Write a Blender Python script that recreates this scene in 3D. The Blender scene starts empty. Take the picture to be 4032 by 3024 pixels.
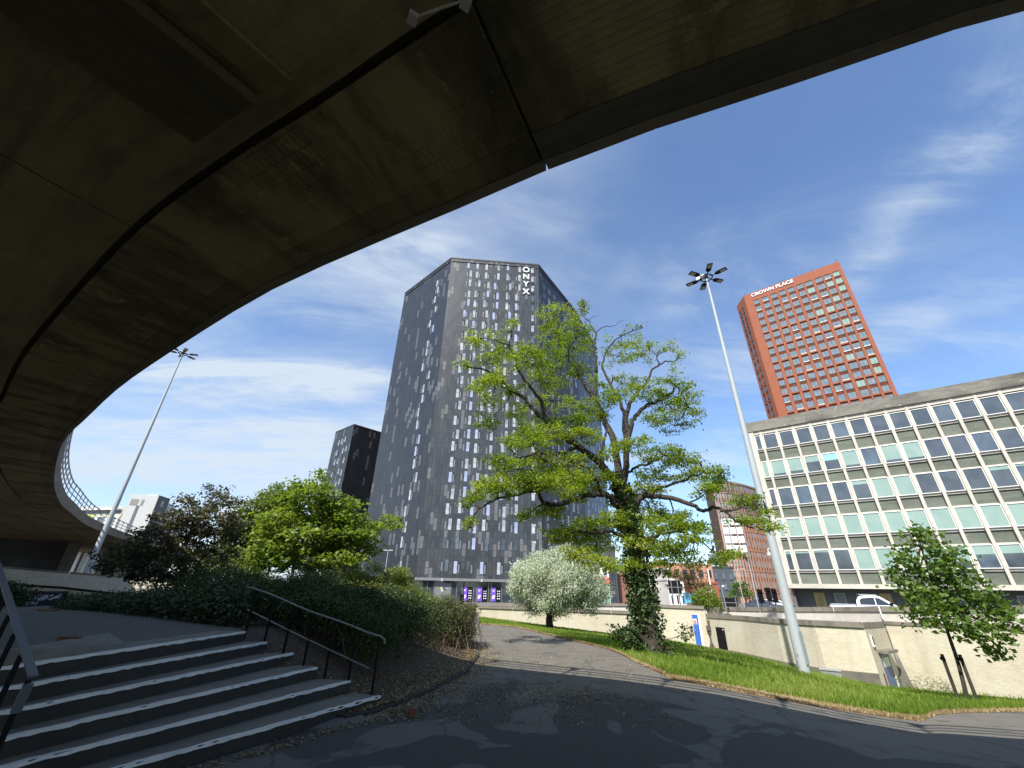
import bpy, bmesh, math, random
import numpy as np
from mathutils import Vector, Matrix
R = math.radians
random.seed(7)
rng = np.random.default_rng(11)
SC = bpy.context.scene
COL = SC.collection

# ------------------------------------------------------------------ camera
EYE = np.array([0.0, 0.0, 1.6])
FPX, TH, RO = 1622.0, math.atan2(819.0, 1622.0), math.atan2(69.0, 3212.0)
_f = np.array([0, math.cos(TH), math.sin(TH)])
_u0 = np.array([0, -math.sin(TH), math.cos(TH)])
_r0 = np.array([1.0, 0, 0])
_r = math.cos(RO) * _r0 + math.sin(RO) * _u0
_u = -math.sin(RO) * _r0 + math.cos(RO) * _u0
cam_d = bpy.data.cameras.new('camera')
cam = bpy.data.objects.new('camera', cam_d)
COL.objects.link(cam)
cam_d.sensor_fit = 'HORIZONTAL'
cam_d.sensor_width = 36.0
cam_d.lens = FPX / 4032 * 36.0
cam_d.clip_start = 0.05
cam_d.clip_end = 6000
cam.matrix_world = Matrix(((_r[0], _u[0], -_f[0], EYE[0]), (_r[1], _u[1], -_f[1], EYE[1]),
                           (_r[2], _u[2], -_f[2], EYE[2]), (0, 0, 0, 1)))
SC.camera = cam

# ------------------------------------------------------------------ sky and sun
SUN_AZ, SUN_EL = R(208), R(49)
w = bpy.data.worlds.new('World')
SC.world = w
w.use_nodes = True
nt = w.node_tree
nt.nodes.clear()
def N(tree, typ, **kw):
    n = tree.nodes.new(typ)
    for k, v in kw.items():
        setattr(n, k, v)
    return n
out = N(nt, 'ShaderNodeOutputWorld')
bg = N(nt, 'ShaderNodeBackground')
bg.inputs[1].default_value = 0.122
sky = N(nt, 'ShaderNodeTexSky', sky_type='NISHITA', sun_disc=False, sun_elevation=SUN_EL, sun_rotation=SUN_AZ)
sky.air_density = 1.0
sky.dust_density = 0.6
sky.ozone_density = 2.2
tc = N(nt, 'ShaderNodeTexCoord')
sep = N(nt, 'ShaderNodeSeparateXYZ')
nt.links.new(tc.outputs['Generated'], sep.inputs[0])
def M(tree, op, a=None, b=None, c=None):
    n = N(tree, 'ShaderNodeMath', operation=op)
    for i, x in enumerate((a, b, c)):
        if x is None:
            continue
        if isinstance(x, (int, float)):
            n.inputs[i].default_value = x
        else:
            tree.links.new(x, n.inputs[i])
    return n.outputs[0]
zz = M(nt, 'MAXIMUM', M(nt, 'ADD', sep.outputs[2], 0.10), 0.05)
px = M(nt, 'DIVIDE', sep.outputs[0], zz)
py = M(nt, 'DIVIDE', sep.outputs[1], zz)
cmb = N(nt, 'ShaderNodeCombineXYZ')
nt.links.new(px, cmb.inputs[0])
nt.links.new(py, cmb.inputs[1])
def cloud_noise(rot, sx, sy, scale, detail, rough, dist, off, lo, hi):
    mp = N(nt, 'ShaderNodeMapping')
    mp.inputs['Rotation'].default_value = (0, 0, R(rot))
    mp.inputs['Scale'].default_value = (sx, sy, 1)
    mp.inputs['Location'].default_value = off
    nt.links.new(cmb.outputs[0], mp.inputs[0])
    no = N(nt, 'ShaderNodeTexNoise')
    no.inputs['Scale'].default_value = scale
    no.inputs['Detail'].default_value = detail
    no.inputs['Roughness'].default_value = rough
    no.inputs['Distortion'].default_value = dist
    nt.links.new(mp.outputs[0], no.inputs[0])
    mr = N(nt, 'ShaderNodeMapRange', clamp=True)
    mr.interpolation_type = 'SMOOTHSTEP'
    mr.inputs['From Min'].default_value = lo
    mr.inputs['From Max'].default_value = hi
    nt.links.new(no.outputs[0], mr.inputs[0])
    return mr.outputs[0]
wisp = cloud_noise(-38, 0.55, 1.5, 1.7, 9, 0.62, 0.9, (3.1, 1.7, 0), 0.43, 0.80)
big = cloud_noise(-25, 0.7, 1.0, 0.75, 3, 0.5, 0.4, (0.35, 2.2, 0), 0.36, 0.66)
soft = cloud_noise(20, 0.6, 1.0, 1.1, 5, 0.55, 0.5, (7.7, 0.2, 0), 0.35, 0.8)
# more cirrus low and to the left of the street than overhead to the right
left = N(nt, 'ShaderNodeMapRange', clamp=True)
left.interpolation_type = 'SMOOTHSTEP'
left.inputs['From Min'].default_value = 0.55
left.inputs['From Max'].default_value = -0.55
left.inputs['To Min'].default_value = 0.10
left.inputs['To Max'].default_value = 1.0
nt.links.new(sep.outputs[0], left.inputs[0])
low = N(nt, 'ShaderNodeMapRange', clamp=True)
low.inputs['From Min'].default_value = 0.62
low.inputs['From Max'].default_value = 0.05
low.inputs['To Min'].default_value = 0.0
low.inputs['To Max'].default_value = 0.55
nt.links.new(sep.outputs[2], low.inputs[0])
streak = M(nt, 'MULTIPLY', M(nt, 'MULTIPLY', wisp, big), 1.05)
veil = M(nt, 'MULTIPLY', M(nt, 'MULTIPLY', soft, left.outputs[0]), 0.75)
lowv = M(nt, 'MULTIPLY', M(nt, 'MULTIPLY', left.outputs[0], low.outputs[0]), M(nt, 'ADD', M(nt, 'MULTIPLY', wisp, 0.7), 0.55))
fib = cloud_noise(-62, 0.55, 1.7, 1.8, 10, 0.63, 1.2, (1.3, 5.1, 0), 0.38, 0.80)
fib2 = cloud_noise(-35, 0.7, 1.5, 1.6, 10, 0.62, 1.2, (4.3, 2.1, 0), 0.38, 0.80)
def cirrus(ax, ay, bx, by, wd_, k, nz):
    """a streak of cirrus along a line on the cloud layer"""
    dx, dy = bx - ax, by - ay
    L2 = dx * dx + dy * dy
    qx, qy = M(nt, 'SUBTRACT', px, ax), M(nt, 'SUBTRACT', py, ay)
    tt = M(nt, 'MINIMUM', M(nt, 'MAXIMUM', M(nt, 'DIVIDE', M(nt, 'ADD', M(nt, 'MULTIPLY', qx, dx), M(nt, 'MULTIPLY', qy, dy)), L2), 0.0), 1.0)
    ex, ey = M(nt, 'SUBTRACT', qx, M(nt, 'MULTIPLY', tt, dx)), M(nt, 'SUBTRACT', qy, M(nt, 'MULTIPLY', tt, dy))
    d_ = M(nt, 'SQRT', M(nt, 'ADD', M(nt, 'MULTIPLY', ex, ex), M(nt, 'MULTIPLY', ey, ey)))
    mr = N(nt, 'ShaderNodeMapRange', clamp=True)
    mr.interpolation_type = 'SMOOTHSTEP'
    mr.inputs['From Min'].default_value = wd_
    mr.inputs['From Max'].default_value = 0.0
    nt.links.new(d_, mr.inputs[0])
    return M(nt, 'MULTIPLY', M(nt, 'MULTIPLY', mr.outputs[0], nz), k)
cir = []
cir.append(cirrus(0.857, 0.344, 0.966, 0.668, 0.16, 0.58, fib))
cir.append(cirrus(0.935, 0.417, 1.045, 0.650, 0.12, 0.34, fib))
cir.append(cirrus(1.021, 1.003, 0.939, 0.723, 0.12, 0.65, fib2))
cir.append(cirrus(1.332, 1.153, 1.414, 0.815, 0.20, 0.65, fib2))
cir.append(cirrus(0.339, 0.976, 0.393, 0.833, 0.10, 0.34, fib2))
cir.append(cirrus(-0.260, 0.995, -0.759, 1.191, 0.35, 0.53, fib2))
cir.append(cirrus(-0.302, 0.853, -0.479, 0.921, 0.20, 0.42, fib2))
cir.append(cirrus(-0.930, 1.586, -2.174, 2.195, 0.80, 0.50, fib))
cir.append(cirrus(-1.073, 2.282, -2.507, 2.806, 1.20, 0.48, fib2))
cir.append(cirrus(0.075, 0.703, -0.224, 0.853, 0.22, 0.40, fib))
cir.append(cirrus(1.119, 2.441, 1.159, 2.154, 0.35, 0.62, fib2))
cir.append(cirrus(0.488, 1.138, 0.578, 1.085, 0.12, 0.34, fib2))
cir.append(cirrus(-1.244, 1.431, -1.625, 1.709, 0.50, 0.37, fib2))
tot = M(nt, 'ADD', M(nt, 'ADD', streak, veil), lowv)
for c_ in cir:
    tot = M(nt, 'ADD', tot, c_)
tot = M(nt, 'MINIMUM', tot, 0.92)
mx = N(nt, 'ShaderNodeMix', data_type='RGBA')
nt.links.new(tot, mx.inputs['Factor'])
hs = N(nt, 'ShaderNodeMix', data_type='RGBA', blend_type='MULTIPLY')
hs.inputs['Factor'].default_value = 1.0
hs.inputs['B'].default_value = (0.93, 1.03, 1.15, 1)
nt.links.new(sky.outputs[0], hs.inputs['A'])
nt.links.new(hs.outputs['Result'], mx.inputs['A'])
mx.inputs['B'].default_value = (3.5, 4.0, 4.55, 1)
nt.links.new(mx.outputs['Result'], bg.inputs[0])
nt.links.new(bg.outputs[0], out.inputs[0])

sd = bpy.data.lights.new('sun', 'SUN')
sd.energy = 4.9
sd.angle = R(0.53)
sd.color = (1.0, 0.955, 0.88)
sun = bpy.data.objects.new('sun', sd)
COL.objects.link(sun)
sv = Vector((math.sin(SUN_AZ) * math.cos(SUN_EL), math.cos(SUN_AZ) * math.cos(SUN_EL), math.sin(SUN_EL)))
sun.rotation_euler = sv.to_track_quat('Z', 'Y').to_euler()
sun.location = (-20, -30, 60)

SC.view_settings.view_transform = 'Standard'
SC.view_settings.look = 'None'
SC.view_settings.exposure = 0.76
SC.view_settings.gamma = 1.0
SC.view_settings.use_curve_mapping = False
SC.cycles.max_bounces = 6
SC.cycles.diffuse_bounces = 3
SC.cycles.glossy_bounces = 3
SC.cycles.transmission_bounces = 3
SC.cycles.transparent_max_bounces = 6

# ------------------------------------------------------------------ helpers
def V(*a):
    return np.array(a, float)
def ray(x, y):
    d = (x * 1.8227848 - 2016) * _r + (1512 - y * 1.8227848) * _u + FPX * _f
    return d / math.hypot(d[0], d[1])
def onz(x, y, z):
    d = ray(x, y)
    return EYE + d * ((z - EYE[2]) / d[2])
def ond(x, y, D):
    return EYE + ray(x, y) * D
def pol(az, hd, z=0.0):
    return V(hd * math.sin(R(az)), hd * math.cos(R(az)), z)
def unit(v):
    v = np.asarray(v, float)
    return v / max(1e-9, np.linalg.norm(v))
def pxm(p):            # metres covered by one unit of photograph grid at a world point
    return 1.8227848 * float((np.asarray(p) - EYE) @ _f) / FPX

WM = {}
def link(o, parent=None, mat=None):
    COL.objects.link(o)
    m = mat if mat is not None else Matrix()
    if parent is not None:
        o.parent = parent
        o.matrix_parent_inverse = WM[parent].inverted()
    o.matrix_basis = m
    WM[o] = m
    return o
def tag(o, label, cat, group=None, kind=None):
    o['label'] = label
    o['category'] = cat
    if group:
        o['group'] = group
    if kind:
        o['kind'] = kind
    return o
def thing(name, label, cat, loc=(0, 0, 0), group=None):
    o = bpy.data.objects.new(name, None)
    o.empty_display_size = 0.3
    link(o, None, Matrix.Translation(Vector(loc)))
    return tag(o, label, cat, group)
def copy_tree(o, loc, label=None, rz=None, src=None, keep=None):
    kids = [c for c in WM if c.parent == o]
    c = o.copy()
    COL.objects.link(c)
    WM[c] = None
    if src is None:
        m = Matrix.Translation(Vector(loc))
        if rz is not None:
            m = m @ Matrix.Rotation(rz, 4, 'Z')
        c.matrix_basis = m
        WM[c] = m
        if label:
            c['label'] = label
    else:
        c.parent = src
        c.matrix_parent_inverse = o.matrix_parent_inverse.copy()
        WM[c] = o.matrix_basis.copy()
    for k in kids:
        copy_tree(k, None, src=c)
    return c

class MB:
    def __init__(s):
        s.v, s.f, s.uv, s.mi = [], [], [], []
    def poly(s, pts, uv=None, m=0):
        i = len(s.v)
        s.v += [tuple(map(float, p)) for p in pts]
        s.f.append(tuple(range(i, i + len(pts))))
        s.uv.append(uv if uv is not None else [(0, 0)] * len(pts))
        s.mi.append(m)
    def box(s, o, ex, ey, ez, m=0):
        o, ex, ey, ez = map(lambda a: np.asarray(a, float), (o, ex, ey, ez))
        lx, ly, lz = map(np.linalg.norm, (ex, ey, ez))
        def q(a, b, c, la, lb):
            s.poly([a, a + b, a + b + c, a + c], [(0, 0), (la, 0), (la, lb), (0, lb)], m)
        q(o, ex, ez, lx, lz); q(o + ey, ex, ez, lx, lz)
        q(o, ey, ez, ly, lz); q(o + ex, ey, ez, ly, lz)
        q(o, ex, ey, lx, ly); q(o + ez, ex, ey, lx, ly)
    def cbox(s, c, sx, sy, sz, rz=0.0, m=0):
        e = V(math.cos(rz), math.sin(rz), 0); n = V(-math.sin(rz), math.cos(rz), 0); k = V(0, 0, 1)
        s.box(np.asarray(c, float) - e * sx / 2 - n * sy / 2, e * sx, n * sy, k * sz, m)
    def prism(s, pts, z0, z1, m=0, top=True, bottom=True, mtop=None):
        n = len(pts)
        zt = z1 if hasattr(z1, '__len__') else [z1] * n
        zb = z0 if hasattr(z0, '__len__') else [z0] * n
        T = [V(p[0], p[1], zt[i]) for i, p in enumerate(pts)]
        B = [V(p[0], p[1], zb[i]) for i, p in enumerate(pts)]
        acc = 0
        for i in range(n):
            j = (i + 1) % n
            L = np.linalg.norm(T[j][:2] - T[i][:2])
            s.poly([B[i], B[j], T[j], T[i]], [(acc, zb[i]), (acc + L, zb[j]), (acc + L, zt[j]), (acc, zt[i])], m)
            acc += L
        if top:
            s.poly(T, [(p[0], p[1]) for p in T], m if mtop is None else mtop)
        if bottom:
            s.poly(B[::-1], [(p[0], p[1]) for p in B[::-1]], m)
    def tube(s, pts, rad, n=7, m=0, cap=True):
        pts = [np.asarray(p, float) for p in pts]
        if not hasattr(rad, '__len__'):
            rad = [rad] * len(pts)
        t0 = unit(pts[1] - pts[0])
        a = unit(np.cross(t0, V(0.31, 0.17, 0.93) if abs(t0[2]) < 0.9 else V(1, 0, 0)))
        base = len(s.v)
        acc = 0
        accs = []
        for i, p in enumerate(pts):
            t = unit(pts[min(i + 1, len(pts) - 1)] - pts[max(i - 1, 0)])
            a = unit(a - t * (a @ t))
            b = np.cross(t, a)
            if i:
                acc += np.linalg.norm(p - pts[i - 1])
            accs.append(acc)
            for k in range(n):
                an = 2 * math.pi * k / n
                s.v.append(tuple(p + rad[i] * (math.cos(an) * a + math.sin(an) * b)))
        for i in range(len(pts) - 1):
            for k in range(n):
                k2 = (k + 1) % n
                s.f.append((base + i * n + k, base + i * n + k2, base + (i + 1) * n + k2, base + (i + 1) * n + k))
                s.uv.append([(k / n, accs[i]), ((k + 1) / n, accs[i]), ((k + 1) / n, accs[i + 1]), (k / n, accs[i + 1])])
                s.mi.append(m)
        if cap:
            for e, rev in ((0, True), (len(pts) - 1, False)):
                i0_ = len(s.v)
                s.v += [s.v[base + e * n + k] for k in range(n)]
                idx = [i0_ + k for k in range(n)]
                s.f.append(tuple(idx[::-1] if rev else idx)); s.uv.append([(0, 0)] * n); s.mi.append(m)
    def build(s, name, mats, parent=None, smooth=False, world=None):
        me = bpy.data.meshes.new(name)
        me.from_pydata(s.v, [], s.f)
        if not isinstance(mats, (list, tuple)):
            mats = [mats]
        for x in mats:
            me.materials.append(x)
        ul = me.uv_layers.new(name='UVMap')
        flat = [c for u in s.uv for p in u for c in p]
        ul.data.foreach_set('uv', flat)
        me.polygons.foreach_set('material_index', s.mi)
        if smooth:
            me.polygons.foreach_set('use_smooth', [True] * len(me.polygons))
        me.update()
        o = bpy.data.objects.new(name, me)
        if world is not None:       # vertices given in world space: move the origin to a real place
            me.transform(world.inverted())
        return link(o, parent, world)

class Face:
    """vertical facade: origin p0, along e to p1, outward normal n (towards the camera)"""
    def __init__(s, p0, p1):
        s.p0 = V(p0[0], p0[1], 0); s.p1 = V(p1[0], p1[1], 0)
        s.L = np.linalg.norm(s.p1 - s.p0)
        s.e = (s.p1 - s.p0) / s.L
        s.n = V(s.e[1], -s.e[0], 0)
    def pt(s, t, z, d=0.0):
        return s.p0 + s.e * t + s.n * d + V(0, 0, z)
    def box(s, mb, t0, t1, z0, z1, d0, d1, m=0):
        mb.box(s.pt(t0, z0, d0), s.e * (t1 - t0), s.n * (d1 - d0), V(0, 0, z1 - z0), m)
    def rect(s, mb, t0, t1, z0, z1, d=0.0, m=0):
        mb.poly([s.pt(t0, z0, d), s.pt(t1, z0, d), s.pt(t1, z1, d), s.pt(t0, z1, d)],
                [(t0, z0), (t1, z0), (t1, z1), (t0, z1)], m)
    def mat(s, t, z, d=0.0):      # local x along, y inward, z up
        p = s.pt(t, z, d)
        return Matrix(((s.e[0], -s.n[0], 0, p[0]), (s.e[1], -s.n[1], 0, p[1]), (0, 0, 1, p[2]), (0, 0, 0, 1)))

# ------------------------------------------------------------------ materials
MATS = {}
def newmat(name):
    m = bpy.data.materials.new(name)
    m.use_nodes = True
    t = m.node_tree
    return m, t, t.nodes['Principled BSDF']
def ramp(t, fac, stops, interp='LINEAR'):
    r = N(t, 'ShaderNodeValToRGB')
    r.color_ramp.interpolation = interp
    el = r.color_ramp.elements
    while len(el) > 1:
        el.remove(el[-1])
    for i, (p, c) in enumerate(stops):
        e = el[0] if i == 0 else el.new(p)
        e.position = p
        e.color = (c[0], c[1], c[2], 1) if hasattr(c, '__len__') else (c, c, c, 1)
    t.links.new(fac, r.inputs[0])
    return r.outputs[0]
def noise(t, scale, detail=4, rough=0.55, vec=None, dist=0.0, stretch=None, uv=False):
    n = N(t, 'ShaderNodeTexNoise')
    n.inputs['Scale'].default_value = scale
    n.inputs['Detail'].default_value = detail
    n.inputs['Roughness'].default_value = rough
    n.inputs['Distortion'].default_value = dist
    c = N(t, 'ShaderNodeTexCoord')
    src = vec if vec is not None else (c.outputs['UV'] if uv else c.outputs['Object'])
    if stretch:
        mp = N(t, 'ShaderNodeMapping')
        mp.inputs['Scale'].default_value = stretch
        t.links.new(src, mp.inputs[0])
        src = mp.outputs[0]
    t.links.new(src, n.inputs['Vector'])
    return n.outputs[0]
def mix(t, fac, a, b, mode='MIX'):
    m = N(t, 'ShaderNodeMix', data_type='RGBA', blend_type=mode)
    for key, x in (('Factor', fac), ('A', a), ('B', b)):
        if isinstance(x, (int, float)) and key == 'Factor':
            m.inputs['Factor'].default_value = x
        elif isinstance(x, tuple):
            m.inputs[key].default_value = (x[0], x[1], x[2], 1)
        else:
            t.links.new(x, m.inputs[key])
    return m.outputs['Result']
def bump(t, b, h, strength=0.3, dist=0.02):
    n = N(t, 'ShaderNodeBump')
    n.inputs['Strength'].default_value = strength
    n.inputs['Distance'].default_value = dist
    t.links.new(h, n.inputs['Height'])
    t.links.new(n.outputs[0], b.inputs['Normal'])
def plain(name, col, rough=0.6, metal=0.0, var=0.12, scale=3.0, spec=0.5, coat=0.0):
    if name in MATS:
        return MATS[name]
    m, t, b = newmat(name)
    c = mix(t, noise(t, scale, 5), tuple(x * (1 - var) for x in col), tuple(min(1, x * (1 + var)) for x in col))
    t.links.new(c, b.inputs['Base Color'])
    b.inputs['Roughness'].default_value = rough
    b.inputs['Metallic'].default_value = metal
    b.inputs['Specular IOR Level'].default_value = spec
    b.inputs['Coat Weight'].default_value = coat
    MATS[name] = m
    return m
def leafmat(name, cols, trans=0.35, rough=0.5):
    m, t, b = newmat(name)
    a = N(t, 'ShaderNodeAttribute', attribute_name='rnd')
    c = ramp(t, a.outputs['Fac'], [(i / max(1, len(cols) - 1), x) for i, x in enumerate(cols)])
    t.links.new(c, b.inputs['Base Color'])
    b.inputs['Roughness'].default_value = rough
    b.inputs['Specular IOR Level'].default_value = 0.35
    tr = N(t, 'ShaderNodeBsdfTranslucent')
    bright = mix(t, 1.0, c, (1.5, 1.45, 0.6), 'MULTIPLY')
    t.links.new(bright, tr.inputs['Color'])
    ms = N(t, 'ShaderNodeMixShader')
    ms.inputs[0].default_value = trans
    t.links.new(b.outputs[0], ms.inputs[1])
    t.links.new(tr.outputs[0], ms.inputs[2])
    t.links.new(ms.outputs[0], t.nodes['Material Output'].inputs[0])
    return m

def concrete(name, col, dark, boards=0.0, uv=False, stain=0.5, rough=0.85, across=False, leak=None, blotch=0.0, bk=1.0, lattice=False):
    m, t, b = newmat(name)
    n1 = noise(t, 0.35, 8, 0.6, uv=uv, dist=0.6)
    n2 = noise(t, 3.5, 8, 0.65, uv=uv)
    n3 = noise(t, 0.9, 7, 0.62, uv=uv, stretch=(1.1, 0.28, 1) if across else (0.25, 1.6, 1), dist=0.8)
    c = mix(t, ramp(t, n1, [(0.3, 0.0), (0.7, 1.0)]), col, tuple(x * 0.72 for x in col))
    c = mix(t, ramp(t, n2, [(0.35, 0.0), (0.8, 0.5)]), c, tuple(x * 1.35 for x in col))
    c = mix(t, ramp(t, n3, [(0.5, 0.0), (0.68, stain)]), c, dark)
    if blotch:
        nb_ = noise(t, 0.55, 9, 0.66, uv=uv, stretch=(1.0, 0.38, 1) if across else (0.38, 1.0, 1), dist=0.35)
        c = mix(t, ramp(t, nb_, [(0.47, 0.0), (0.60, blotch)]), c, dark)
        ng_ = noise(t, 1.3, 8, 0.7, uv=uv, dist=.7)
        c = mix(t, ramp(t, ng_, [(0.60, 0.0), (0.66, blotch * .7)]), c, tuple(min(1, x * 1.7) for x in col))
    t.links.new(c, b.inputs['Base Color'])
    b.inputs['Roughness'].default_value = rough
    h = n2
    if boards:
        tcn = N(t, 'ShaderNodeTexCoord')
        wv = N(t, 'ShaderNodeTexWave', wave_type='BANDS', bands_direction='Y', wave_profile='SAW')
        wv.inputs['Scale'].default_value = boards
        wv.inputs['Distortion'].default_value = 0.15
        t.links.new(tcn.outputs['UV'], wv.inputs['Vector'])
        line = ramp(t, wv.outputs['Fac'], [(0.0, 0.0), (0.05, 1.0), (0.95, 0.85), (1.0, 0.0)])
        c = mix(t, line, mix(t, bk, c, tuple(x * 0.3 for x in dark)), c)
        h = line
    if lattice:
        tb_ = N(t, 'ShaderNodeTexCoord')
        bl_ = N(t, 'ShaderNodeTexBrick'); bl_.offset = .5
        bl_.inputs['Scale'].default_value = 1.0; bl_.inputs['Brick Width'].default_value = .10; bl_.inputs['Row Height'].default_value = .24
        bl_.inputs['Mortar Size'].default_value = .010
        bl_.inputs['Color1'].default_value = (.6, .6, .6, 1); bl_.inputs['Color2'].default_value = (1, 1, 1, 1)
        t.links.new(tb_.outputs['UV'], bl_.inputs['Vector'])
        msk = ramp(t, noise(t, .5, 5, .6, uv=True), [(.50, 0.0), (.60, 1.0)])
        c = mix(t, M(t, 'MULTIPLY', msk, M(t, 'MULTIPLY', bl_.outputs['Fac'], .42)), c, tuple(x * .5 for x in dark))
        eff = ramp(t, noise(t, 1.1, 7, .7, uv=True, stretch=(1, .5, 1)), [(.58, 0.0), (.68, 1.0)])
        c = mix(t, M(t, 'MULTIPLY', M(t, 'MULTIPLY', msk, eff), .75), c, tuple(min(1, x * 2.2) for x in col))
    if leak is not None:
        tl = N(t, 'ShaderNodeTexCoord'); sl_ = N(t, 'ShaderNodeSeparateXYZ')
        t.links.new(tl.outputs['UV'], sl_.inputs[0])
        dd_ = M(t, 'ABSOLUTE', M(t, 'SUBTRACT', sl_.outputs[0], leak))
        near = ramp(t, M(t, 'DIVIDE', M(t, 'ADD', dd_, M(t, 'MULTIPLY', noise(t, 1.6, 6, .6, uv=True), 1.6)), 3.0), [(.25, 1.0), (.62, 0.0)])
        c = mix(t, M(t, 'MULTIPLY', near, .8), c, tuple(x * .6 for x in dark))
        wsp = ramp(t, noise(t, 9, 5, .7, uv=True, stretch=(1, .6, 1)), [(.64, 0.0), (.70, 1.0)])
        c = mix(t, M(t, 'MULTIPLY', M(t, 'MULTIPLY', near, wsp), .9), c, (.30, .29, .25))
    if boards or leak is not None or lattice:
        t.links.new(c, b.inputs['Base Color'])
    bump(t, b, h, 0.5, 0.02)
    return m

# ------------------------------------------------------------------ shared materials
SOFFIT = concrete('soffit_concrete', (0.36, 0.275, 0.135), (0.055, 0.044, 0.026), uv=True, stain=0.6, boards=4.2, bk=0.45, blotch=0.4)
FASCIA = concrete('fascia_concrete', (0.20, 0.165, 0.125), (0.06, 0.05, 0.04), uv=True, stain=0.6)
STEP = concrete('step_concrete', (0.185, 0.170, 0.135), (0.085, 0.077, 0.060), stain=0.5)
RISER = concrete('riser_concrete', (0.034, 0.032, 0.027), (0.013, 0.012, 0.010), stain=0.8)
NOSING = concrete('nosing_concrete', (0.72, 0.71, 0.67), (0.42, 0.41, 0.38), stain=0.3)
COPING = concrete('coping_concrete', (0.20, 0.175, 0.14), (0.07, 0.07, 0.055), stain=0.8)
TERRACE = concrete('terrace_concrete', (0.080, 0.073, 0.058), (0.042, 0.048, 0.039), stain=0.6)
WHITEPANEL = concrete('white_panel', (0.52, 0.485, 0.42), (0.30, 0.275, 0.225), uv=True, stain=0.35)
RAIL_BLUE = plain('rail_blue_grey', (0.13, 0.16, 0.24), 0.45)
GALV = plain('galvanised_steel', (0.34, 0.375, 0.385), 0.6, 0.0, 0.10, 1.2)
BLACKP = plain('black_paint', (0.008, 0.0082, 0.009), 0.7, spec=0.12)
HANDR = plain('handrail_paint', (0.10, 0.105, 0.12), 0.4, 0.3)
HANDW = plain('handrail_worn_steel', (0.20, 0.205, 0.20), 0.4, 0.3)
WHITE = plain('white_paint', (0.70, 0.70, 0.69), 0.45, var=0.06)
OFFW = plain('offwhite_stone', (0.70, 0.67, 0.58), 0.6, var=0.10)
GREYM = plain('grey_metal', (0.16, 0.165, 0.17), 0.5)
DGREY = plain('dark_grey_panel', (0.045, 0.048, 0.053), 0.5)
BLUE = plain('blue_door_paint', (0.035, 0.12, 0.42), 0.4)
RUST = plain('red_brick_piece', (0.22, 0.075, 0.045), 0.9, var=0.3, scale=14)
BROWNB = plain('brown_brick_piece', (0.16, 0.085, 0.05), 0.9, var=0.3, scale=14)
BARK = None
def barkmat(name, a, b_, sc=6.0):
    m, t, b = newmat(name)
    n = noise(t, sc, 8, 0.7, stretch=(1, 1, 0.22))
    c = ramp(t, n, [(0.3, a), (0.65, b_)])
    t.links.new(c, b.inputs['Base Color'])
    b.inputs['Roughness'].default_value = 0.9
    bump(t, b, n, 0.9, 0.04)
    return m
BARK = barkmat('bark', (0.012, 0.010, 0.008), (0.058, 0.046, 0.034))
TWIG = barkmat('twig_bark', (0.05, 0.036, 0.025), (0.16, 0.12, 0.085), 12)

def asphalt():
    m, t, b = newmat('asphalt')
    fine = noise(t, 60, 4, 0.7)
    mid = noise(t, 0.9, 7, 0.6, dist=0.4)
    patch = noise(t, 0.62, 4, 0.45, dist=0.9)
    c = mix(t, ramp(t, mid, [(0.3, 0.0), (0.7, 1.0)]), (0.105, 0.095, 0.079), (0.140, 0.127, 0.106))
    tcw = N(t, 'ShaderNodeTexCoord')
    ln_ = N(t, 'ShaderNodeVectorMath', operation='LENGTH')
    t.links.new(tcw.outputs['Object'], ln_.inputs[0])
    rim_noise = noise(t, 0.55, 6, 0.55, dist=0.8)
    near = ramp(t, M(t, 'DIVIDE', M(t, 'ADD', ln_.outputs['Value'], M(t, 'MULTIPLY', rim_noise, 7.0)), 24.0), [(0.505, 1.0), (0.53, 0.0)])  # dark tarmac near the camera, its colour also carrying the deck's shade
    tar_shade = mix(t, ramp(t, patch, [(0.545, 0.0), (0.556, 1.0)]), mix(t, mid, (0.024, 0.023, 0.019), (0.042, 0.039, 0.032)), (0.110, 0.103, 0.086))
    c = mix(t, near, c, tar_shade)
    c = mix(t, ramp(t, noise(t, 2.2, 5, 0.6), [(0.57, 0.0), (0.62, 0.6)]), c, (0.030, 0.027, 0.022))
    vo = N(t, 'ShaderNodeTexVoronoi', feature='DISTANCE_TO_EDGE')
    vo.inputs['Scale'].default_value = 0.33
    tcn = N(t, 'ShaderNodeTexCoord')
    wob = N(t, 'ShaderNodeTexNoise'); wob.inputs['Scale'].default_value = 1.4; wob.inputs['Detail'].default_value = 6
    t.links.new(tcn.outputs['Object'], wob.inputs['Vector'])
    va = N(t, 'ShaderNodeVectorMath', operation='MULTIPLY_ADD')
    t.links.new(wob.outputs['Color'], va.inputs[0]); va.inputs[1].default_value = (1.1, 1.1, 0)
    t.links.new(tcn.outputs['Object'], va.inputs[2])
    t.links.new(va.outputs[0], vo.inputs['Vector'])
    c = mix(t, ramp(t, vo.outputs['Distance'], [(0.0, 0.8), (0.012, 0.0)]), c, (0.02, 0.02, 0.02))
    c = mix(t, ramp(t, fine, [(0.35, 0.0), (0.75, 0.5)]), c, (0.13, 0.12, 0.10))
    t.links.new(c, b.inputs['Base Color'])
    b.inputs['Roughness'].default_value = 0.9
    bump(t, b, fine, 0.5, 0.006)
    return m
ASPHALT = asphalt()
def simple_noise_mat(name, stops, scale, rough=0.95, detail=7, b2=None):
    m, t, b = newmat(name)
    n = noise(t, scale, detail, 0.65)
    c = ramp(t, n, stops)
    if b2:
        c = mix(t, ramp(t, noise(t, scale * 14, 3, 0.7), [(0.4, 0.0), (0.7, 0.7)]), c, b2)
    t.links.new(c, b.inputs['Base Color'])
    b.inputs['Roughness'].default_value = rough
    bump(t, b, n, 0.6, 0.03)
    return m
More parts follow.
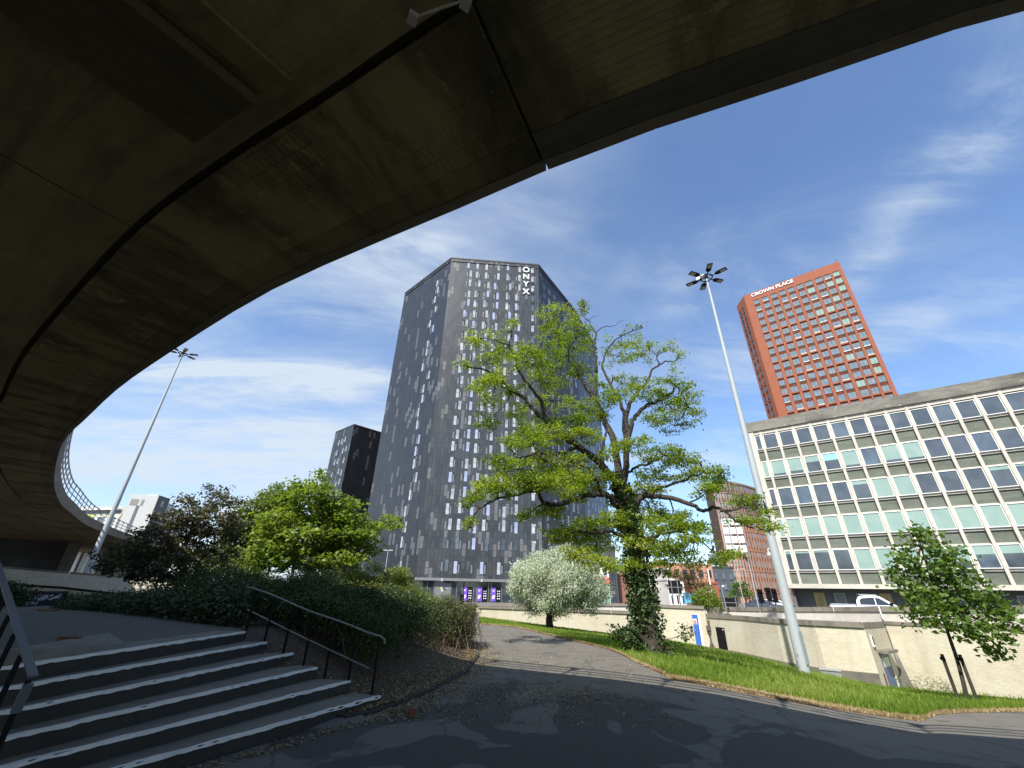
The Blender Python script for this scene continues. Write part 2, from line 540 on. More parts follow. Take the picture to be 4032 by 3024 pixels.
GROUNDM = simple_noise_mat('paving_ground', [(0.3, (0.10, 0.095, 0.088)), (0.7, (0.16, 0.15, 0.135))], 1.2)
LAWNM = simple_noise_mat('lawn_soil', [(0.3, (0.035, 0.065, 0.014)), (0.7, (0.075, 0.12, 0.022))], 0.8, b2=(0.10, 0.12, 0.03))
STRAWM = simple_noise_mat('dry_verge', [(0.3, (0.13, 0.095, 0.055)), (0.55, (0.26, 0.195, 0.11)), (0.75, (0.36, 0.28, 0.17))], 3.0, b2=(0.42, 0.33, 0.2))
SOILM = simple_noise_mat('bed_soil', [(0.3, (0.020, 0.014, 0.010)), (0.7, (0.06, 0.042, 0.028))], 3.0, b2=(0.13, 0.085, 0.05))
ROADM = simple_noise_mat('road_asphalt', [(0.3, (0.06, 0.06, 0.06)), (0.7, (0.09, 0.09, 0.088))], 0.5)

def painted_brick():
    m, t, b = newmat('cream_painted_brick')
    tcn = N(t, 'ShaderNodeTexCoord')
    br = N(t, 'ShaderNodeTexBrick')
    br.inputs['Scale'].default_value = 1.0
    br.inputs['Brick Width'].default_value = 0.24
    br.inputs['Row Height'].default_value = 0.085
    br.inputs['Mortar Size'].default_value = 0.007
    br.inputs['Color1'].default_value = (0.46, 0.41, 0.30, 1)
    br.inputs['Color2'].default_value = (0.52, 0.475, 0.365, 1)
    br.inputs['Mortar'].default_value = (0.35, 0.31, 0.22, 1)
    t.links.new(tcn.outputs['UV'], br.inputs['Vector'])
    c = mix(t, ramp(t, noise(t, 0.5, 7, 0.6, uv=True), [(0.45, 0.0), (0.75, 0.55)]), br.outputs['Color'], (0.58, 0.55, 0.46))
    c = mix(t, ramp(t, noise(t, 0.9, 8, 0.65, uv=True, stretch=(1.4, 0.22, 1)), [(0.52, 0.0), (0.72, 0.5)]), c, (0.33, 0.275, 0.18))
    c = mix(t, ramp(t, noise(t, 5, 6, 0.7, uv=True), [(0.6, 0.0), (0.8, 0.4)]), c, (0.45, 0.38, 0.27))
    t.links.new(c, b.inputs['Base Color'])
    b.inputs['Roughness'].default_value = 0.8
    bump(t, b, br.outputs['Fac'], -0.4, 0.006)
    return m
CREAM = painted_brick()

# ------------------------------------------------------------------ ground
KERB = [(-2.15, 7.0), (-1.9, 7.25), (-1.58, 7.95), (-1.19, 9.15), (-0.83, 10.85), (-0.73, 13.3), (-1.02, 16.7), (-1.9, 19.2), (-4.0, 21.4), (-9, 23.4), (-20, 26.5), (-40, 30)]
def bed_z(x, y):          # raised planting bed and upper level left of the kerb
    best = 1e9
    for (a, b2) in zip(KERB[:-1], KERB[1:]):
        ax, ay = a; bx, by = b2
        dx, dy = bx - ax, by - ay
        tt = max(0, min(1, ((x - ax) * dx + (y - ay) * dy) / (dx * dx + dy * dy)))
        d = math.hypot(x - ax - tt * dx, y - ay - tt * dy)
        if d < best:
            best, side = d, dx * (y - ay) - dy * (x - ax)
    if y < 7.0:
        best = 0
    if side < 0:
        return 0.0
    s = max(0.0, min(1.0, (best - 0.05) / 3.6))
    return 0.06 * min(1, best * 20) + 0.80 * s * s * (3 - 2 * s)
WALLP = [(-3.5, 36.0, -0.12), (4.8, 36.2, -0.62), (12.5, 36.6, -1.08), (15.3, 37.0, -1.2), (18.5, 37.3, -1.42), (22.9, 37.4, -1.78), (26.3, 34.6, -1.82),
         (29.6, 31.8, -1.88), (33.0, 30.3, -2.0), (37.0, 30.3, -2.3), (38.7, 33.4, -2.6), (42, 32.9, -2.65), (48, 32.3, -2.6), (55, 33, -2.4), (66, 36, -2.2), (80, 44, -1.5)]
def wall_at(az):
    for a, b2 in zip(WALLP[:-1], WALLP[1:]):
        if a[0] <= az <= b2[0]:
            k = (az - a[0]) / (b2[0] - a[0])
            return a[1] + k * (b2[1] - a[1]), a[2] + k * (b2[2] - a[2])
    return None
EDGE = [(-6, 27.3), (-3.9, 26.4), (0.92, 24.5), (4.75, 20.7), (8, 18.4), (10.72, 16.8), (12.2, 16.0), (14.8, 13.7), (18.3, 11.6), (23, 11.3), (27.6, 11.45), (31, 11.75), (34, 12.15),
        (37, 12.6), (38.9, 12.9), (39.5, 13.4), (40.1, 14.0), (42.5, 15.1), (45.4, 16.4), (52, 18.6), (60, 22), (70, 29), (80, 42)]
def edge_at(az):
    for a, b2 in zip(EDGE[:-1], EDGE[1:]):
        if a[0] <= az <= b2[0]:
            k = (az - a[0]) / (b2[0] - a[0])
            return a[1] + k * (b2[1] - a[1])
    return None
def edge_z(az):
    return float(np.interp(az, [12, 18.3, 23, 27.6, 31, 34, 37, 40, 45.4, 60], [-.02, -.05, -.10, -.20, -.29, -.38, -.46, -.52, -.60, -.65]))
def lawn_z(az, hd):
    e = edge_at(az); wz = wall_at(az)
    if e is None or wz is None:
        return 0.0
    k = max(0.0, (hd - e) / (wz[0] - e))
    return edge_z(az) * (1 - k) + wz[1] * k + 0.16 * math.sin(min(1, k) * math.pi) * min(1, max(0, (az - 5) / 12))
def ground_z(x, y):
    hd = math.hypot(x, y); az = math.degrees(math.atan2(x, y))
    if -3.5 <= az <= 80:
        wz = wall_at(az)
        e = edge_at(az)
        if hd <= e:
            return edge_z(az) * max(0.0, min(1.0, hd / e * 1.6 - 0.6))
        if hd <= wz[0] + 0.05:
            return lawn_z(az, hd)
        return 0.0
    if az < 0 and y > 6.9:
        return bed_z(x, y)
    return 0.0

def build_ground():
    m = MB()
    azs = list(np.arange(-180, -100, 8.0)) + list(np.arange(-100, -20, 2.0)) + list(np.arange(-20, -3.5, 0.75)) + list(np.arange(-3.5, 80.01, 0.75)) + list(np.arange(84, 181, 8.0))
    hds = [0.0, 1.5, 3, 4.5, 6, 7, 7.5, 8, 8.5, 9, 9.5, 10, 10.5, 11, 11.5, 12, 13, 14, 15, 16, 17, 18, 19, 20, 21, 22, 23, 24, 25, 26, 27.5, 29, 30.5, 32, 34, 36]
    rings = []
    for az in azs:
        wz = wall_at(az) if -3.5 <= az <= 80 else None
        col = []
        for h in hds:
            hh = h
            if wz:
                hh = min(h, wz[0] * (0.5 + 0.5 * h / 36.0)) if h > 0 else 0
                hh = h / 36.0 * wz[0]
            p = pol(az, hh)
            col.append(V(p[0], p[1], ground_z(p[0], p[1]) - 0.004))
        far = [(wz[0] + 0.35) if wz else 38.0, 48, 60, 90, 200, 600, 3000]
        for h in far:
            h = max(h, (wz[0] + 0.35 if wz else 38))
            p = pol(az, h)
            z = 0.0
            if not wz and az < 0:
                z = 0.86 * max(0, min(1, (-az - 4) / 8.0)) * (1 if h < 55 else 0.3)
            col.append(V(p[0], p[1], z))
        rings.append(col)
    n = len(rings[0])
    for i in range(len(rings)):
        a, b2 = rings[i], rings[(i + 1) % len(rings)]
        for k in range(n - 1):
            if k == 0:
                m.poly([a[0], b2[1], a[1]], m=0)
            else:
                m.poly([a[k], b2[k], b2[k + 1], a[k + 1]])
    o = m.build('ground', GROUNDM, smooth=True)
    o['kind'] = 'structure'
build_ground()

def drape(name, pts_fn, us, vs, mat, lift, kind='structure'):
    m = MB()
    g = [[pts_fn(u_, v_) for v_ in vs] for u_ in us]
    for i in range(len(us) - 1):
        for j in range(len(vs) - 1):
            q = [g[i][j], g[i + 1][j], g[i + 1][j + 1], g[i][j + 1]]
            m.poly([V(p[0], p[1], p[2] + lift) for p in q])
    o = m.build(name, mat, smooth=True)
    o['kind'] = kind
    return o
# asphalt path: polar sheet from the camera's feet to the kerb, left limit at the bed kerb
def path_pt(az, k):
    e = edge_at(az) if az >= -6 else 27.3
    h = 0.2 + k * (e - 0.2)
    p = pol(az, h)
    return V(p[0], p[1], ground_z(p[0], p[1]))
def path_left(k, s):      # between the kerb line (s=0) and the az=-3 ray
    pass
PATHUS = list(np.arange(-3.0, 79, 1.0))
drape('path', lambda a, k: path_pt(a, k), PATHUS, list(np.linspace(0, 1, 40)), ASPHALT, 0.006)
# left part of the path in front of the steps and along the bed
mp_ = MB()
poly = [(0, 0.2), (-0.05 * 13, 13.0)]
lp = [V(-0.73, 13.3, 0), V(-0.83, 10.85, 0), V(-1.19, 9.15, 0), V(-1.58, 7.95, 0), V(-1.9, 7.25, 0), V(-2.4, 6.8, 0), V(-3.2, 4.9, 0), V(-3.9, 3.4, 0), V(-6, 1.0, 0), V(-6, -8, 0), V(0, -8, 0)]
ray3 = [pol(-3.0, h) for h in (13.9, 10.9, 9.2, 8.1, 7.4, 6.6, 5.2, 3.6, 1.2, 0.6, 0.2)]
for i in range(len(lp) - 1):
    mp_.poly([lp[i] + V(0, 0, 0.006), lp[i + 1] + V(0, 0, 0.006), ray3[i + 1] + V(0, 0, 0.006), ray3[i] + V(0, 0, 0.006)])
mp_.poly([V(-0.73, 13.3, 0.006), V(-0.73, 13.9, 0.006), pol(-3.0, 13.9) + V(0, 0, 0.006)])
for (a, b2) in ((7, 7),):
    pass
mp_.poly([V(0, 0.2, .006), V(0, -8, .006), V(14, -8, .006), V(14, 0.5, .006), V(0.2, 0.2, .006)])
for hA, hB, xA, xB in ((13.9, 16.7, -0.73, -1.02), (16.7, 19.2, -1.02, -1.9), (19.2, 21.4, -1.9, -4.0), (21.4, 24, -4.0, -10)):
    mp_.poly([V(xA, hA, .006), V(xB, hB, .006), pol(-3.0, hB) + V(0, 0, .006), pol(-3.0, hA) + V(0, 0, .006)])
mp_.poly([V(-10, 24, .006), V(-24, 28, .006), V(-24, 33, .006), pol(-6, 27.3) + V(0, 0, .006), pol(-3, 26.7) + V(0, 0, .006), pol(-3, 24) + V(0, 0, .006)])
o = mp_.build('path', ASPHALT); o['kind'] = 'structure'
# grass slope and its dry verge
def lawn_pt(az, k):
    e = edge_at(az); wz = wall_at(az)
    gap = 0.2
    if 21.2 < az < 32:
        gap = 1.5 * min(1, (az - 21.2) / 1.2, (32 - az) / 2.5)
    h = e + k * (wz[0] - gap - e)
    p = pol(az, h)
    return V(p[0], p[1], lawn_z(az, h))
drape('lawn', lawn_pt, list(np.arange(-3.4, 79, 0.6)), list(np.linspace(0, 1, 34) ** 1.4), LAWNM, 0.012)
def verge_pt(az, k):
    e = edge_at(az)
    wdt = 0.22 + 0.62 * max(0, min(1, (az - 11) / 8)) + 0.6 * math.exp(-((az - 41) / 3.0) ** 2)
    h = e - 0.04 + k * wdt * (0.8 + 0.3 * math.sin(az * 2.3) + 0.2 * math.sin(az * 5.1))
    p = pol(az, h)
    return V(p[0], p[1], lawn_z(az, max(h, e)) + 0.02 * math.sin(k * math.pi))
drape('dry_verge', verge_pt, list(np.arange(-3.4, 70, 0.5)), [0, .25, .5, .75, 1], STRAWM, 0.02)
# thin brown edging along the path
me_ = MB()
for a0 in np.arange(-3.2, 38.4, 1.15):
    e0, e1 = edge_at(a0), edge_at(a0 + 1.1)
    p0, p1 = pol(a0, e0 - 0.05, edge_z(a0)), pol(a0 + 1.1, e1 - 0.05, edge_z(a0 + 1.1))
    d = unit(p1 - p0); nn = V(-d[1], d[0], 0)
    me_.box(p0 + V(0, 0, -0.1), p1 - p0 - d * 0.012, nn * 0.06, V(0, 0, 0.135 + 0.012 * math.sin(a0 * 7)))
o = me_.build('path_edging', simple_noise_mat('edging_brown', [(0.3, (0.07, 0.035, 0.022)), (0.7, (0.17, 0.085, 0.05))], 2.0))
tag(o, 'thin brown edging strip between the asphalt path and the grass slope', 'path edging')
me_ = MB()
for i in range(6):
    (x0, y0), (x1, y1) = KERB[i], KERB[i + 1]
    L = math.hypot(x1 - x0, y1 - y0); k = max(1, int(L / 0.95))
    for j in range(k):
        a = V(x0 + (x1 - x0) * j / k, y0 + (y1 - y0) * j / k, -0.06); b2 = V(x0 + (x1 - x0) * (j + 0.985) / k, y0 + (y1 - y0) * (j + 0.985) / k, -0.06)
        d = unit(b2 - a); nn = V(-d[1], d[0], 0)
        me_.box(a, b2 - a, nn * 0.1, V(0, 0, 0.13 + random.uniform(-.012, .012)))
o = me_.build('bed_kerb', RISER)
tag(o, 'low dark concrete kerb along the planting bed beside the path', 'kerb')
# flat concrete slab set in the path by the foot of the steps
sl = MB()
a, b2, c, d = onz(765, 1553, .004), onz(790, 1560, .004), onz(872, 1527, .004), onz(845, 1522, .004)
sl.prism([a, b2, c, d], 0.0, 0.022)
o = sl.build('paving_strip', STEP); tag(o, 'worn pale concrete strip in the path by the bottom step', 'paving strip')
# soil of the planting bed
def bed_pt(i, k):
    n = len(KERB) - 4
    f = i * (n - 1); a = int(min(n - 2, math.floor(f))); fr = f - a
    kx = KERB[a][0] + (KERB[a + 1][0] - KERB[a][0]) * fr; ky = KERB[a][1] + (KERB[a + 1][1] - KERB[a][1]) * fr
    L0 = V(-2.2, 7.9); L1 = V(-5.2, 9.3)
    tx = kx - 0.09 - k * (3.2 + 3.0 * min(1, f / 5)); ty = ky + k * (1.2 + 1.2 * min(1, f / 5))
    return V(tx, ty, bed_z(tx, ty))
drape('bed_soil', bed_pt, list(np.linspace(0, 1, 30)), list(np.linspace(0, 1, 24)), SOILM, 0.01)
# upper level ground behind the terrace
def upper_pt(az, h):
    p = pol(az, h)
    return V(p[0], p[1], ground_z(p[0], p[1]))
# road behind the walls
rd = MB()
ra = [pol(a, (wall_at(a)[0] if a < 23 or a > 38.7 else np.interp(a, [23, 26, 31, 35, 38.7], [41, 39.5, 37, 35.5, 33.8])) + 5.5, 0.008) for a in np.arange(-3.5, 80, 1.5)]
rb = [pol(a, 58.5, 0.008) for a in np.arange(-3.5, 80, 1.5)]
for i in range(len(ra) - 1):
    rd.poly([ra[i], rb[i], rb[i + 1], ra[i + 1]])
o = rd.build('road', ROADM); o['kind'] = 'structure'

# ------------------------------------------------------------------ terrace and steps
RISE = 0.15
RPX = [(823.6, 1503), (758, 1470), (687, 1441), (635, 1410), (578, 1386.5), (531.6, 1364)]
LPX = [(268, 1655), (0, 1658), (8.9, 1593.5), (0, 1538.7), (0, 1487.5), (7.8, 1440.5)]
NR = [onz(*RPX[i], RISE * (i + 1)) for i in range(6)]
NL = []
ha, hb = V(-3.24, 3.47), V(-5.2, 4.69)        # left handrail line in plan
for i in range(6):
    a = onz(*LPX[i], RISE * (i + 1))
    d = unit(a[:2] - NR[i][:2])
    # run on to just past the handrail line
    hd_ = unit(hb - ha); hn = V(-hd_[1], hd_[0])
    t = ((ha - a[:2]) @ hn) / (d @ hn)
    q = a[:2] + d * (t + 0.25)
    NL.append(V(q[0], q[1], RISE * (i + 1)))
terr = MB()
TP = [NL[5][:2] + V(-0.06, 0.0), NR[5][:2] + V(-0.06, 0.0), (-4.92, 8.9), (-6.55, 10.03), (-9.12, 11.78), (-11.6, 13.27), (-14.6, 14.43), (-17.5, 15.6), (-34, 20), (-45, 5), (-40, -14), (-7.5, -14), (-6.4, 2.0)]
terr.prism(TP, 0.2, RISE * 6 - 0.003)
o = terr.build('terrace', TERRACE); o['kind'] = 'structure'
stairs = thing('stairs', 'six wide worn concrete steps with pale edges rising to the terrace', 'steps', NR[0] * [1, 1, 0])
for i in range(6):
    z = RISE * (i + 1)
    a, b2 = NL[i], NR[i]
    if i < 5:
        c, d = NR[i + 1], NL[i + 1]
        ext = 0.25
        dc = unit(V(*(c - b2)[:2], 0)); dd = unit(V(*(d - a)[:2], 0))
        c = c + dc * ext; d = d + dd * ext
    else:
        c = b2 + V(-0.5, 0.0, 0); d = a + V(-0.5, 0, 0)
    mb = MB()
    n = 26
    f = [a + (b2 - a) * k / n for k in range(n + 1)]
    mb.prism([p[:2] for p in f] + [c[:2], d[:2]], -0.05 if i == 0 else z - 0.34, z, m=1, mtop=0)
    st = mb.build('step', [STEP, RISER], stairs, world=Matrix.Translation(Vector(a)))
    mb = MB()
    inn = unit(V(-(b2 - a)[1], (b2 - a)[0], 0))
    edge_i, edge_o, low = [], [], []
    for k in range(61):
        p = a + (b2 - a) * (0.002 + 0.996 * k / 60)
        chip = (random.random() ** 5) * (0.026 if i == 0 else 0.012)
        wdt = 0.045 + 0.012 * math.sin(k * 0.7 + i) + random.uniform(-.006, .006)
        edge_o.append(p + inn * (-0.006 + chip) + V(0, 0, 0.0035)); edge_i.append(p + inn * (wdt + chip) + V(0, 0, 0.0035))
        low.append(p + inn * -0.007 + V(0, 0, -0.020 - random.uniform(0, .012)))
    for k in range(60):
        mb.poly([edge_o[k], edge_o[k + 1], edge_i[k + 1], edge_i[k]])
        mb.poly([low[k], low[k + 1], edge_o[k + 1], edge_o[k]])
    mb.build('nosing', NOSING, st, world=Matrix.Translation(Vector(a)))
wd = MB()
A, B2 = onz(-30, 1409, 1.04), onz(277, 1391, 0.905)
C2 = A + V(-1.8, 3.4, 0); C2[2] = 0.90
front = [A + (B2 - A) * k / 12 for k in range(13)]
jit = [V(random.uniform(-.03, .03), random.uniform(-.03, .03), random.uniform(-.008, .008)) for _ in front]
for k in range(12):
    p, q = front[k] + jit[k], front[k + 1] + jit[k + 1]
    wd.poly([V(p[0] + 0.02, p[1] - 0.05, 0.895), V(q[0] + 0.02, q[1] - 0.05, 0.895), q, p])
    wd.poly([p, q, C2])
o = wd.build('broken_kerb', STEP); tag(o, 'cracked wedge of concrete edging tapering out on top of the terrace', 'kerb')

def brick(name, label, p, l, w_, h, rz, mat, tilt=0.0):
    bm = bmesh.new()
    bmesh.ops.create_cube(bm, size=1)
    for v in bm.verts:
        v.co = Vector((v.co.x * l, v.co.y * w_, (v.co.z + 0.5) * h))
    bmesh.ops.bevel(bm, geom=bm.edges[:], offset=0.012, segments=2, affect='EDGES')
    bmesh.ops.subdivide_edges(bm, edges=bm.edges[:], cuts=1)
    for v in bm.verts:
        v.co += Vector((random.uniform(-1, 1), random.uniform(-1, 1), 0)) * 0.006
    me = bpy.data.meshes.new(name); bm.to_mesh(me); bm.free(); me.materials.append(mat)
    o = bpy.data.objects.new(name, me)
    link(o, None, Matrix.Translation(Vector(p)) @ Matrix.Rotation(rz, 4, 'Z') @ Matrix.Rotation(tilt, 4, 'X'))
    tag(o, label, 'brick')
brick('loose_brick', 'brown broken brick lying at the edge of the top step', onz(146, 1391, .895), 0.22, 0.16, 0.085, 0.4, BROWNB)
brick('loose_brick', 'flat brown slab of rubble lying far back on the terrace', onz(104, 1320, .895), 0.42, 0.2, 0.05, 0.1, BROWNB)
brick('loose_brick', 'dark red brick standing alone on the shaded path', onz(890, 1549, 0.004), 0.105, 0.10, 0.10, 0.2, RUST)

# handrails
lr = thing('stair_handrail', 'grey flat handrail with slanted black bars close by the left edge of the steps', 'handrail', (-3.24, 3.47, 0))
P0, P1 = ond(71, 1462, 4.75), V(-5.2, 4.69, 1.67)
ld = unit(P1 - P0)
mb = MB()
sid = unit(np.cross(ld, V(0, 0, 1)))
upn = np.cross(sid, ld)
mb.box(P0 - sid * 0.022 - upn * 0.006, ld * 4.4, sid * 0.05, upn * 0.014)
mb.box(P0 - sid * 0.022 - upn * 0.05, V(0, 0, 0) - V(0, 0, 1) * 0.16 + ld * 0.012, sid * 0.05, ld * 0.03)
mb.build('rail', HANDW if False else plain('handrail_grey', (0.105, 0.108, 0.115), 0.5, 0.0), lr)
for k in range(9):
    s_ = 0.06 + k * 0.42
    t_ = P0 + ld * s_
    g = max(0.02, 0.15 * math.floor(s_ / 0.36))
    mb = MB()
    mb.box(t_ + V(-0.011, -0.011, -0.04), V(0.024, 0, 0), V(0, 0.024, 0), V(0, 0, -(t_[2] - g) + 0.10))
    mb.build('baluster', BLACKP, lr)
mb = MB()
mb.box(P0 - sid * 0.012 - V(0, 0, 0.82), ld * 4.3, sid * 0.028, upn * 0.04)
mb.build('bottom_bar', BLACKP, lr)
rr = thing('stair_handrail', 'thin metal handrail with middle bar and black posts on the hedge side of steps', 'handrail', (-1.97, 7.8, 0))
T0, T1 = ond(545, 1270, 9.8), ond(830, 1381, 8.05)
mb = MB()
pts = [T0 + V(-.1, .02, .0), T0] + [T0 + (T1 - T0) * k / 8 + V(0, 0, 0.012 * math.sin(k * 1.3)) for k in range(1, 8)] + [T1 + V(-.06, .02, .035), T1, T1 + V(.03, -.02, -.06)]
mb.tube(pts, 0.0135, 8)
mb.build('rail', HANDW, rr, smooth=True)
M0, M1 = ond(535, 1317, 9.8), ond(797, 1444, 8.1)
mb = MB(); mb.tube([M0, (M0 + M1) / 2 + V(0, 0, -.01), M1], 0.011, 8); mb.build('middle_bar', HANDW, rr, smooth=True)
for k in range(7):
    f = 0.04 + k * 0.155
    p = T0 + (T1 - T0) * f
    mb = MB(); mb.cbox((p[0], p[1], p[2] - 1.02), 0.03, 0.03, 1.01); mb.build('post', BLACKP, rr)

# ------------------------------------------------------------------ flyover
EPX = [(2212, 20), (2000, 85), (1700, 185), (1450, 265), (1180, 367), (920, 480), (750, 550), (560, 640), (380, 752), (260, 835), (190, 900), (140, 950), (122, 1000), (118, 1050), (130, 1085), (150, 1105), (200, 1140), (290, 1172)]
DZ = 7.0
ctrl = [V(60, -1.0), V(44, -1.6), V(32, -1.5), V(22, -1.0), V(14, 0.0), V(8.6, 1.05)] + [onz(*p, DZ)[:2] for p in EPX] + [V(-59, 79), V(-63, 98), V(-66, 125)]
def catmull(P, step):
    outp = []
    for i in range(len(P) - 1):
        p0 = P[max(i - 1, 0)]; p1 = P[i]; p2 = P[i + 1]; p3 = P[min(i + 2, len(P) - 1)]
        n = max(2, int(np.linalg.norm(p2 - p1) / step) + 1)
        for k in range(n):
            t = k / n
            outp.append(0.5 * ((2 * p1) + (-p0 + p2) * t + (2 * p0 - 5 * p1 + 4 * p2 - p3) * t * t + (-p0 + 3 * p1 - 3 * p2 + p3) * t ** 3))
    outp.append(P[-1])
    return outp
raw = catmull(ctrl, 0.5)
cum = np.concatenate([[0], np.cumsum([np.linalg.norm(raw[i + 1] - raw[i]) for i in range(len(raw) - 1)])])
RAWA = np.array(raw)
def ept(s):
    return V(np.interp(s, cum, RAWA[:, 0]), np.interp(s, cum, RAWA[:, 1]))
def etan(s):
    return unit(ept(s + 0.6) - ept(s - 0.6))
def fp(s, u_, z):
    p = ept(s); t = etan(s)
    q = p + V(-t[1], t[0]) * u_
    return V(q[0], q[1], z)
SMAX = cum[-1] - 1.0
i0 = int(np.argmin(np.linalg.norm(RAWA - onz(1180, 367, DZ)[:2], axis=1)))
SJ = cum[i0]                       # the joint that shows at the deck edge
SOFFIT_B = concrete('board_marked_concrete', (0.38, 0.30, 0.15), (0.045, 0.037, 0.024), boards=3.3, uv=True, blotch=0.6, stain=0.8, across=True, leak=SJ)
SOFFIT_C = concrete('cantilever_concrete', (0.32, 0.24, 0.115), (0.040, 0.032, 0.02), uv=True, blotch=0.75, stain=0.85, lattice=True, across=True, leak=SJ)
EDGEB = concrete('edge_beam_concrete', (0.10, 0.088, 0.066), (0.030, 0.026, 0.02), uv=True, stain=0.8)
EDGEC = concrete('edge_soffit_concrete', (0.24, 0.18, 0.088), (0.036, 0.029, 0.019), uv=True, stain=0.85, across=True, blotch=.7, leak=SJ)
fly = thing('flyover', 'curving concrete flyover overhead with stained soffit and blue grey railing', 'flyover', (0, 0, 0))
def sweep(mb, s0, s1, ring, step=0.9, cap=True):
    n = max(1, int((s1 - s0) / step))
    rings = [[fp(s0 + (s1 - s0) * k / n, u_, z) for (u_, z) in ring] for k in range(n + 1)]
    ln = [0]
    for a, b2 in zip(ring, ring[1:] + ring[:1]):
        ln.append(ln[-1] + math.hypot(a[0] - b2[0], a[1] - b2[1]))
    m_ = len(ring)
    for k in range(n):
        for j in range(m_):
            j2 = (j + 1) % m_
            sa, sb = s0 + (s1 - s0) * k / n, s0 + (s1 - s0) * (k + 1) / n
            mb.poly([rings[k][j], rings[k + 1][j], rings[k + 1][j2], rings[k][j2]], [(sa, ln[j]), (sb, ln[j]), (sb, ln[j + 1]), (sa, ln[j + 1])])
    if cap:
        mb.poly(rings[0]); mb.poly(rings[-1][::-1])
DW_ = 25.0  # unseen extra width added behind the camera to block sky light
mb = MB(); sweep(mb, 0.5, SMAX, [(0.17, 7.14), (DW_, 7.14), (DW_, 7.9), (0.17, 7.9)], 1.0); mb.build('deck', SOFFIT, fly)
JO = [SJ + 6.55 * k for k in range(-9, 22)]
# the smooth cantilever panels left of the joint, the board-marked ones to its right
ml, mr = MB(), MB()
prev = 0.5
for j in JO + [SMAX]:
    if j <= prev + 0.2:
        continue
    j = min(j, SMAX)
    sweep(mr if j <= SJ + 0.01 else ml, prev + 0.025, j - 0.025, [(0.56, 7.0), (2.06, 7.0), (2.06, 7.136), (0.56, 7.136)], 0.8)
    prev = j
    if j >= SMAX:
        break
mr.build('cantilever_panel', SOFFIT_B, fly); ml.build('cantilever_panel', SOFFIT_C, fly)
mb = MB(); sweep(mb, 0.5, SJ - .02, [(0.158, 6.99), (0.555, 6.99), (0.555, 7.136), (0.158, 7.136)], .8); mb.build('edge_beam', EDGEB, fly); mb = MB(); sweep(mb, SJ + .02, SMAX, [(0.158, 6.998), (0.558, 6.998), (0.558, 7.136), (0.158, 7.136)], .8); mb.build('edge_beam', EDGEC, fly)
mb = MB()
prev = 0.5
for j in [SJ + 6.55 + 13.1 * k for k in range(-4, 10)] + [SMAX]:
    if j <= prev + 0.2:
        continue
    j = min(j, SMAX)
    sweep(mb, prev + 0.02, j - 0.02, [(2.17, 6.99), (DW_ - .1, 6.99), (DW_ - .1, 7.137), (2.17, 7.137)], 0.8)
    prev = j
    if j >= SMAX:
        break
mb.build('box_girder_soffit', SOFFIT, fly)
mb = MB()
s = SJ - 1.5 * math.floor((SJ - 0.6) / 1.5)
while s < SMAX - 1.6:
    if True:
        e_ = s + (1.465 if abs(s + 1.5 - SJ) < .1 else 1.497)
        sweep(mb, s, e_, [(0.0, 6.985), (0.155, 6.985), (0.155, 7.80), (0.0, 7.80)], 0.75)
    s += 1.5
mb.build('fascia', FASCIA, fly)
# railing
rl = MB()
for zr, hh in ((8.88, 0.075), (8.5, 0.05), (8.16, 0.05)):
    sweep(rl, 1.0, SMAX - 1.0, [(0.04, zr), (0.10, zr), (0.10, zr + hh), (0.04, zr + hh)], 0.9)
railing = rl.build('railing', RAIL_BLUE, fly)
s = 2.0
kpost = 0
while s < SMAX - 2 and kpost < 95:
    mb = MB()
    t = etan(s); t3 = V(t[0], t[1], 0); n3 = V(-t[1], t[0], 0)
    b_ = fp(s, 0.07, 7.80)
    mb.box(b_ - t3 * 0.03 - n3 * 0.03, t3 * 0.06, n3 * 0.06, V(0, 0, 1.12))
    # flared triangular head
    for sg in (-1, 1):
        A_ = b_ + t3 * 0.03 * sg + V(0, 0, 0.78); B_ = b_ + t3 * 0.20 * sg + V(0, 0, 1.20); C_ = b_ + t3 * 0.03 * sg + V(0, 0, 1.20)
        mb.poly([A_ - n3 * .02, B_ - n3 * .02, C_ - n3 * .02]); mb.poly([A_ + n3 * .02, B_ + n3 * .02, C_ + n3 * .02])
        mb.poly([A_ - n3 * .02, B_ - n3 * .02, B_ + n3 * .02, A_ + n3 * .02]); mb.poly([C_ - n3 * .02, B_ - n3 * .02, B_ + n3 * .02, C_ + n3 * .02])
    mb.build('post', RAIL_BLUE, railing, world=Matrix.Translation(Vector(b_)))
    s += 2.1; kpost += 1
# cross beam hanging below the box girder
mb = MB()
zb = 6.76
q = [None, onz(420, 310, zb)[:2], onz(548, 226, zb)[:2], None]
dl = unit(onz(0, 28, zb)[:2] - q[1])
q[0] = q[1] + dl * 9.0; q[3] = q[2] + dl * 9.0
wq = np.linalg.norm(q[2] - q[1])
mb.poly([V(*q[0], zb), V(*q[1], zb), V(*q[2], zb), V(*q[3], zb)], [(9, 0), (0, 0), (0, wq), (9, wq)])
for i_, j_ in ((0, 1), (1, 2), (2, 3)):
    mb.poly([V(*q[i_], zb), V(*q[j_], zb), V(*q[j_], 6.988), V(*q[i_], 6.988)], [(0, 0), (1, 0), (1, .1), (0, .1)])
mb.build('cross_beam', concrete('beam_concrete', (0.115, 0.090, 0.045), (0.022, 0.018, 0.011), boards=3.0, bk=.7, uv=True, stain=0.8, blotch=.4), fly)
mb = MB()
sdir = unit(q[2] - q[1])
h0_, h1_ = q[2] + sdir * .14 + dl * -.12, q[2] + sdir * .50 + dl * -.05
mb.prism([h0_, h1_, h1_ + dl * 9, h0_ + dl * 9], 6.93, 6.989)
mb.build('beam_haunch', concrete('haunch_concrete', (0.26, 0.20, 0.095), (0.05, 0.04, 0.02), stain=.6), fly)
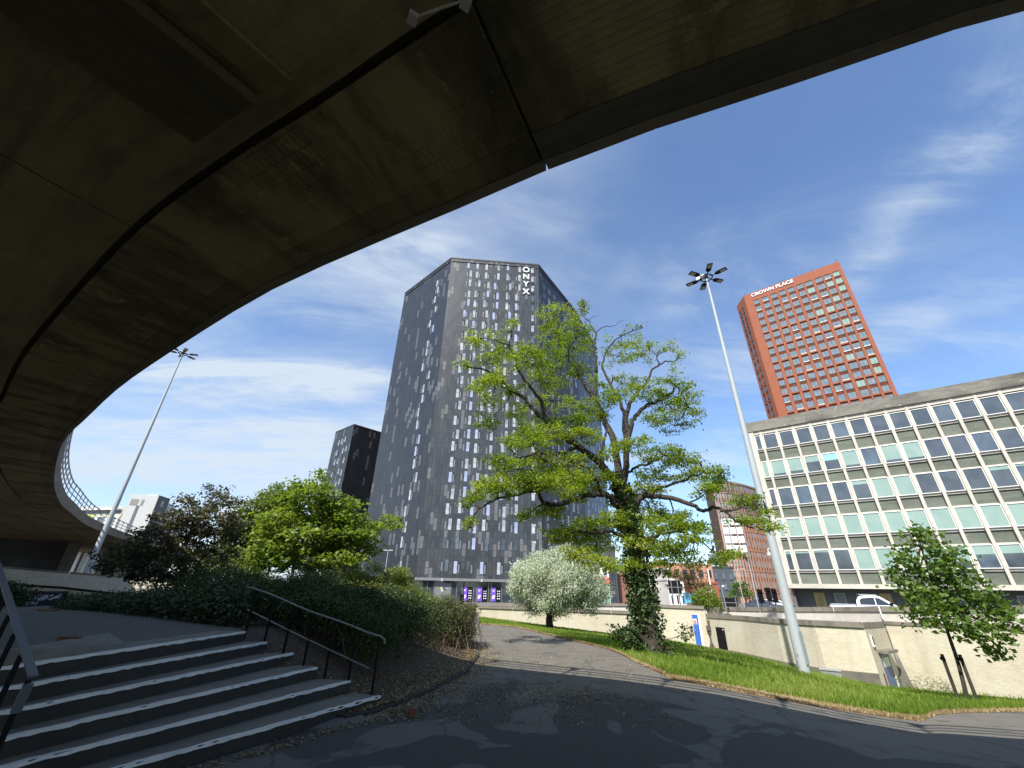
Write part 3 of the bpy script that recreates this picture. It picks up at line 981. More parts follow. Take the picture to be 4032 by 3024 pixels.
# piers
PIERM = concrete('pier_concrete', (0.13, 0.12, 0.10), (0.04, 0.036, 0.03), stain=0.7)
for sp in (SJ + 88,):
    for uu in (3.2, 8.6):
        mb = MB()
        p = fp(sp, uu, 0.0); t = etan(sp)
        mb.cbox((p[0], p[1], -0.2), 1.0, 1.1, 7.18, math.atan2(t[1], t[0]))
        mb.build('pier', PIERM, fly)
# conduit with two junction boxes fixed to the soffit
cd = thing('cable_conduit', 'pale cable conduit with two junction boxes on the dark soffit', 'conduit', onz(950, 18, 6.94))
CG = plain('conduit_grey', (0.50, 0.48, 0.44), 0.5)
A, B2 = onz(892, 38, 6.955), onz(1040, -12, 6.955)
mb = MB(); mb.tube([A, (A + B2) / 2, B2], 0.012, 8); mb.build('pipe', CG, cd)
for p in (A, onz(1006, 6, 6.955)):
    mb = MB(); mb.cbox((p[0], p[1], 6.90), 0.10, 0.10, 0.085, 0.5); mb.build('junction_box', CG, cd)

# ------------------------------------------------------------------ retaining walls
def wall_seg(name, label, cat, pts, thick=0.4, cop=0.2, over=0.09, mat=None, step=None, coping_mat=None):
    """pts: (azimuth, distance, z bottom, z top)"""
    P = [pol(a, h) for a, h, _, _ in pts]
    root = thing(name, label, cat, (P[0][0], P[0][1], pts[0][2]))
    B_ = [pol(a, h + thick) for a, h, _, _ in pts]
    mb = MB(); s = 0
    for i in range(len(P) - 1):
        L = np.linalg.norm(P[i + 1] - P[i])
        zb0, zb1, zt0, zt1 = pts[i][2] - 0.3, pts[i + 1][2] - 0.3, pts[i][3] - cop, pts[i + 1][3] - cop
        n = max(1, int(L / 1.5))
        def at(P0, P1, k, z0, z1):
            q = P0 + (P1 - P0) * k
            return V(q[0], q[1], z0 + (z1 - z0) * k)
        for k in range(n):
            f0, f1 = k / n, (k + 1) / n
            a, b2 = at(P[i], P[i + 1], f0, zb0, zb1), at(P[i], P[i + 1], f1, zb0, zb1)
            c, d = at(P[i], P[i + 1], f1, zt0, zt1), at(P[i], P[i + 1], f0, zt0, zt1)
            mb.poly([a, b2, c, d], [(s + L * f0, a[2]), (s + L * f1, b2[2]), (s + L * f1, c[2]), (s + L * f0, d[2])])
        mb.poly([V(*B_[i][:2], zb0), V(*B_[i + 1][:2], zb1), V(*B_[i + 1][:2], zt1), V(*B_[i][:2], zt0)], [(s, zb0), (s + L, zb1), (s + L, zt1), (s, zt0)])
        mb.poly([V(*P[i][:2], zt0), V(*P[i + 1][:2], zt1), V(*B_[i + 1][:2], zt1), V(*B_[i][:2], zt0)])
        s += L
    for i in (0, len(P) - 1):
        mb.poly([V(*P[i][:2], pts[i][2] - .3), V(*B_[i][:2], pts[i][2] - .3), V(*B_[i][:2], pts[i][3] - cop), V(*P[i][:2], pts[i][3] - cop)], [(0, pts[i][2]), (thick, pts[i][2]), (thick, pts[i][3]), (0, pts[i][3])])
    mb.build('wall', mat or CREAM, root)
    mb = MB()
    F = [pol(a, h - over) for a, h, _, _ in pts]; K = [pol(a, h + thick + over) for a, h, _, _ in pts]
    for i in range(len(P) - 1):
        L = np.linalg.norm(F[i + 1] - F[i]); n = max(1, int(L / 1.8))
        for k in range(n):
            f0, f1 = k / n, (k + 1) / n - 0.008
            z0a, z0b = pts[i][3] + (pts[i + 1][3] - pts[i][3]) * f0, pts[i][3] + (pts[i + 1][3] - pts[i][3]) * f1
            fa, fb = F[i] + (F[i + 1] - F[i]) * f0, F[i] + (F[i + 1] - F[i]) * f1
            ka, kb = K[i] + (K[i + 1] - K[i]) * f0, K[i] + (K[i + 1] - K[i]) * f1
            mb.prism([fa, fb, kb, ka], [z0a - cop, z0b - cop, z0b - cop, z0a - cop], [z0a, z0b, z0b, z0a])
    mb.build('coping', coping_mat or COPING, root)
    return root
W1 = wall_seg('retaining_wall', 'cream painted brick wall behind the silver leaved bush, with dark coping', 'wall',
              [(-3.5, 36, -0.12, 0.66), (4.8, 36.2, -0.62, 0.58), (12.5, 36.6, -1.08, 0.50), (15.25, 37, -1.2, 0.48)])
wall_seg('parapet_wall', 'low white road parapet above the cream wall by the ivy covered trunk', 'wall',
         [(-1.4, 39.5, 0.2, 0.72), (6, 39.5, 0.2, 0.82), (12.8, 39.6, 0.2, 0.93), (15.25, 39.8, 0.2, 0.95)], mat=WHITEPANEL)
wall_seg('parapet_wall', 'pale low wall at the end of the path beyond the hedge tip', 'wall',
         [(-8.5, 42, -0.1, 0.68), (-5.6, 41.5, -0.1, 0.68), (-3.4, 41, -0.1, 0.66)], mat=CREAM)
wall_seg('ramp_wall', 'pinkish grey ramp wall in front of the tower doors', 'wall',
         [(-12.5, 52, -0.1, 0.95), (-9, 50, -0.1, 0.78), (-5.7, 48, -0.1, 0.62)], mat=concrete('pink_concrete', (0.42, 0.36, 0.32), (0.25, 0.21, 0.19), uv=True, stain=.4), cop=0.08, over=0.02)
W2 = wall_seg('retaining_wall', 'full height cream brick wall with the bright blue door, right of the trunk', 'wall',
              [(15.3, 37, -1.2, 0.99), (18.5, 37.3, -1.42, 0.97), (22.9, 37.4, -1.78, 0.94)])
W3 = wall_seg('retaining_wall', 'long curved cream brick wall behind the tall lamp mast with black door and downpipe', 'wall',
              [(22.95, 37.4, -1.78, 0.44), (26.3, 34.6, -1.82, 0.50), (29.6, 31.8, -1.88, 0.51), (33, 30.3, -2.2, 0.55), (37, 30.3, -2.5, 0.55), (38.6, 33.35, -2.7, 0.53)], cop=0.24)
slb = MB()
for (a0, h0, g0), (a1, h1, g1) in zip([(22.95, 37.85, 40.95), (26.3, 35.1, 39.4), (29.6, 32.3, 37.7), (33, 30.8, 36.25), (37, 30.8, 34.5)], [(26.3, 35.1, 39.4), (29.6, 32.3, 37.7), (33, 30.8, 36.25), (37, 30.8, 34.5), (38.6, 33.4, 33.85)]):
    slb.poly([pol(a0, h0, .30), pol(a1, h1, .30), pol(a1, g1, .30), pol(a0, g0, .30)])
slb.build('ledge_roof', COPING, W3)
wall_seg('parapet_wall', 'white road parapet set back above the curved cream wall, pickup behind it', 'wall',
         [(22.95, 41, 0.3, 0.91), (26, 39.5, 0.3, 0.90), (31, 37, 0.3, 1.03), (35, 35.5, 0.3, 1.15), (38.62, 33.9, 0.3, 1.26)], mat=WHITEPANEL, cop=0.24)
W4 = wall_seg('retaining_wall', 'tall cream brick wall on the right with canopy door behind the young tree', 'wall',
              [(38.7, 33.4, -2.6, 0.56), (42, 32.9, -2.65, 0.58), (48, 32.3, -2.6, 0.62), (55, 33, -2.4, .62), (66, 36, -2.2, .6), (80, 44, -1.5, .6)], cop=0.16, over=0.05)
wall_seg('parapet_wall', 'bright white road parapet at the right edge above the tall brick wall', 'wall',
         [(38.7, 33.5, 0.7, 1.27), (42, 33.0, 0.7, 1.34), (48, 32.4, 0.7, 1.5), (55, 33.1, 0.7, 1.55), (66, 36, 0.7, 1.6), (80, 44, .7, 1.6)], mat=WHITEPANEL, cop=0.26)
LW = wall_seg('parapet_wall', 'long white wall with a dark stripe under the flyover on the far left', 'wall',
              [(-62, 50, 0.2, 2.7), (-52, 44.5, 0.2, 2.5), (-48, 42, 0.2, 2.42), (-43.8, 38.3, 0.2, 2.18), (-40, 34.5, 0.2, 2.0), (-35, 32.5, 0.2, 1.9), (-28, 33, 0.2, 1.75), (-20, 36, .2, 1.5)], mat=CREAM, cop=0.12)
mb = MB()
for (a0, h0, z0, z1), (a1, h1, y0, y1) in zip([(-62, 50, 1.74, 2.58), (-48, 42, 1.53, 2.30), (-43.8, 38.3, 1.38, 2.06), (-40, 34.5, 1.14, 1.88)], [(-48, 42, 1.53, 2.30), (-43.8, 38.3, 1.38, 2.06), (-40, 34.5, 1.14, 1.88), (-28, 33, .9, 1.63)]):
    p, q = pol(a0, h0 - .12), pol(a1, h1 - .12); p2, q2 = pol(a0, h0 - .004), pol(a1, h1 - .004)
    mb.prism([p, q, q2, p2], [z0, y0, y0, z0], [z1, y1, y1, z1])
mb.build('white_panel', WHITEPANEL, LW)
mb = MB()
for (a0, h0, z0), (a1, h1, y0) in zip([(-62, 50, 1.74), (-48, 42, 1.53), (-43.8, 38.3, 1.38), (-40, 34.5, 1.14)], [(-48, 42, 1.53), (-43.8, 38.3, 1.38), (-40, 34.5, 1.14), (-28, 33, .9)]):
    p, q = pol(a0, h0 - .08), pol(a1, h1 - .08); p2, q2 = pol(a0, h0 - .006), pol(a1, h1 - .006)
    mb.prism([p, q, q2, p2], [z0 - .13, y0 - .13, y0 - .13, z0 - .13], [z0 - .004, y0 - .004, y0 - .004, z0 - .004])
mb.build('dark_stripe', BLACKP, LW)

def wall_frame(root_pts, az):
    for a, b2 in zip(root_pts[:-1], root_pts[1:]):
        if a[0] <= az <= b2[0]:
            F = Face(pol(a[0], a[1]), pol(b2[0], b2[1]))
            k = V(math.sin(R(az)), math.cos(R(az)), 0)
            # intersection parameter of the sight line with the wall line
            A = np.array([[k[0], -F.e[0]], [k[1], -F.e[1]]])
            r_ = np.linalg.solve(A, F.p0[:2])
            return F, r_[1], r_[0]
W2P = [(15.3, 37), (18.5, 37.3), (22.9, 37.4)]
W3P = [(22.95, 37.4), (26.3, 34.6), (29.6, 31.8), (33, 30.3), (37, 30.3), (38.6, 33.35)]
W4P = [(38.7, 33.4), (42, 32.9), (48, 32.3), (55, 33)]
def zel(hd, el):
    return 1.6 + hd * math.tan(R(el))
# blue door
F, t0, h0 = wall_frame(W2P, 21.42); _, t1, h1 = wall_frame(W2P, 22.18)
zt, zb_ = zel(37.4, -1.88), zel(37.4, -4.97)
mb = MB(); F.box(mb, t0 + .02, t1 - .10, zb_, zt, 0.004, 0.02); door = mb.build('door', BLUE, W2)
mb = MB(); F.box(mb, t1 - .095, t1 + .06, zb_ - .05, zt + .05, 0.004, 0.05); F.box(mb, t0 - .01, t1 - .10, zt + .002, zt + .045, 0.004, 0.04); mb.build('door_frame', WHITE, door)
mb = MB(); F.box(mb, t0 + .04, t1 - .20, zt - .62, zt - .27, 0.021, 0.028)
sg = mb.build('sign_panel', WHITE, door)
for (za, zb2, colr, nm) in ((-.37, -.30, (0.45, 0.42, 0.08), 'yellow_green_line'), (-.46, -.39, (0.6, .06, .05), 'red_line'), (-.53, -.48, (.6, .06, .05), 'red_line'), (-.60, -.55, (.06, .07, .12), 'dark_line')):
    mb = MB(); F.box(mb, t0 + .06, t1 - .225, zt + za, zt + zb2, 0.0285, 0.030); mb.build(nm, plain('sign_' + nm, colr, .5), door)
mb = MB(); F.box(mb, t0 + .05, t0 + .13, zb_ + 1.02, zb_ + 1.05, .021, .07); mb.build('handle', GALV, door)
mb = MB(); F.box(mb, t0 - .26, t0 - .05, zb_ + 0.75, zb_ + 1.28, 0.004, 0.09); mb.build('meter_box', COPING, W2)
# black door and downpipe on the curved wall
F, t0, h0 = wall_frame(W3P, 23.74); _, t1, h1 = wall_frame(W3P, 24.56)
zt, zb_ = zel(36.6, -3.0), zel(36.4, -5.05)
mb = MB(); F.box(mb, t0, t1, zb_, zt, 0.004, 0.045); bd = mb.build('black_door', BLACKP, W3)
mb = MB(); F.box(mb, t1 - .17, t1 - .05, zt - .15, zt - .09, 0.046, 0.05); mb.build('label_plate', WHITE, bd)
F, t0, _ = wall_frame(W3P, 23.12)
mb = MB()
PIPE = plain('downpipe_brown', (0.11, 0.09, 0.07), .6)
mb.tube([F.pt(t0, -0.62, .09), F.pt(t0, -1.45, .09), F.pt(t0 + .02, -1.55, .12), F.pt(t0 + .02, -1.8, .12)], 0.05, 8)
for z_ in (-0.75, -1.45):
    F.box(mb, t0 - .08, t0 + .08, z_ - .05, z_ + .05, 0.005, 0.16)
F.box(mb, t0 - .12, t0 + .12, -0.60, -0.30, 0.005, .22)
F.box(mb, t0 - .09, t0 + .09, -0.25, 0.05, 0.004, .06)
mb.build('downpipe', PIPE, W3)
# plinth of the curved wall
mb = MB()
for (a0, h0), (a1, h1) in zip(W3P[:4], W3P[1:5]):
    mb.prism([pol(a0, h0 - .07), pol(a1, h1 - .07), pol(a1, h1 - .004), pol(a0, h0 - .004)], -2.6, -1.60 if a0 < 26 else -1.62)
mb.build('plinth', concrete('plinth', (0.16, 0.145, 0.12), (.05, .045, .04), stain=.6), W3)
# canopy door, vent and rust patch near the corner
F, t0, _ = wall_frame(W3P, 37.48); _, t1, hh = wall_frame(W3P, 38.12)
zt, zb_ = zel(hh, -4.25), -3.0
mb = MB(); F.box(mb, t0 + .06, t1 - .06, zb_, zt, 0.004, 0.03); dd = mb.build('door', plain('faded_blue_door', (0.075, 0.12, 0.22), .5), W3)
mb = MB(); F.box(mb, t0 + .16, t1 - .18, zt - .62, zt - .22, .031, .036); mb.build('notice', OFFW, dd)
mb = MB(); F.box(mb, t0 - .12, t1 + .22, zt, zt + .13, 0.004, .45); mb.build('canopy', COPING, W3)
mb = MB(); F.box(mb, t1 - .05, t1 + .10, zb_, zt - .003, 0.004, .05); mb.build('door_jamb', OFFW, dd)
mb = MB(); F.box(mb, t0 - .52, t0 - .28, zt + .28, zt + .78, .004, .07); vp = mb.build('vent', OFFW, W3)
mb = MB(); F.box(mb, t0 - .48, t0 - .30, zt + .38, zt + .74, .071, .075); mb.build('grille', plain('vent_brown', (.12, .10, .085), .7), vp)
mb = MB(); F.box(mb, t0 - .32, t0 - .12, zt - 1.35, zt - .85, .004, .012); mb.build('rust_plate', plain('rust_plate', (.20, .07, .04), .8), W3)
# drainpipe seam at the wall corner
mb = MB(); mb.tube([pol(38.75, 33.32, -2.7), pol(38.72, 33.32, 0.25)], 0.015, 6); mb.build('corner_pipe', CREAM, W4)
# electricity box low on the grass
eb = thing('cable_cabinet', 'small grey cable cabinet half sunk in the grass by the lamp mast', 'cabinet', pol(33.3, 27, -2.0))
p = pol(33.3, 26.6)
mb = MB(); mb.cbox((p[0], p[1], lawn_z(33.3, 26.6) - .3), 0.75, 0.35, 0.62, R(-33)); mb.build('case', GREYM if False else plain('cabinet_grey', (.20, .21, .20), .6), eb)
mb = MB(); mb.cbox((p[0], p[1], lawn_z(33.3, 26.6) + .322), .80, 0.42, 0.05, R(-33)); mb.build('lid', plain('cabinet_lid', (.28, .29, .28), .6), eb)
# concrete planter and small post on the ledge
pl = thing('planter', 'weathered concrete planter on the wall ledge with a leafy shrub', 'planter', pol(23.9, 38.8, .3))
mb = MB()
p = pol(23.85, 38.9)
mb.prism([(p[0] + .5 * math.cos(a), p[1] + .5 * math.sin(a)) for a in np.linspace(0, 2 * math.pi, 15)[:-1]], 0.42, 0.86)
mb.prism([(p[0] + .42 * math.cos(a), p[1] + .42 * math.sin(a)) for a in np.linspace(0, 2 * math.pi, 15)[:-1]], 0.29, 0.418)
mb.build('bowl', COPING, pl)
sp_ = thing('lamp_post', 'thin short grey post leaning on the wall ledge beside the planter', 'post', pol(24.95, 38.2, .3))
mb = MB(); a, b2 = pol(25.15, 38.2, .3), pol(25.05, 38.3, 2.35)
mb.tube([a, b2], [.055, .045], 8); mb.build('pole', GREYM, sp_)
mb = MB(); mb.cbox((a[0], a[1], .30), .34, .34, .16); mb.build('base', BLACKP, sp_)
mb = MB(); mb.cbox((b2[0] + .12, b2[1], 2.25), .14, .12, .12); mb.build('head', OFFW, sp_)

# ------------------------------------------------------------------ lamp masts
def lamp_mast(label, base, H):
    root = thing('lamp_mast', label, 'lamp mast', base, 'tall six armed lamp masts')
    b = np.asarray(base, float)
    mb = MB()
    mb.tube([b + V(0, 0, -0.4), b + V(0, 0, 1.9)], [.205, .195], 20)
    mb.tube([b + V(0, 0, 1.9), b + V(0, 0, 6.6)], [.188, .155], 20)
    mb.tube([b + V(0, 0, 6.55), b + V(0, 0, 13.2)], [.148, .105], 18)
    mb.tube([b + V(0, 0, 13.15), b + V(0, 0, H)], [.099, .055], 16)
    mb.build('pole', GALV, root, smooth=True)
    mb = MB(); mb.cbox(b + V(.08, -.15, .35), .19, .11, 1.1, 0.5); mb.build('access_door', plain('galv_door', (.33, .37, .40), .5, .3), root)
    mb = MB()
    ring = [b + V(.33 * math.cos(a), .33 * math.sin(a), H - .02) for a in np.linspace(0, 2 * math.pi, 21)]
    mb.tube(ring, .035, 7, cap=False)
    for k in range(6):
        a = k * math.pi / 3 + .3
        mb.tube([b + V(.05 * math.cos(a), .05 * math.sin(a), H + .05), b + V(.33 * math.cos(a), .33 * math.sin(a), H - .02)], .022, 6)
    mb.tube([b + V(0, 0, H - .05), b + V(0, 0, H + .22)], [.11, .06], 10)
    mb.build('head_ring', BLACKP, root)
    mb = MB(); mb.cbox(b + V(-.22, .18, H + .03), .2, .45, .2, .7); mb.build('winch_box', WHITE, root)
    for k in range(6):
        a = k * math.pi / 3 + .3
        d = V(math.cos(a), math.sin(a), 0); n_ = V(-d[1], d[0], 0); up = V(0, 0, 1)
        tilt = unit(d + up * .05); un = unit(np.cross(tilt, n_)) * -1
        if un[2] < 0: un = -un
        o_ = b + V(0, 0, H - .02) + d * .50
        mb = MB()
        mb.tube([b + V(0, 0, H - .02) + d * .33, o_ + tilt * .03], .028, 7)
        lo = [o_ - n_ * .055, o_ + tilt * .12 - n_ * .145, o_ + tilt * .64 - n_ * .145, o_ + tilt * .66 + n_ * .145, o_ + tilt * .12 + n_ * .145, o_ + n_ * .055]
        hi = [q + un * .055 for q in lo]
        mb.poly(lo); mb.poly(hi[::-1], m=1)
        for i in range(6):
            j = (i + 1) % 6
            mb.poly([lo[i], lo[j], hi[j], hi[i]])
        lum = mb.build('luminaire', [BLACKP, WHITE], root)
        mb = MB()
        q0 = o_ + tilt * .30 - n_ * .11 - un * .004
        mb.poly([q0, q0 + tilt * .30, q0 + tilt * .30 + n_ * .22, q0 + n_ * .22])
        mb.build('lens', plain('lamp_lens', (.36, .33, .29), .35), lum)
    return root
lb = pol(31.12, 22.0, lawn_z(31.12, 22.0))
mast = lamp_mast('tall grey lamp mast rooted in the grass slope before the white office block', lb, 16.9 + 2.55)
lb2 = pol(-42.7, 44.0, 0.86)
copy_tree(mast, lb2, 'distant grey lamp mast on the left rising beyond the flyover edge')

# ------------------------------------------------------------------ glass
def glassmat(name, base, rough=0.06, spec=0.9, var=None):
    m, t, b = newmat(name)
    if var:
        c = mix(t, ramp(t, noise(t, 0.6, 3, .5, dist=.5), [(.35, 0.0), (.7, 1.0)]), base, var)
        t.links.new(c, b.inputs['Base Color'])
    else:
        b.inputs['Base Color'].default_value = (*base, 1)
    b.inputs['Roughness'].default_value = rough
    b.inputs['Specular IOR Level'].default_value = spec
    return m
GLASS = glassmat('dark_glass', (0.025, 0.033, 0.042), var=(.05, .06, .075))
GLASSO = glassmat('office_glass', (0.050, 0.062, 0.074), var=(.085, .10, .115))
GLASSB = glassmat('blue_glass', (0.055, 0.075, 0.10), var=(.10, .13, .16))
GLASSC = glassmat('grey_blue_glass', (0.12, 0.155, 0.18), var=(.20, .24, .265))
CURT = glassmat('curtained_glass', (0.22, 0.235, 0.255), 0.12, var=(.46, .48, .50))
CURTB = glassmat('lilac_glass', (0.24, 0.27, 0.40), 0.12, var=(.36, .40, .52))
BLIND = glassmat('mint_blind', (0.21, 0.305, 0.265), 0.12, .6, var=(.26, .355, .31))
BLINDB = glassmat('cyan_blind', (0.25, 0.52, 0.58), 0.12, .6)
LOUVRE = glassmat('louvre_glass', (0.018, 0.02, 0.022), 0.25, .5, var=(.07, .075, .08))

def text_mesh(name, body, size, mat, parent, world, extrude=0.06, offset=0.0, align='CENTER', sx=1.0):
    cu = bpy.data.curves.new(name, 'FONT')
    cu.body = body; cu.size = size; cu.extrude = extrude; cu.offset = offset
    cu.align_x = align; cu.align_y = 'CENTER'
    tmp = bpy.data.objects.new(name, cu)
    me = bpy.data.meshes.new_from_object(tmp)
    bpy.data.objects.remove(tmp)
    me.name = name
    me.transform(Matrix.Diagonal((sx, 1, 1, 1)))
    me.materials.clear(); me.materials.append(mat)
    o = bpy.data.objects.new(name, me)
    return link(o, parent, world)
def face_text_mat(F, t, z, d):
    p = F.pt(t, z, d)     # text lies in local xy, faces +z = outward
    e, n = F.e, F.n
    return Matrix(((e[0], 0, n[0], p[0]), (e[1], 0, n[1], p[1]), (0, 1, 0, p[2]), (0, 0, 0, 1)))

# ------------------------------------------------------------------ dark panelled towers
def panel_mat(name, a, b_, light, thr, pw=0.66, ph=1.98, joint=(0.012, 0.013, 0.015), rough=0.34):
    m, t, b = newmat(name)
    tcn = N(t, 'ShaderNodeTexCoord')
    s_ = N(t, 'ShaderNodeSeparateXYZ'); t.links.new(tcn.outputs['UV'], s_.inputs[0])
    cb = N(t, 'ShaderNodeCombineXYZ'); t.links.new(s_.outputs[1], cb.inputs[0]); t.links.new(s_.outputs[0], cb.inputs[1])
    br = N(t, 'ShaderNodeTexBrick')
    br.offset = 0.5
    br.inputs['Scale'].default_value = 1
    br.inputs['Brick Width'].default_value = ph
    br.inputs['Row Height'].default_value = pw
    br.inputs['Mortar Size'].default_value = 0.026
    br.inputs['Mortar Smooth'].default_value = 0.0
    br.inputs['Color1'].default_value = (0, 0, 0, 1); br.inputs['Color2'].default_value = (1, 1, 1, 1)
    br.inputs['Mortar'].default_value = (0, 0, 0, 1)
    t.links.new(cb.outputs[0], br.inputs['Vector'])
    row_ = M(t, 'FLOOR', M(t, 'DIVIDE', s_.outputs[0], pw))
    col_ = M(t, 'FLOOR', M(t, 'ADD', M(t, 'DIVIDE', s_.outputs[1], ph), M(t, 'MULTIPLY', M(t, 'MODULO', row_, 2.0), 0.5)))
    cw = N(t, 'ShaderNodeCombineXYZ'); t.links.new(row_, cw.inputs[0]); t.links.new(col_, cw.inputs[1])
    wn_ = N(t, 'ShaderNodeTexWhiteNoise', noise_dimensions='2D'); t.links.new(cw.outputs[0], wn_.inputs['Vector'])
    c = ramp(t, wn_.outputs['Value'], [(0.0, a), (thr - .001, b_), (thr, light), (1.0, tuple(x * 1.12 for x in light))])
    c = mix(t, br.outputs['Fac'], c, joint)
    t.links.new(c, b.inputs['Base Color'])
    b.inputs['Roughness'].default_value = rough
    b.inputs['Specular IOR Level'].default_value = 0.45
    bump(t, b, br.outputs['Fac'], -0.6, 0.03)
    return m
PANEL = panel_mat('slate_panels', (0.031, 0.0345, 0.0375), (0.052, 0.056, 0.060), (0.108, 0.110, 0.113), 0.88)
PANELD = panel_mat('slate_panels_shade', (0.021, 0.0235, 0.029), (0.031, 0.034, 0.041), (0.085, 0.087, 0.094), 0.89)  # darker, bluer panel copy: the side faces' dimmer light put into the colour
PANELK = panel_mat('slate_panels_deep_shade', (0.011, 0.012, 0.016), (0.016, 0.018, 0.023), (0.055, 0.055, 0.062), 0.87)  # near-black panel copy: shade of the face turned from the sun

def mesh_window(name, wv, hv, bright_right, pane_mat):
    """local x across, y inward, z up; a pane with a dark louvre beside it"""
    pass

OZ = 73.0
OA, OB, OC, OD, OE = (-29.45, 88.7), (-15.18, 75.0), (5.83, 76.73), (16.8, 93.6), (26.3, 112.2)
onyx = thing('tower_block', 'tall slate grey panelled tower with white ONYX letters down its corner', 'tower', (OB[0], OB[1], 0))
mb = MB()
FL, FF, FR, FR2 = Face(OA, OB), Face(OB, OC), Face(OC, OD), Face(OD, OE)
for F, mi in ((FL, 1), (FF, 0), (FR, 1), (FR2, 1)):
    zlow = 3.45 if F is FF else 3.45
    F.rect(mb, 0, F.L, zlow, OZ, 0, mi)
mb.poly([V(*p, OZ - .6) for p in (OA, OB, OC, OD, OE, (5, 135), (-26, 118))])
Face(OE, (5, 135)).rect(mb, 0, Face(OE, (5, 135)).L, 0, OZ, 0, 1); Face((5, 135), (-26, 118)).rect(mb, 0, 35, 0, OZ, 0, 1); Face((-26, 118), OA).rect(mb, 0, Face((-26, 118), OA).L, 0, OZ, 0, 1)
mb.build('cladding', [PANEL, PANELD], onyx)
mb = MB()
for F in (FL, FF, FR, FR2):
    F.box(mb, 0.0, F.L - .12, OZ + .003, OZ + .35, -.4, .10)
    F.box(mb, 0.12, F.L - .12, OZ - .95, OZ - .80, 0.004, .16)
mb.build('roof_edge', DGREY, onyx)
# corner slot of glazing and corner column on the front
TS = FF.L
slot = MB(); FF.box(slot, TS - 1.85, TS - .95, 3.6, OZ - .05, 0.004, 0.02); sl_ = slot.build('glazed_slot', LOUVRE, onyx)
for i in range(24):
    z0 = 71.0 - 2.837 * i
    mb = MB(); FF.box(mb, TS - 1.80, TS - 1.22, z0 - .55, z0 + .55, 0.021, 0.03); FF.box(mb, TS - 1.80, TS - 1.05, z0 + .62, z0 + 1.05, 0.021, 0.03)
    mb.build('glazing_panel', CURT if random.random() < .75 else GLASSB, sl_)
rowz = [71.3 - 2.837 * i for i in range(23)] + [5.1]
unit_mesh = {}
def onyx_window_mesh(right, pane, louv, hv=1.85):
    key = (right, pane.name, louv)
    if key in unit_mesh:
        return unit_mesh[key]
    mb = MB()
    xp, xl = (0.68, 0.02) if right else (0.02, 0.68)
    if louv:
        mb.box(V(xl, -.008, -hv / 2), V(.60, 0, 0), V(0, .004, 0), V(0, 0, hv), 1)
        mb.box(V(xl + .08, -.014, -hv / 2 + .1), V(.22, 0, 0), V(0, .004, 0), V(0, 0, hv * .7), 2)
    f = MB()
    mb.box(V(xp, -.03, -hv / 2 - .05), V(.62, 0, 0), V(0, .022, 0), V(0, 0, hv + .1), 1)
    mb.box(V(xp + .035, -.036, -hv / 2 - .01), V(.55, 0, 0), V(0, .004, 0), V(0, 0, hv + .02), 0)
    me = bpy.data.meshes.new('window'); me.from_pydata(mb.v, [], mb.f)
    for x in (pane, LOUVRE, plain('vent_grey', (.16, .165, .17), .4)): me.materials.append(x)
    me.polygons.foreach_set('material_index', mb.mi); me.update()
    unit_mesh[key] = me
    return me
wins = []
rw = random.Random(5)
for i, z in enumerate(rowz):
    for c, tb in enumerate((-5.1, -2.95, -0.78, 1.45, 4.33, 6.5)):
        if z < 7 and c > 4:
            pass
        t_ = tb + 8.99
        dz = rw.choice((-.2, 0, 0, .25))
        right = rw.random() < .5
        pm = rw.choice((CURT, CURT, CURT, CURT, CURTB, CURTB)) if z > 10 else rw.choice((CURTB, GLASSB, CURT, GLASS))
        wins.append((i, FF, t_, z + dz, right, pm, i > 0))
    if i > 0:
        wins.append((i, FL, FL.L - rw.choice((4.4, 5.1, 5.8, 6.6)), z + rw.choice((-.5, 0, .3)), rw.random() < .5, rw.choice((CURT, CURT, CURT, CURTB)), True))
wins.sort(key=lambda q: q[3])
for k, (i, F, t_, z, right, pm, lv) in enumerate(wins[:100]):
    o = bpy.data.objects.new('window', onyx_window_mesh(right, pm, lv))
    link(o, onyx, F.mat(t_, z, 0.0))
rest = MB()
def add_mesh(mb, me, mat, mimap):
    off = len(mb.v)
    for v in me.vertices:
        mb.v.append(tuple(mat @ v.co))
    for p in me.polygons:
        mb.f.append(tuple(off + i for i in p.vertices)); mb.uv.append([(0, 0)] * len(p.vertices)); mb.mi.append(mimap[p.material_index])
PM = [CURT, CURTB, GLASSB, GLASS, LOUVRE, plain('vent_grey', (.16, .165, .17), .4)]
def pmi(pm): return {0: PM.index(pm), 1: 4, 2: 5}
for (i, F, t_, z, right, pm, lv) in wins[100:]:
    add_mesh(rest, onyx_window_mesh(right, pm, lv), F.mat(t_, z, 0), pmi(pm))
for F in (FR, FR2):
    t_ = 2.0
    while t_ < F.L - 1.6:
        for z in rowz[1:]:
            if rw.random() < .85:
                pm = rw.choice((CURT, CURTB, GLASSB))
                add_mesh(rest, onyx_window_mesh(rw.random() < .5, pm, True), F.mat(t_, z + rw.choice((-.25, 0, .25)), 0), pmi(pm))
        t_ += 2.75
o = rest.build('window_rows', PM, onyx); o['kind'] = 'stuff'
for ch, z in zip('ONYX', (71.05, 68.9, 66.68, 64.4)):
    text_mesh('letter', ch, 2.15, WHITE, onyx, face_text_mat(FF, 8.99 + 9.07, z, .16), .08, .045)
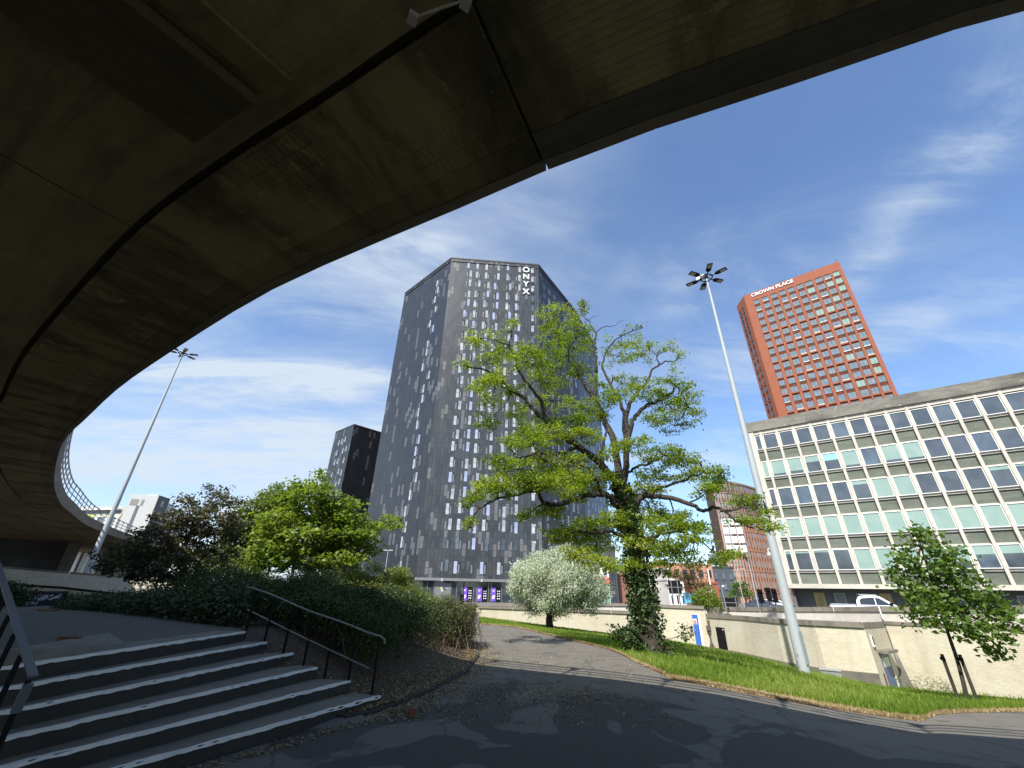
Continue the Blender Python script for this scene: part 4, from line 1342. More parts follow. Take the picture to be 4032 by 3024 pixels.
# ground floor
mb = MB()
FF.box(mb, -.1, FF.L + .05, 3.05, 3.445, -.1, .25)
mb.build('canopy_band', GREYM, onyx)
mb = MB(); FF.box(mb, 0.05, FF.L - .05, -.2, 3.045, -.62, -.5); FR.box(mb, 0, FR.L, -.2, 3.44, -.1, 0.0); FL.box(mb, 0, FL.L - .6, -.2, 3.44, -.9, -.8); mb.build('shopfront_glass', GLASS, onyx)
mb = MB()
for t_ in (-7.9, -6.95, -5.85, -3.05, -2.15, -1.22, .62, 1.2, 3.08, 3.55, 5.25, 7.4, 9.5, 11.9):
    mb = MB(); FF.box(mb, t_ + 8.94, t_ + 9.04, -.1, 3.045, -.499, -.40); mb.build('mullion', GREYM, onyx)
mb = MB(); FF.box(mb, 8.99 - 5.75, 8.99 - 3.15, .1, 2.72, -.499, -.42); ed = mb.build('double_door', plain('door_grey', (.15, .155, .16), .5), onyx)
for (ta, za, w_, h_, cc) in ((-4.8, 1.75, .28, .35, (.6, .5, .08)), (-4.15, 1.85, .4, .22, (.75, .75, .75)), (-4.6, 1.5, .22, .2, (.8, .8, .8))):
    mb = MB(); FF.box(mb, 8.99 + ta, 8.99 + ta + w_, za, za + h_, -.419, -.412); mb.build('notice', plain('notice_%d' % int(cc[2] * 100), cc, .5), ed)
PURP = plain('purple_poster', (.17, .07, .52), .45)
for (ta, tb2, tc_, td) in ((-1.14, -.42, -.36, .55), (1.25, 2.03, 2.1, 3.0), (3.62, 4.30, 4.36, 5.2)):
    mb = MB(); FF.box(mb, 8.99 + ta, 8.99 + tb2, .18, 2.2, -.499, -.44); po = mb.build('poster', PURP, onyx)
    mb = MB()
    for (zz_, ww) in ((1.75, .5), (1.62, .42)):
        FF.box(mb, 8.99 + ta + .15, 8.99 + ta + .15 + ww * .8, zz_, zz_ + .07, -.439, -.434)
    FF.box(mb, 8.99 + ta + .12, 8.99 + ta + .5, .55, .8, -.439, -.434); FF.box(mb, 8.99 + ta + .2, 8.99 + ta + .6, .82, 1.05, -.439, -.434)
    mb.build('poster_print', plain('poster_white', (.75, .72, .82), .5), po)
    mb = MB(); FF.box(mb, 8.99 + tc_, 8.99 + td, .1, 2.2, -.499, -.45); gd = mb.build('glass_door', BLACKP, onyx)
    mb = MB()
    for r_ in range(4):
        for c_ in range(2):
            FF.box(mb, 8.99 + tc_ + .2 + .3 * c_, 8.99 + tc_ + .36 + .3 * c_, .5 + .36 * r_, .66 + .36 * r_, -.449, -.444)
    mb.build('door_print', plain('poster_white', (.75, .72, .82), .5), gd)
for t_ in (-4.6, 1.9):
    mb = MB(); p = FF.pt(8.99 + t_, 3.0, .4); mb.cbox(p, .36, .3, .38, 0.08); mb.build('floodlight', GALV, onyx)

# smaller dark tower behind, left
SA, SB, SCn = (-49.4, 110.3), (-42.0, 103.8), (-30.5, 116.0)
ST = 40.7
st_ = thing('tower_block', 'smaller dark panelled tower left of the tall one, one face shaded nearly black', 'tower', (SB[0], SB[1], 0))
G1, G2 = Face(SA, SB), Face(SB, SCn)
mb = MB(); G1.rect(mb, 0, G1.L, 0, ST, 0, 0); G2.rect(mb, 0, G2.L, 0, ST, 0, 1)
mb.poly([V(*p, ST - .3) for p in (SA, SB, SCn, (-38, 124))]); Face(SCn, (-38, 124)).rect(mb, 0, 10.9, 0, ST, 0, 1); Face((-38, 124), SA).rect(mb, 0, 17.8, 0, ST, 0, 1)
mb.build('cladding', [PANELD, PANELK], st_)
mb = MB(); G1.box(mb, 0, G1.L - .1, ST, ST + .3, -.3, .08); G2.box(mb, 0, G2.L, ST, ST + .3, -.3, .08); mb.build('roof_edge', DGREY, st_)
rs = random.Random(3)
for i in range(12):
    z = ST - 3.6 - 2.9 * i
    ts = rs.sample([2.6, 4.2, 5.8, 7.4], 3)
    for t_ in ts:
        o = bpy.data.objects.new('window', onyx_window_mesh(True, CURT, True)); link(o, st_, G1.mat(t_, z + rs.choice((-.3, 0, .3)), 0) @ Matrix.Diagonal((.8, 1, .8, 1)))

# ------------------------------------------------------------------ white office block
NW, DW = 37.6, 59.35
def wp(t): return (DW * math.sin(R(NW)) + t * math.cos(R(NW)), DW * math.cos(R(NW)) - t * math.sin(R(NW)))
FW = Face(wp(-6.35), wp(41))
T0W = 6.35
STONE = concrete('rough_stone', (0.19, 0.178, 0.15), (0.07, 0.065, 0.055), uv=True, stain=.8, blotch=.7)
SPAN = concrete('spandrel_stone', (0.135, 0.15, 0.122), (0.07, 0.083, 0.064), uv=True, stain=.8, blotch=.5)
FINM = concrete('fin_concrete', (0.50, 0.465, 0.395), (0.33, 0.30, 0.25), stain=.3)
ofc = thing('office_block', 'white grid fronted office block with mint blinds and rough stone roof edge', 'office building', (*wp(0), 0))
mb = MB()
FW.rect(mb, 0.55, FW.L, 3.0, 20.9, -.34)
mb.build('spandrels', SPAN, ofc)
mb = MB()
FW.box(mb, -.05, FW.L, 20.85, 22.12, -.3, .22)
mb.build('roof_fascia', STONE, ofc)
mb = MB()
FW.box(mb, 0.0, .55, 2.55, 20.845, -13, .12)
mb.build('end_wall', FINM, ofc)
mb = MB()
b0, b1 = FW.pt(0.3, 0, -13), FW.pt(FW.L, 0, -13)
mb.poly([FW.pt(0, 20.9, -.3), FW.pt(FW.L, 20.9, -.3), FW.pt(FW.L, 20.9, -13), FW.pt(0, 20.9, -13)])
mb.poly([FW.pt(FW.L, 0, -.35), FW.pt(FW.L, 0, -13), FW.pt(FW.L, 21, -13), FW.pt(FW.L, 21, -.35)])
mb.poly([FW.pt(0, 0, -13), FW.pt(FW.L, 0, -13), FW.pt(FW.L, 21, -13), FW.pt(0, 21, -13)])
mb.poly([FW.pt(0, 2.6, .1), FW.pt(FW.L, 2.6, .1), FW.pt(FW.L, 2.6, -1.7), FW.pt(0, 2.6, -1.7)])
mb.build('shell', SPAN, ofc)
FT = [T0W - 5.0 + 1.783 * k for k in range(0, 26)]
for t_ in FT:
    mb = MB(); FW.box(mb, t_ - .13, t_ + .13, 3.02, 20.845, -.335, .06); mb.build('fin', FINM, ofc)
ROWS = [(18.42, 20.30), (14.86, 16.85), (11.38, 13.45), (7.86, 9.92), (4.36, 6.42)]
mb = MB()
mb2 = MB()
FW.box(mb, .56, FW.L, 20.42, 20.84, -.335, .02)
for (a, b2) in ROWS:
    bays = [.56] + FT + [FW.L]
    for k in range(len(bays) - 1):
        ta, tb2 = (bays[k] + (.151 if k else 0)), bays[k + 1] - .151
        FW.box(mb2, ta, tb2, a - .22, a - .002, -.335, -.20)
        if b2 < 20:
            FW.box(mb2, ta, tb2, b2 + .002, b2 + .13, -.335, -.24)
mb.build('lintel', FINM, ofc); mb2.build('sill_bands', FINM, ofc)
mb = MB(); FW.box(mb, -.02, FW.L, 2.58, 3.015, -.32, .30); mb.build('white_band', WHITE if False else FINM, ofc)
BL = [[0, 0, 0, 0, 0, 0, 0, 0, 0, 0, 0, 0, 0, 0, 0, 0, .2, 0, 0],
      [1, .85, .8, .38, .42, .86, 0, .85, .87, 0, 0, 0, 0, 0, .3, 0, 0, 0, 0],
      [0, 0, 0, 0, 0, .22, 1, 1, 0, 0, 0, .18, .1, 0, 0, .3, 0, 0, 0],
      [1, 1, 1, 1, 1, 1, 1, 1, 1, 1, 1, 1, 1, 1, 1, .6, 1, 1, 1],
      [.15, .12, .10, .05, 1, 1, 1, .9, .7, .4, .38, .5, .36, .4, 1, .5, .4, .3, 1]]
wm = {}
for r_, (a, b2) in enumerate(ROWS):
    bays = [.56] + FT
    for k in range(19):
        ta = bays[k] + (.151 if k else 0.0); tb2 = bays[k + 1] - .151
        wv, hv = tb2 - ta, b2 - a
        key = (round(wv, 2), r_)
        if key not in wm:
            mb = MB()
            for q in ((0, 0, .07, hv), (wv - .07, 0, .07, hv), (.07, 0, wv - .14, .07), (.07, hv - .07, wv - .14, .07)):
                mb.box(V(q[0], .05, q[1]), V(q[2], 0, 0), V(0, .09, 0), V(0, 0, q[3]))
            me = bpy.data.meshes.new('window'); me.from_pydata(mb.v, [], mb.f); me.materials.append(plain('window_frame_white', (.66, .65, .61), .45)); me.update()
            wm[key] = me
        o = bpy.data.objects.new('window', wm[key]); link(o, ofc, FW.mat(ta, a, 0))
        f_ = BL[r_][k]
        hb_ = (hv - .14) * f_
        if f_ < 1:
            mb = MB(); FW.box(mb, ta + .07, tb2 - .07, a + .07, b2 - .07 - hb_, -.12, -.115)
            mb.build('pane', GLASSO if (r_ * 7 + k * 3) % 5 else GLASSB, o)
        if f_ > 0:
            mb = MB(); FW.box(mb, ta + .07, tb2 - .07, b2 - .07 - hb_ + .003, b2 - .07, -.118, -.112)
            mb.build('blind', BLINDB if (r_ == 1 and k == 4) else BLIND, o)
mb = MB(); FW.rect(mb, 0.4, FW.L, -.1, 2.6, -1.5); FW.box(mb, 0.3, .5, -.1, 2.58, -1.5, -.4); mb.build('ground_floor_wall', plain('plinth_dark', (.10, .105, .10), .7, var=.3, scale=.8), ofc)
mb = MB()
for (ta, cc) in ((-3.9, 1), (-2.2, 0), (-.39, 0), (1.35, 1), (3.15, 0), (5.0, 0), (6.8, 0), (8.6, 0), (10.4, 0), (12.2, 0), (14, 0)):
    t_ = ta * 1.07 + T0W
    m1 = MB()
    if cc:
        FW.box(m1, t_, t_ + .95, .55, 2.2, -1.496, -1.44); bdw = m1.build('boarded_window', plain('plywood', (.42, .32, .14), .7, var=.25, scale=2), ofc)
        m2 = MB()
        for (x0, y0, x1, y1) in ((.2, 1.3, .5, 1.75), (.5, 1.75, .75, 1.2), (.3, .9, .7, 1.05), (.45, .7, .5, 1.5), (.15, 1.0, .35, 1.2)):
            A, B2 = FW.pt(t_ + x0, y0, -1.437), FW.pt(t_ + x1, y1, -1.437)
            m2.tube([A, B2], .022, 4)
        m2.build('graffiti', BLACKP, bdw)
    else:
        for q in ((0, .5, .06, 1.68), (.89, .5, .06, 1.68), (.06, 2.12, .83, .06)):
            FW.box(m1, t_ + q[0], t_ + q[0] + q[2], q[1], q[1] + q[3], -1.496, -1.42)
        wf = m1.build('ground_window', plain('window_frame_grey', (.42, .43, .42), .5), ofc)
        m2 = MB(); FW.box(m2, t_ + .06, t_ + .89, .5, 2.12, -1.496, -1.46); m2.build('pane', plain('mesh_grey', (.17, .18, .175), .5), wf)
for (ta, z0) in ((5.1, 1.1), (9.9, .8)):
    t_ = ta + T0W - .9
    m2 = MB(); FW.box(m2, t_, t_ + .55, z0, z0 + .5, -1.496, -1.47); m2.build('poster', WHITE, ofc)
bx = MB(); FW.box(bx, T0W + 4.45, T0W + 4.8, 2.35, 2.62, .31, .5); bx.build('security_light', BLACKP, ofc)
mb = MB()
q = FW.pt(0, 6.6, .2)
mb.tube([q, q + FW.e * -.7 + V(0, 0, .25), q + FW.e * -1.0 + V(0, 0, .0), q + FW.e * -1.0 + V(0, 0, -.35)], .05, 6)
mb.cbox(q + FW.e * -1.0 + V(0, 0, -.62), .3, .3, .28)
mb.build('wall_lamp', WHITE, ofc)

# ------------------------------------------------------------------ red brick tower
NC, DC = 40.5, 140.0
def cp(t): return (DC * math.sin(R(NC)) + t * math.cos(R(NC)), DC * math.cos(R(NC)) - t * math.sin(R(NC)))
def brickfar(name, a, b_, sc=.35):
    m, t, b = newmat(name)
    c = mix(t, noise(t, sc, 6, .6), a, b_)
    c = mix(t, ramp(t, noise(t, 5, 3, .8), [(.35, 0), (.75, .55)]), c, tuple(x * .6 for x in a))
    t.links.new(c, b.inputs['Base Color']); b.inputs['Roughness'].default_value = .85
    return m
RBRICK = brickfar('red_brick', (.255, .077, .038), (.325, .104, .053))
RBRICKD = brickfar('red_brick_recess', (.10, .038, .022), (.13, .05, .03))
LA = 140 / 100.0
cl = pol(34.03, 104.05 * LA)
FC = Face(cp(-9.3 * LA), cp(10.2 * LA)); FCL = Face(cl, cp(-9.3 * LA))
CT = 96.2
crown = thing('tower_block', 'tall orange red brick tower with white CROWN PLACE lettering near its roof', 'tower', (*cp(0), 0))
mb = MB()
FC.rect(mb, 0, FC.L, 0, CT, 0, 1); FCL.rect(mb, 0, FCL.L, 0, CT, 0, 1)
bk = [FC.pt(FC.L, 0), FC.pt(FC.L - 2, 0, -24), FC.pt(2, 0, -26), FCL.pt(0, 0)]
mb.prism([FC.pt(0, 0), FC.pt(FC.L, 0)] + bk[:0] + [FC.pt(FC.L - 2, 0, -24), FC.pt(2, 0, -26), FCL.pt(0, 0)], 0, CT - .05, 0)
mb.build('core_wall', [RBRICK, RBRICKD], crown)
cols = [(-7.62, -6.4), (-5.83, -4.43), (-3.9, -2.58), (-2.09, -.82), (-.36, .96), (1.46, 2.72), (3.06, 4.5), (5.01, 6.44), (6.7, 7.97), (8.35, 9.56)]
cols = [((a + 9.3) * LA, (b2 + 9.3) * LA) for a, b2 in cols]
edges_ = [0.0] + [x for c in cols for x in c] + [FC.L]
mb = MB()
for k in range(0, len(edges_), 2):
    FC.box(mb, edges_[k], edges_[k + 1], 0, CT - 3.2, .004, .30)
FC.box(mb, 0, FC.L, CT - 3.195, CT, .004, .30)
mb.build('piers', RBRICK, crown)
def cz(z): return 1.6 + (z - 1.6) * LA
bands = [cz(57.33 - 4.06 * k) for k in range(14)]
mb = MB()
for z in bands:
    if z > 2:
        for (a, b2) in cols:
            FC.box(mb, a + .003, b2 - .003, z - .22, z + .22, .004, .26)
mb.build('floor_bands', RBRICK, crown)
wins = []
zc = [cz(66.3 - 2.035 * k) for k in range(32)]
for i, z in enumerate(zc):
    if z < 3: continue
    for k, (a, b2) in enumerate(cols):
        wins.append((z, a, b2, k))
wins.sort(key=lambda q: (-q[0]))
vis = [q for q in wins][:210]
cwm = {}
rc = random.Random(9)
far_ = MB()
cnt = 0
for (z, a, b2, k) in wins:
    pm = rc.choice((GLASSB, GLASSB, GLASSB, CURTC)) if False else rc.choice((0, 0, 0, 1 if k > 5 else 0, 2))
    key = (k, pm)
    if key not in cwm:
        m1 = MB()
        wv = b2 - a - .1
        m1.box(V(.05, -.10, -.85), V(wv, 0, 0), V(0, .04, 0), V(0, 0, 1.75), 0)
        m1.box(V(.05, -.14, -.9), V(.06, 0, 0), V(0, .03, 0), V(0, 0, 1.85), 1); m1.box(V(.05 + wv * .5, -.14, -.9), V(.05, 0, 0), V(0, .03, 0), V(0, 0, 1.85), 1)
        m1.box(V(.05 + wv - .06, -.14, -.9), V(.06, 0, 0), V(0, .03, 0), V(0, 0, 1.85), 1)
        if pm == 2:
            m1.box(V(.12, -.125, -.78), V(wv - .14, 0, 0), V(0, .02, 0), V(0, 0, .16), 2)
        me = bpy.data.meshes.new('window'); me.from_pydata(m1.v, [], m1.f)
        for x in ((GLASSC if pm != 1 else BLIND), DGREY, WHITE): me.materials.append(x)
        me.polygons.foreach_set('material_index', m1.mi); me.update(); cwm[key] = me
    if cnt < 100:
        o = bpy.data.objects.new('window', cwm[key]); link(o, crown, FC.mat(a, z, 0)); cnt += 1
    else:
        add_mesh(far_, cwm[key], FC.mat(a, z, 0), {0: (0 if pm != 1 else 1), 1: 2, 2: 3})
o = far_.build('window_rows', [GLASSC, BLIND, DGREY, WHITE], crown); o['kind'] = 'stuff'
mb = MB(); mg = MB()
QL = FCL.L
for (a, b2) in ((0, .10 * QL), (.36 * QL, .44 * QL), (.70 * QL, QL)):
    FCL.box(mb, a, b2, 0, CT - 3.2, .004, .16)
FCL.box(mb, 0, FCL.L, CT - 3.19, CT, .004, .16)
for z in bands + [cz(61.4), cz(65.5)]:
    for (a, b2) in ((.10 * QL, .36 * QL), (.44 * QL, .70 * QL)):
        FCL.box(mb, a, b2, z - .25, z + .25, .004, .14); FCL.box(mg, a + .15, b2 - .15, z - 2.3, z - .6, .02, .06); FCL.box(mg, a + .15, b2 - .15, z + .6, z + 2.3, .02, .06)
mb.build('side_piers', RBRICK, crown); mg.build('side_glazing', GLASS, crown)
lt = text_mesh('lettering', 'CROWN PLACE', 1.75, WHITE, crown, face_text_mat(FC, (-3.25 + 9.3) * LA, 95.0, .45), .10, .03)
xs_ = [v.co.x for v in lt.data.vertices]; k_ = 12.5 / (max(xs_) - min(xs_))
lt.data.transform(Matrix.Diagonal((k_, 1, 1, 1)))
mb = MB()
for t_ in (.4, 11.5, 20, 26.6):
    p = FC.pt(t_, CT, .1); mb.tube([p, p + V(0, 0, .9)], .05, 5); mb.tube([p + V(0, 0, .9), p + FC.e * .6 + V(0, 0, .7)], .05, 5)
mb.build('roof_lights', DGREY, crown)

# ------------------------------------------------------------------ round brick tower
OBRICK = brickfar('orange_brick', (.43, .215, .135), (.50, .27, .18))
DBRICK = brickfar('brown_brick', (.27, .185, .15), (.33, .23, .19))
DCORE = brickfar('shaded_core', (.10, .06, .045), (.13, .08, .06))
rt = thing('round_tower', 'curved orange brick tower wrapped in scaffold with pale panels, behind the tree', 'tower', pol(27, 150))
RP = [(26.15, 150), (26.75, 149.8), (27.35, 150.3), (27.95, 151.5), (28.5, 153.2), (29.05, 155.4), (29.6, 158), (30.1, 161), (30.6, 164.4), (31.1, 168.2), (31.6, 172.5), (32.2, 178)]
P_ = [pol(a, h)[:2] for a, h in RP]
ZT = 35.2
mb = MB()
mb.prism([pol(25.2, 160)[:2]] + P_ + [pol(32, 190)[:2]], 0, ZT - .4, 0)
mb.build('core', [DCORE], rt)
pb, gl, bn = MB(), MB(), MB()
bns = [MB() for _ in range(7)]
wc = 0
for a, b2 in zip(P_[:-1], P_[1:]):
    F = Face(a, b2)
    nb = 2 if F.L < 4.5 else max(2, int(F.L / 1.9))
    bw = F.L / nb
    for j in range(nb):
        for (z0, z1, tgt) in ((0, 23.3, pb), (23.3, ZT, pb)):
            F.box(tgt, j * bw, j * bw + bw * .46, z0, z1 - .002, .004, .14, 0 if z0 == 0 else 1)
        for k in range(12):
            z = 1.2 + 2.85 * k
            F.box(gl, j * bw + bw * .48, (j + 1) * bw - .04, z, z + 1.75, .02, .06, (j + k) % 2)
            F.box(gl, j * bw + bw * .48, j * bw + bw * .60, z, z + 1.75, .061, .075, 2)
    for k in range(7):
        z = 3.0 + 5.7 * k
        if z < ZT:
            F.box(bns[k], 0, F.L, z - .25, z + .12, .004, .19, 0 if z < 23 else 1)
    F.box(bn, 0, F.L, ZT - .6, ZT, .004, .24, 1)
pb.build('piers', [OBRICK, DBRICK], rt); gl.build('glazing', [GLASSB, GLASSC, plain('window_frame_grey', (.42, .43, .42), .5)], rt); bn.build('roof_band', [OBRICK, DBRICK], rt)
for q_ in bns:
    if q_.v: q_.build('floor_band', [OBRICK, DBRICK], rt)
mb = MB()
F = Face(P_[0], P_[2])
for k in range(4):
    for j in range(3):
        F.box(mb, .6 + j * 1.9, 2.2 + j * 1.9, 13.6 + 2.6 * k, 15.6 + 2.6 * k, .42, .5)
        if k < 3: F.box(mb, .55 + j * 1.9, .75 + j * 1.9, 13 + 2.6 * k, 16.2 + 2.6 * k, .42, .56)
mb.build('pale_panels', plain('pale_panel', (.60, .66, .70), .4), rt)
mb = MB()
for j in range(4):
    p = F.pt(.3 + j * 2.0, 0, .9); mb.tube([p, p + V(0, 0, 23)], .035, 5)
for k in range(8):
    mb.tube([F.pt(0, 3 + 2.85 * k, .9), F.pt(F.L, 3 + 2.85 * k, .9)], .03, 5)
mb.build('scaffold', GALV, rt)

# ------------------------------------------------------------------ low buildings beyond the road
def low_building(name, label, cat, a0, h0, a1, h1, z, wallm, depth=12, rows=(), cols_=6, glass=GLASS, base=0.0, win=(.55, .6), trim=None):
    F = Face(pol(a0, h0), pol(a1, h1))
    root = thing(name, label, cat, F.pt(0, 0))
    mb = MB(); mb.prism([F.pt(0, 0), F.pt(F.L, 0), F.pt(F.L, 0, -depth), F.pt(0, 0, -depth)], base, z); mb.build('wall', wallm, root)
    mb = MB(); F.box(mb, -.1, F.L + .1, z + .003, z + .3, -depth, .15); mb.build('roof_edge', trim or wallm, root)
    bw = F.L / cols_
    for (z0, z1) in rows:
        for k in range(cols_):
            t_ = k * bw + bw * (1 - win[0]) / 2
            mb = MB(); F.box(mb, t_, t_ + bw * win[0], z0, z1, .004, .05)
            wn = mb.build('window', glass, root)
            mb = MB(); F.box(mb, t_ - .08, t_ + bw * win[0] + .08, z0 - .14, z0 - .003, .004, .14); mb.build('sill', trim or wallm, wn)
    return root, F
r_, F = low_building('brick_building', 'low orange brick building with grids of dark windows beyond the road', 'building', 18.2, 118, 24.45, 122, 8.5, OBRICK, rows=((5.6, 7.4), (3.0, 4.8), (.6, 2.2)), cols_=7)
r_, F = low_building('brick_building', 'squat red brown brick building in front of the orange one', 'building', 21.9, 104, 24.75, 106, 4.0, RBRICK, rows=(), cols_=2)
mb = MB()
rr_ = random.Random(2)
for k in range(16):
    t_ = .8 + k * .25
    F.box(mb, t_, t_ + rr_.uniform(.06, .2), 2.3, 2.3 + rr_.choice((.25, .25, .4)), .01, .05)
mb.build('faded_lettering', OFFW, r_)
r_, F = low_building('grey_building', 'dark blue grey block squeezed between brick buildings', 'building', 24.35, 128, 26.6, 130, 8.3, plain('slate_blue', (.065, .075, .09), .6), rows=((5.6, 6.9), (3.2, 4.5), (.8, 2.2)), cols_=3, glass=GLASSB, win=(.35, .6))
CONC = concrete('pale_concrete', (.48, .45, .40), (.3, .28, .25), stain=.3)
r_, F = low_building('concrete_building', 'pale concrete two storey building with upright fins behind the trunk', 'building', 14.6, 96, 19.6, 100, 6.4, CONC, rows=((4.1, 5.6), (.2, 2.0)), cols_=5, win=(.85, .8))
mb = MB()
for k in range(34):
    F.box(mb, .2 + k * .26, .28 + k * .26, 2.4, 3.9, .01, .16)
    F.box(mb, .2 + k * .26, .28 + k * .26, 4.1, 5.6, .06, .2)
mb.build('fins', OFFW, r_)
low_building('white_building', 'narrow white rendered house end with small dark windows beside the black sign', 'building', 19.3, 92, 21.1, 93, 4.2, WHITE, rows=((2.8, 3.6), (.2, 1.6)), cols_=3, win=(.3, .8))
r_, F = low_building('shop_building', 'white shop front with red sign and teal glazing right of the silver bush', 'shop', 9.8, 84, 12.55, 84, 6.4, WHITE, rows=((4.6, 5.8),), cols_=3, win=(.5, .8))
mb = MB(); F.box(mb, 1.6, F.L, 3.15, 4.25, .004, .2); mb.build('red_sign', plain('red_sign', (.5, .06, .03), .5), r_)
mb = MB(); F.box(mb, .2, F.L - .1, .1, 2.9, .004, .1); mb.build('teal_glazing', glassmat('teal_glass', (.16, .36, .32), .15, .6), r_)
low_building('dark_building', 'black clad narrow frontage between white shop and brick wall', 'building', 12.6, 80, 13.55, 80, 9, DGREY, rows=((.3, 2.6), (3.2, 5.6)), cols_=1, win=(.6, .8))
low_building('brick_building', 'plain brown red brick wall just left of the ivy covered trunk', 'building', 13.6, 82, 15.0, 83, 4.6, brickfar('plain_brick', (.25, .12, .08), (.30, .15, .10)), rows=(), cols_=1)
low_building('dark_building', 'long unlit building in the gloom beyond the flyover piers', 'building', -66, 96, -44.5, 96, 10.5, plain('gloom_grey', (.05, .05, .055), .7), rows=((.8, 2.6), (3.4, 4.6)), cols_=12, glass=DGREY)

# college building far left
ug = thing('college_building', 'pale grey and white college block with lime band seen over the flyover railing', 'building', pol(-42, 118))
UG = Face(pol(-50, 146), pol(-41.8, 116.8)); UT = Face(pol(-41.9, 116.5), pol(-39.75, 114)); US = Face(pol(-39.75, 114), pol(-38.75, 116.5))
PALE = plain('pale_cladding', (.36, .36, .35), .5, var=.05); LG = plain('light_cladding', (.42, .43, .42), .5, var=.04); SG = plain('slate_cladding', (.10, .11, .125), .5, var=.08)
UL = UG.L
mb = MB(); mb.prism([UG.pt(0, 0), UG.pt(UL, 0), UG.pt(UL, 0, -14), UG.pt(0, 0, -14)], 0, 15.8); mb.build('wing_wall', PALE, ug)
mb = MB(); UG.box(mb, 0, UL - 1.0, 14.95, 15.2, .004, .9); mb.build('eaves', plain('eaves_white', (.62, .62, .60), .5), ug)
mb = MB(); UG.box(mb, 0, UL - 1.2, 14.35, 14.94, .004, .1); mb.build('window_strip', plain('strip_grey', (.16, .16, .17), .5), ug)
for k in range(12):
    mb = MB(); UG.box(mb, UL - 3.0 - k * 2.1, UL - 2.1 - k * 2.1, 14.42, 14.88, .11, .15); mb.build('window', GLASS, ug)
mb = MB(); UG.box(mb, 0, UL - .6, 13.62, 14.34, .004, .2); mb.build('pale_band', plain('cream_band', (.55, .56, .40), .5), ug)
for (a0, a1) in ((7.5, 10.5), (3.0, 4.2)):
    mb = MB(); UG.box(mb, UL - a1, UL - a0, 13.75, 14.22, .201, .25); mb.build('lime_panel', plain('lime_panel', (.42, .50, .06), .5), ug)
for k in range(9):
    mb = MB(); UG.box(mb, UL - 1.5 - k * 2.6, UL - .7 - k * 2.6, 0, 13.6, .004, .35); mb.build('column', plain('eaves_white', (.62, .62, .60), .5), ug)
    mb = MB(); UG.box(mb, UL - 3.25 - k * 2.6, UL - 1.55 - k * 2.6, 0, 13.5, .004, .1); mb.build('glazing', GLASSB, ug)
UR = pol(-38.1, 121)
mb = MB(); mb.prism([UT.pt(0, 0), UT.pt(UT.L, 0), US.pt(US.L, 0), US.pt(US.L, 0, -3), UT.pt(0, 0, -9)], 0, 18.1); mb.build('block_wall', LG, ug)
mb = MB(); US.box(mb, 0.02, US.L, 0, 18.1, .01, .06); mb.build('slate_side', SG, ug)
for (t0_, t1_) in ((.35, 1.75), (2.25, 2.75)):
    mb = MB(); UT.box(mb, t0_, t1_, 15.95, 17.15, .004, .05); mb.build('recess_panel', plain('recess_grey', (.20, .21, .20), .5), ug)
mb = MB(); UT.box(mb, 1.7, 2.25, 0, 15.9, .004, .06); mb.build('slot_window', SG, ug)
mb = MB()
t_c, z_c = US.L * .48, 16.9
mb.poly([US.pt(t_c + x * .45, z_c + y * .45, .075) for x, y in [(-.55, -.9), (.55, -.9), (.7, .2), (.35, .7), (0, 1.15), (-.35, .7), (-.7, .2)]])
US.box(mb, t_c - .45, t_c + .45, z_c - .72, z_c - .58, .062, .075)
em = mb.build('emblem', WHITE, ug)
mb = MB()
for (x0, y0, x1, y1) in ((-.35, -.6, .35, -.45), (-.4, .0, .4, .14), (-.07, -.4, .07, .6)):
    US.box(mb, t_c + x0 * .45, t_c + x1 * .45, z_c + y0 * .45, z_c + y1 * .45, .078, .09)
mb.build('emblem_marks', SG, em)
UB = Face(US.pt(US.L + .03, 0, -.3), UR)
mb = MB(); mb.prism([UB.pt(0, 0), UB.pt(UB.L, 0), UB.pt(UB.L, 0, -8), UB.pt(0, 0, -3)], 0, 17.3); mb.build('rear_wing', LG, ug)
mb = MB(); UB.box(mb, .25, UB.L - .5, 14.6, 16.9, .004, .06); mb.build('side_glazing', GLASSB, ug)
mb = MB(); p = UB.pt(1.2, 17.3, -3); mb.cbox(p, 2.4, 2.0, 1.4); mb.build('roof_plant', plain('plant_white', (.6, .6, .6), .5), ug)

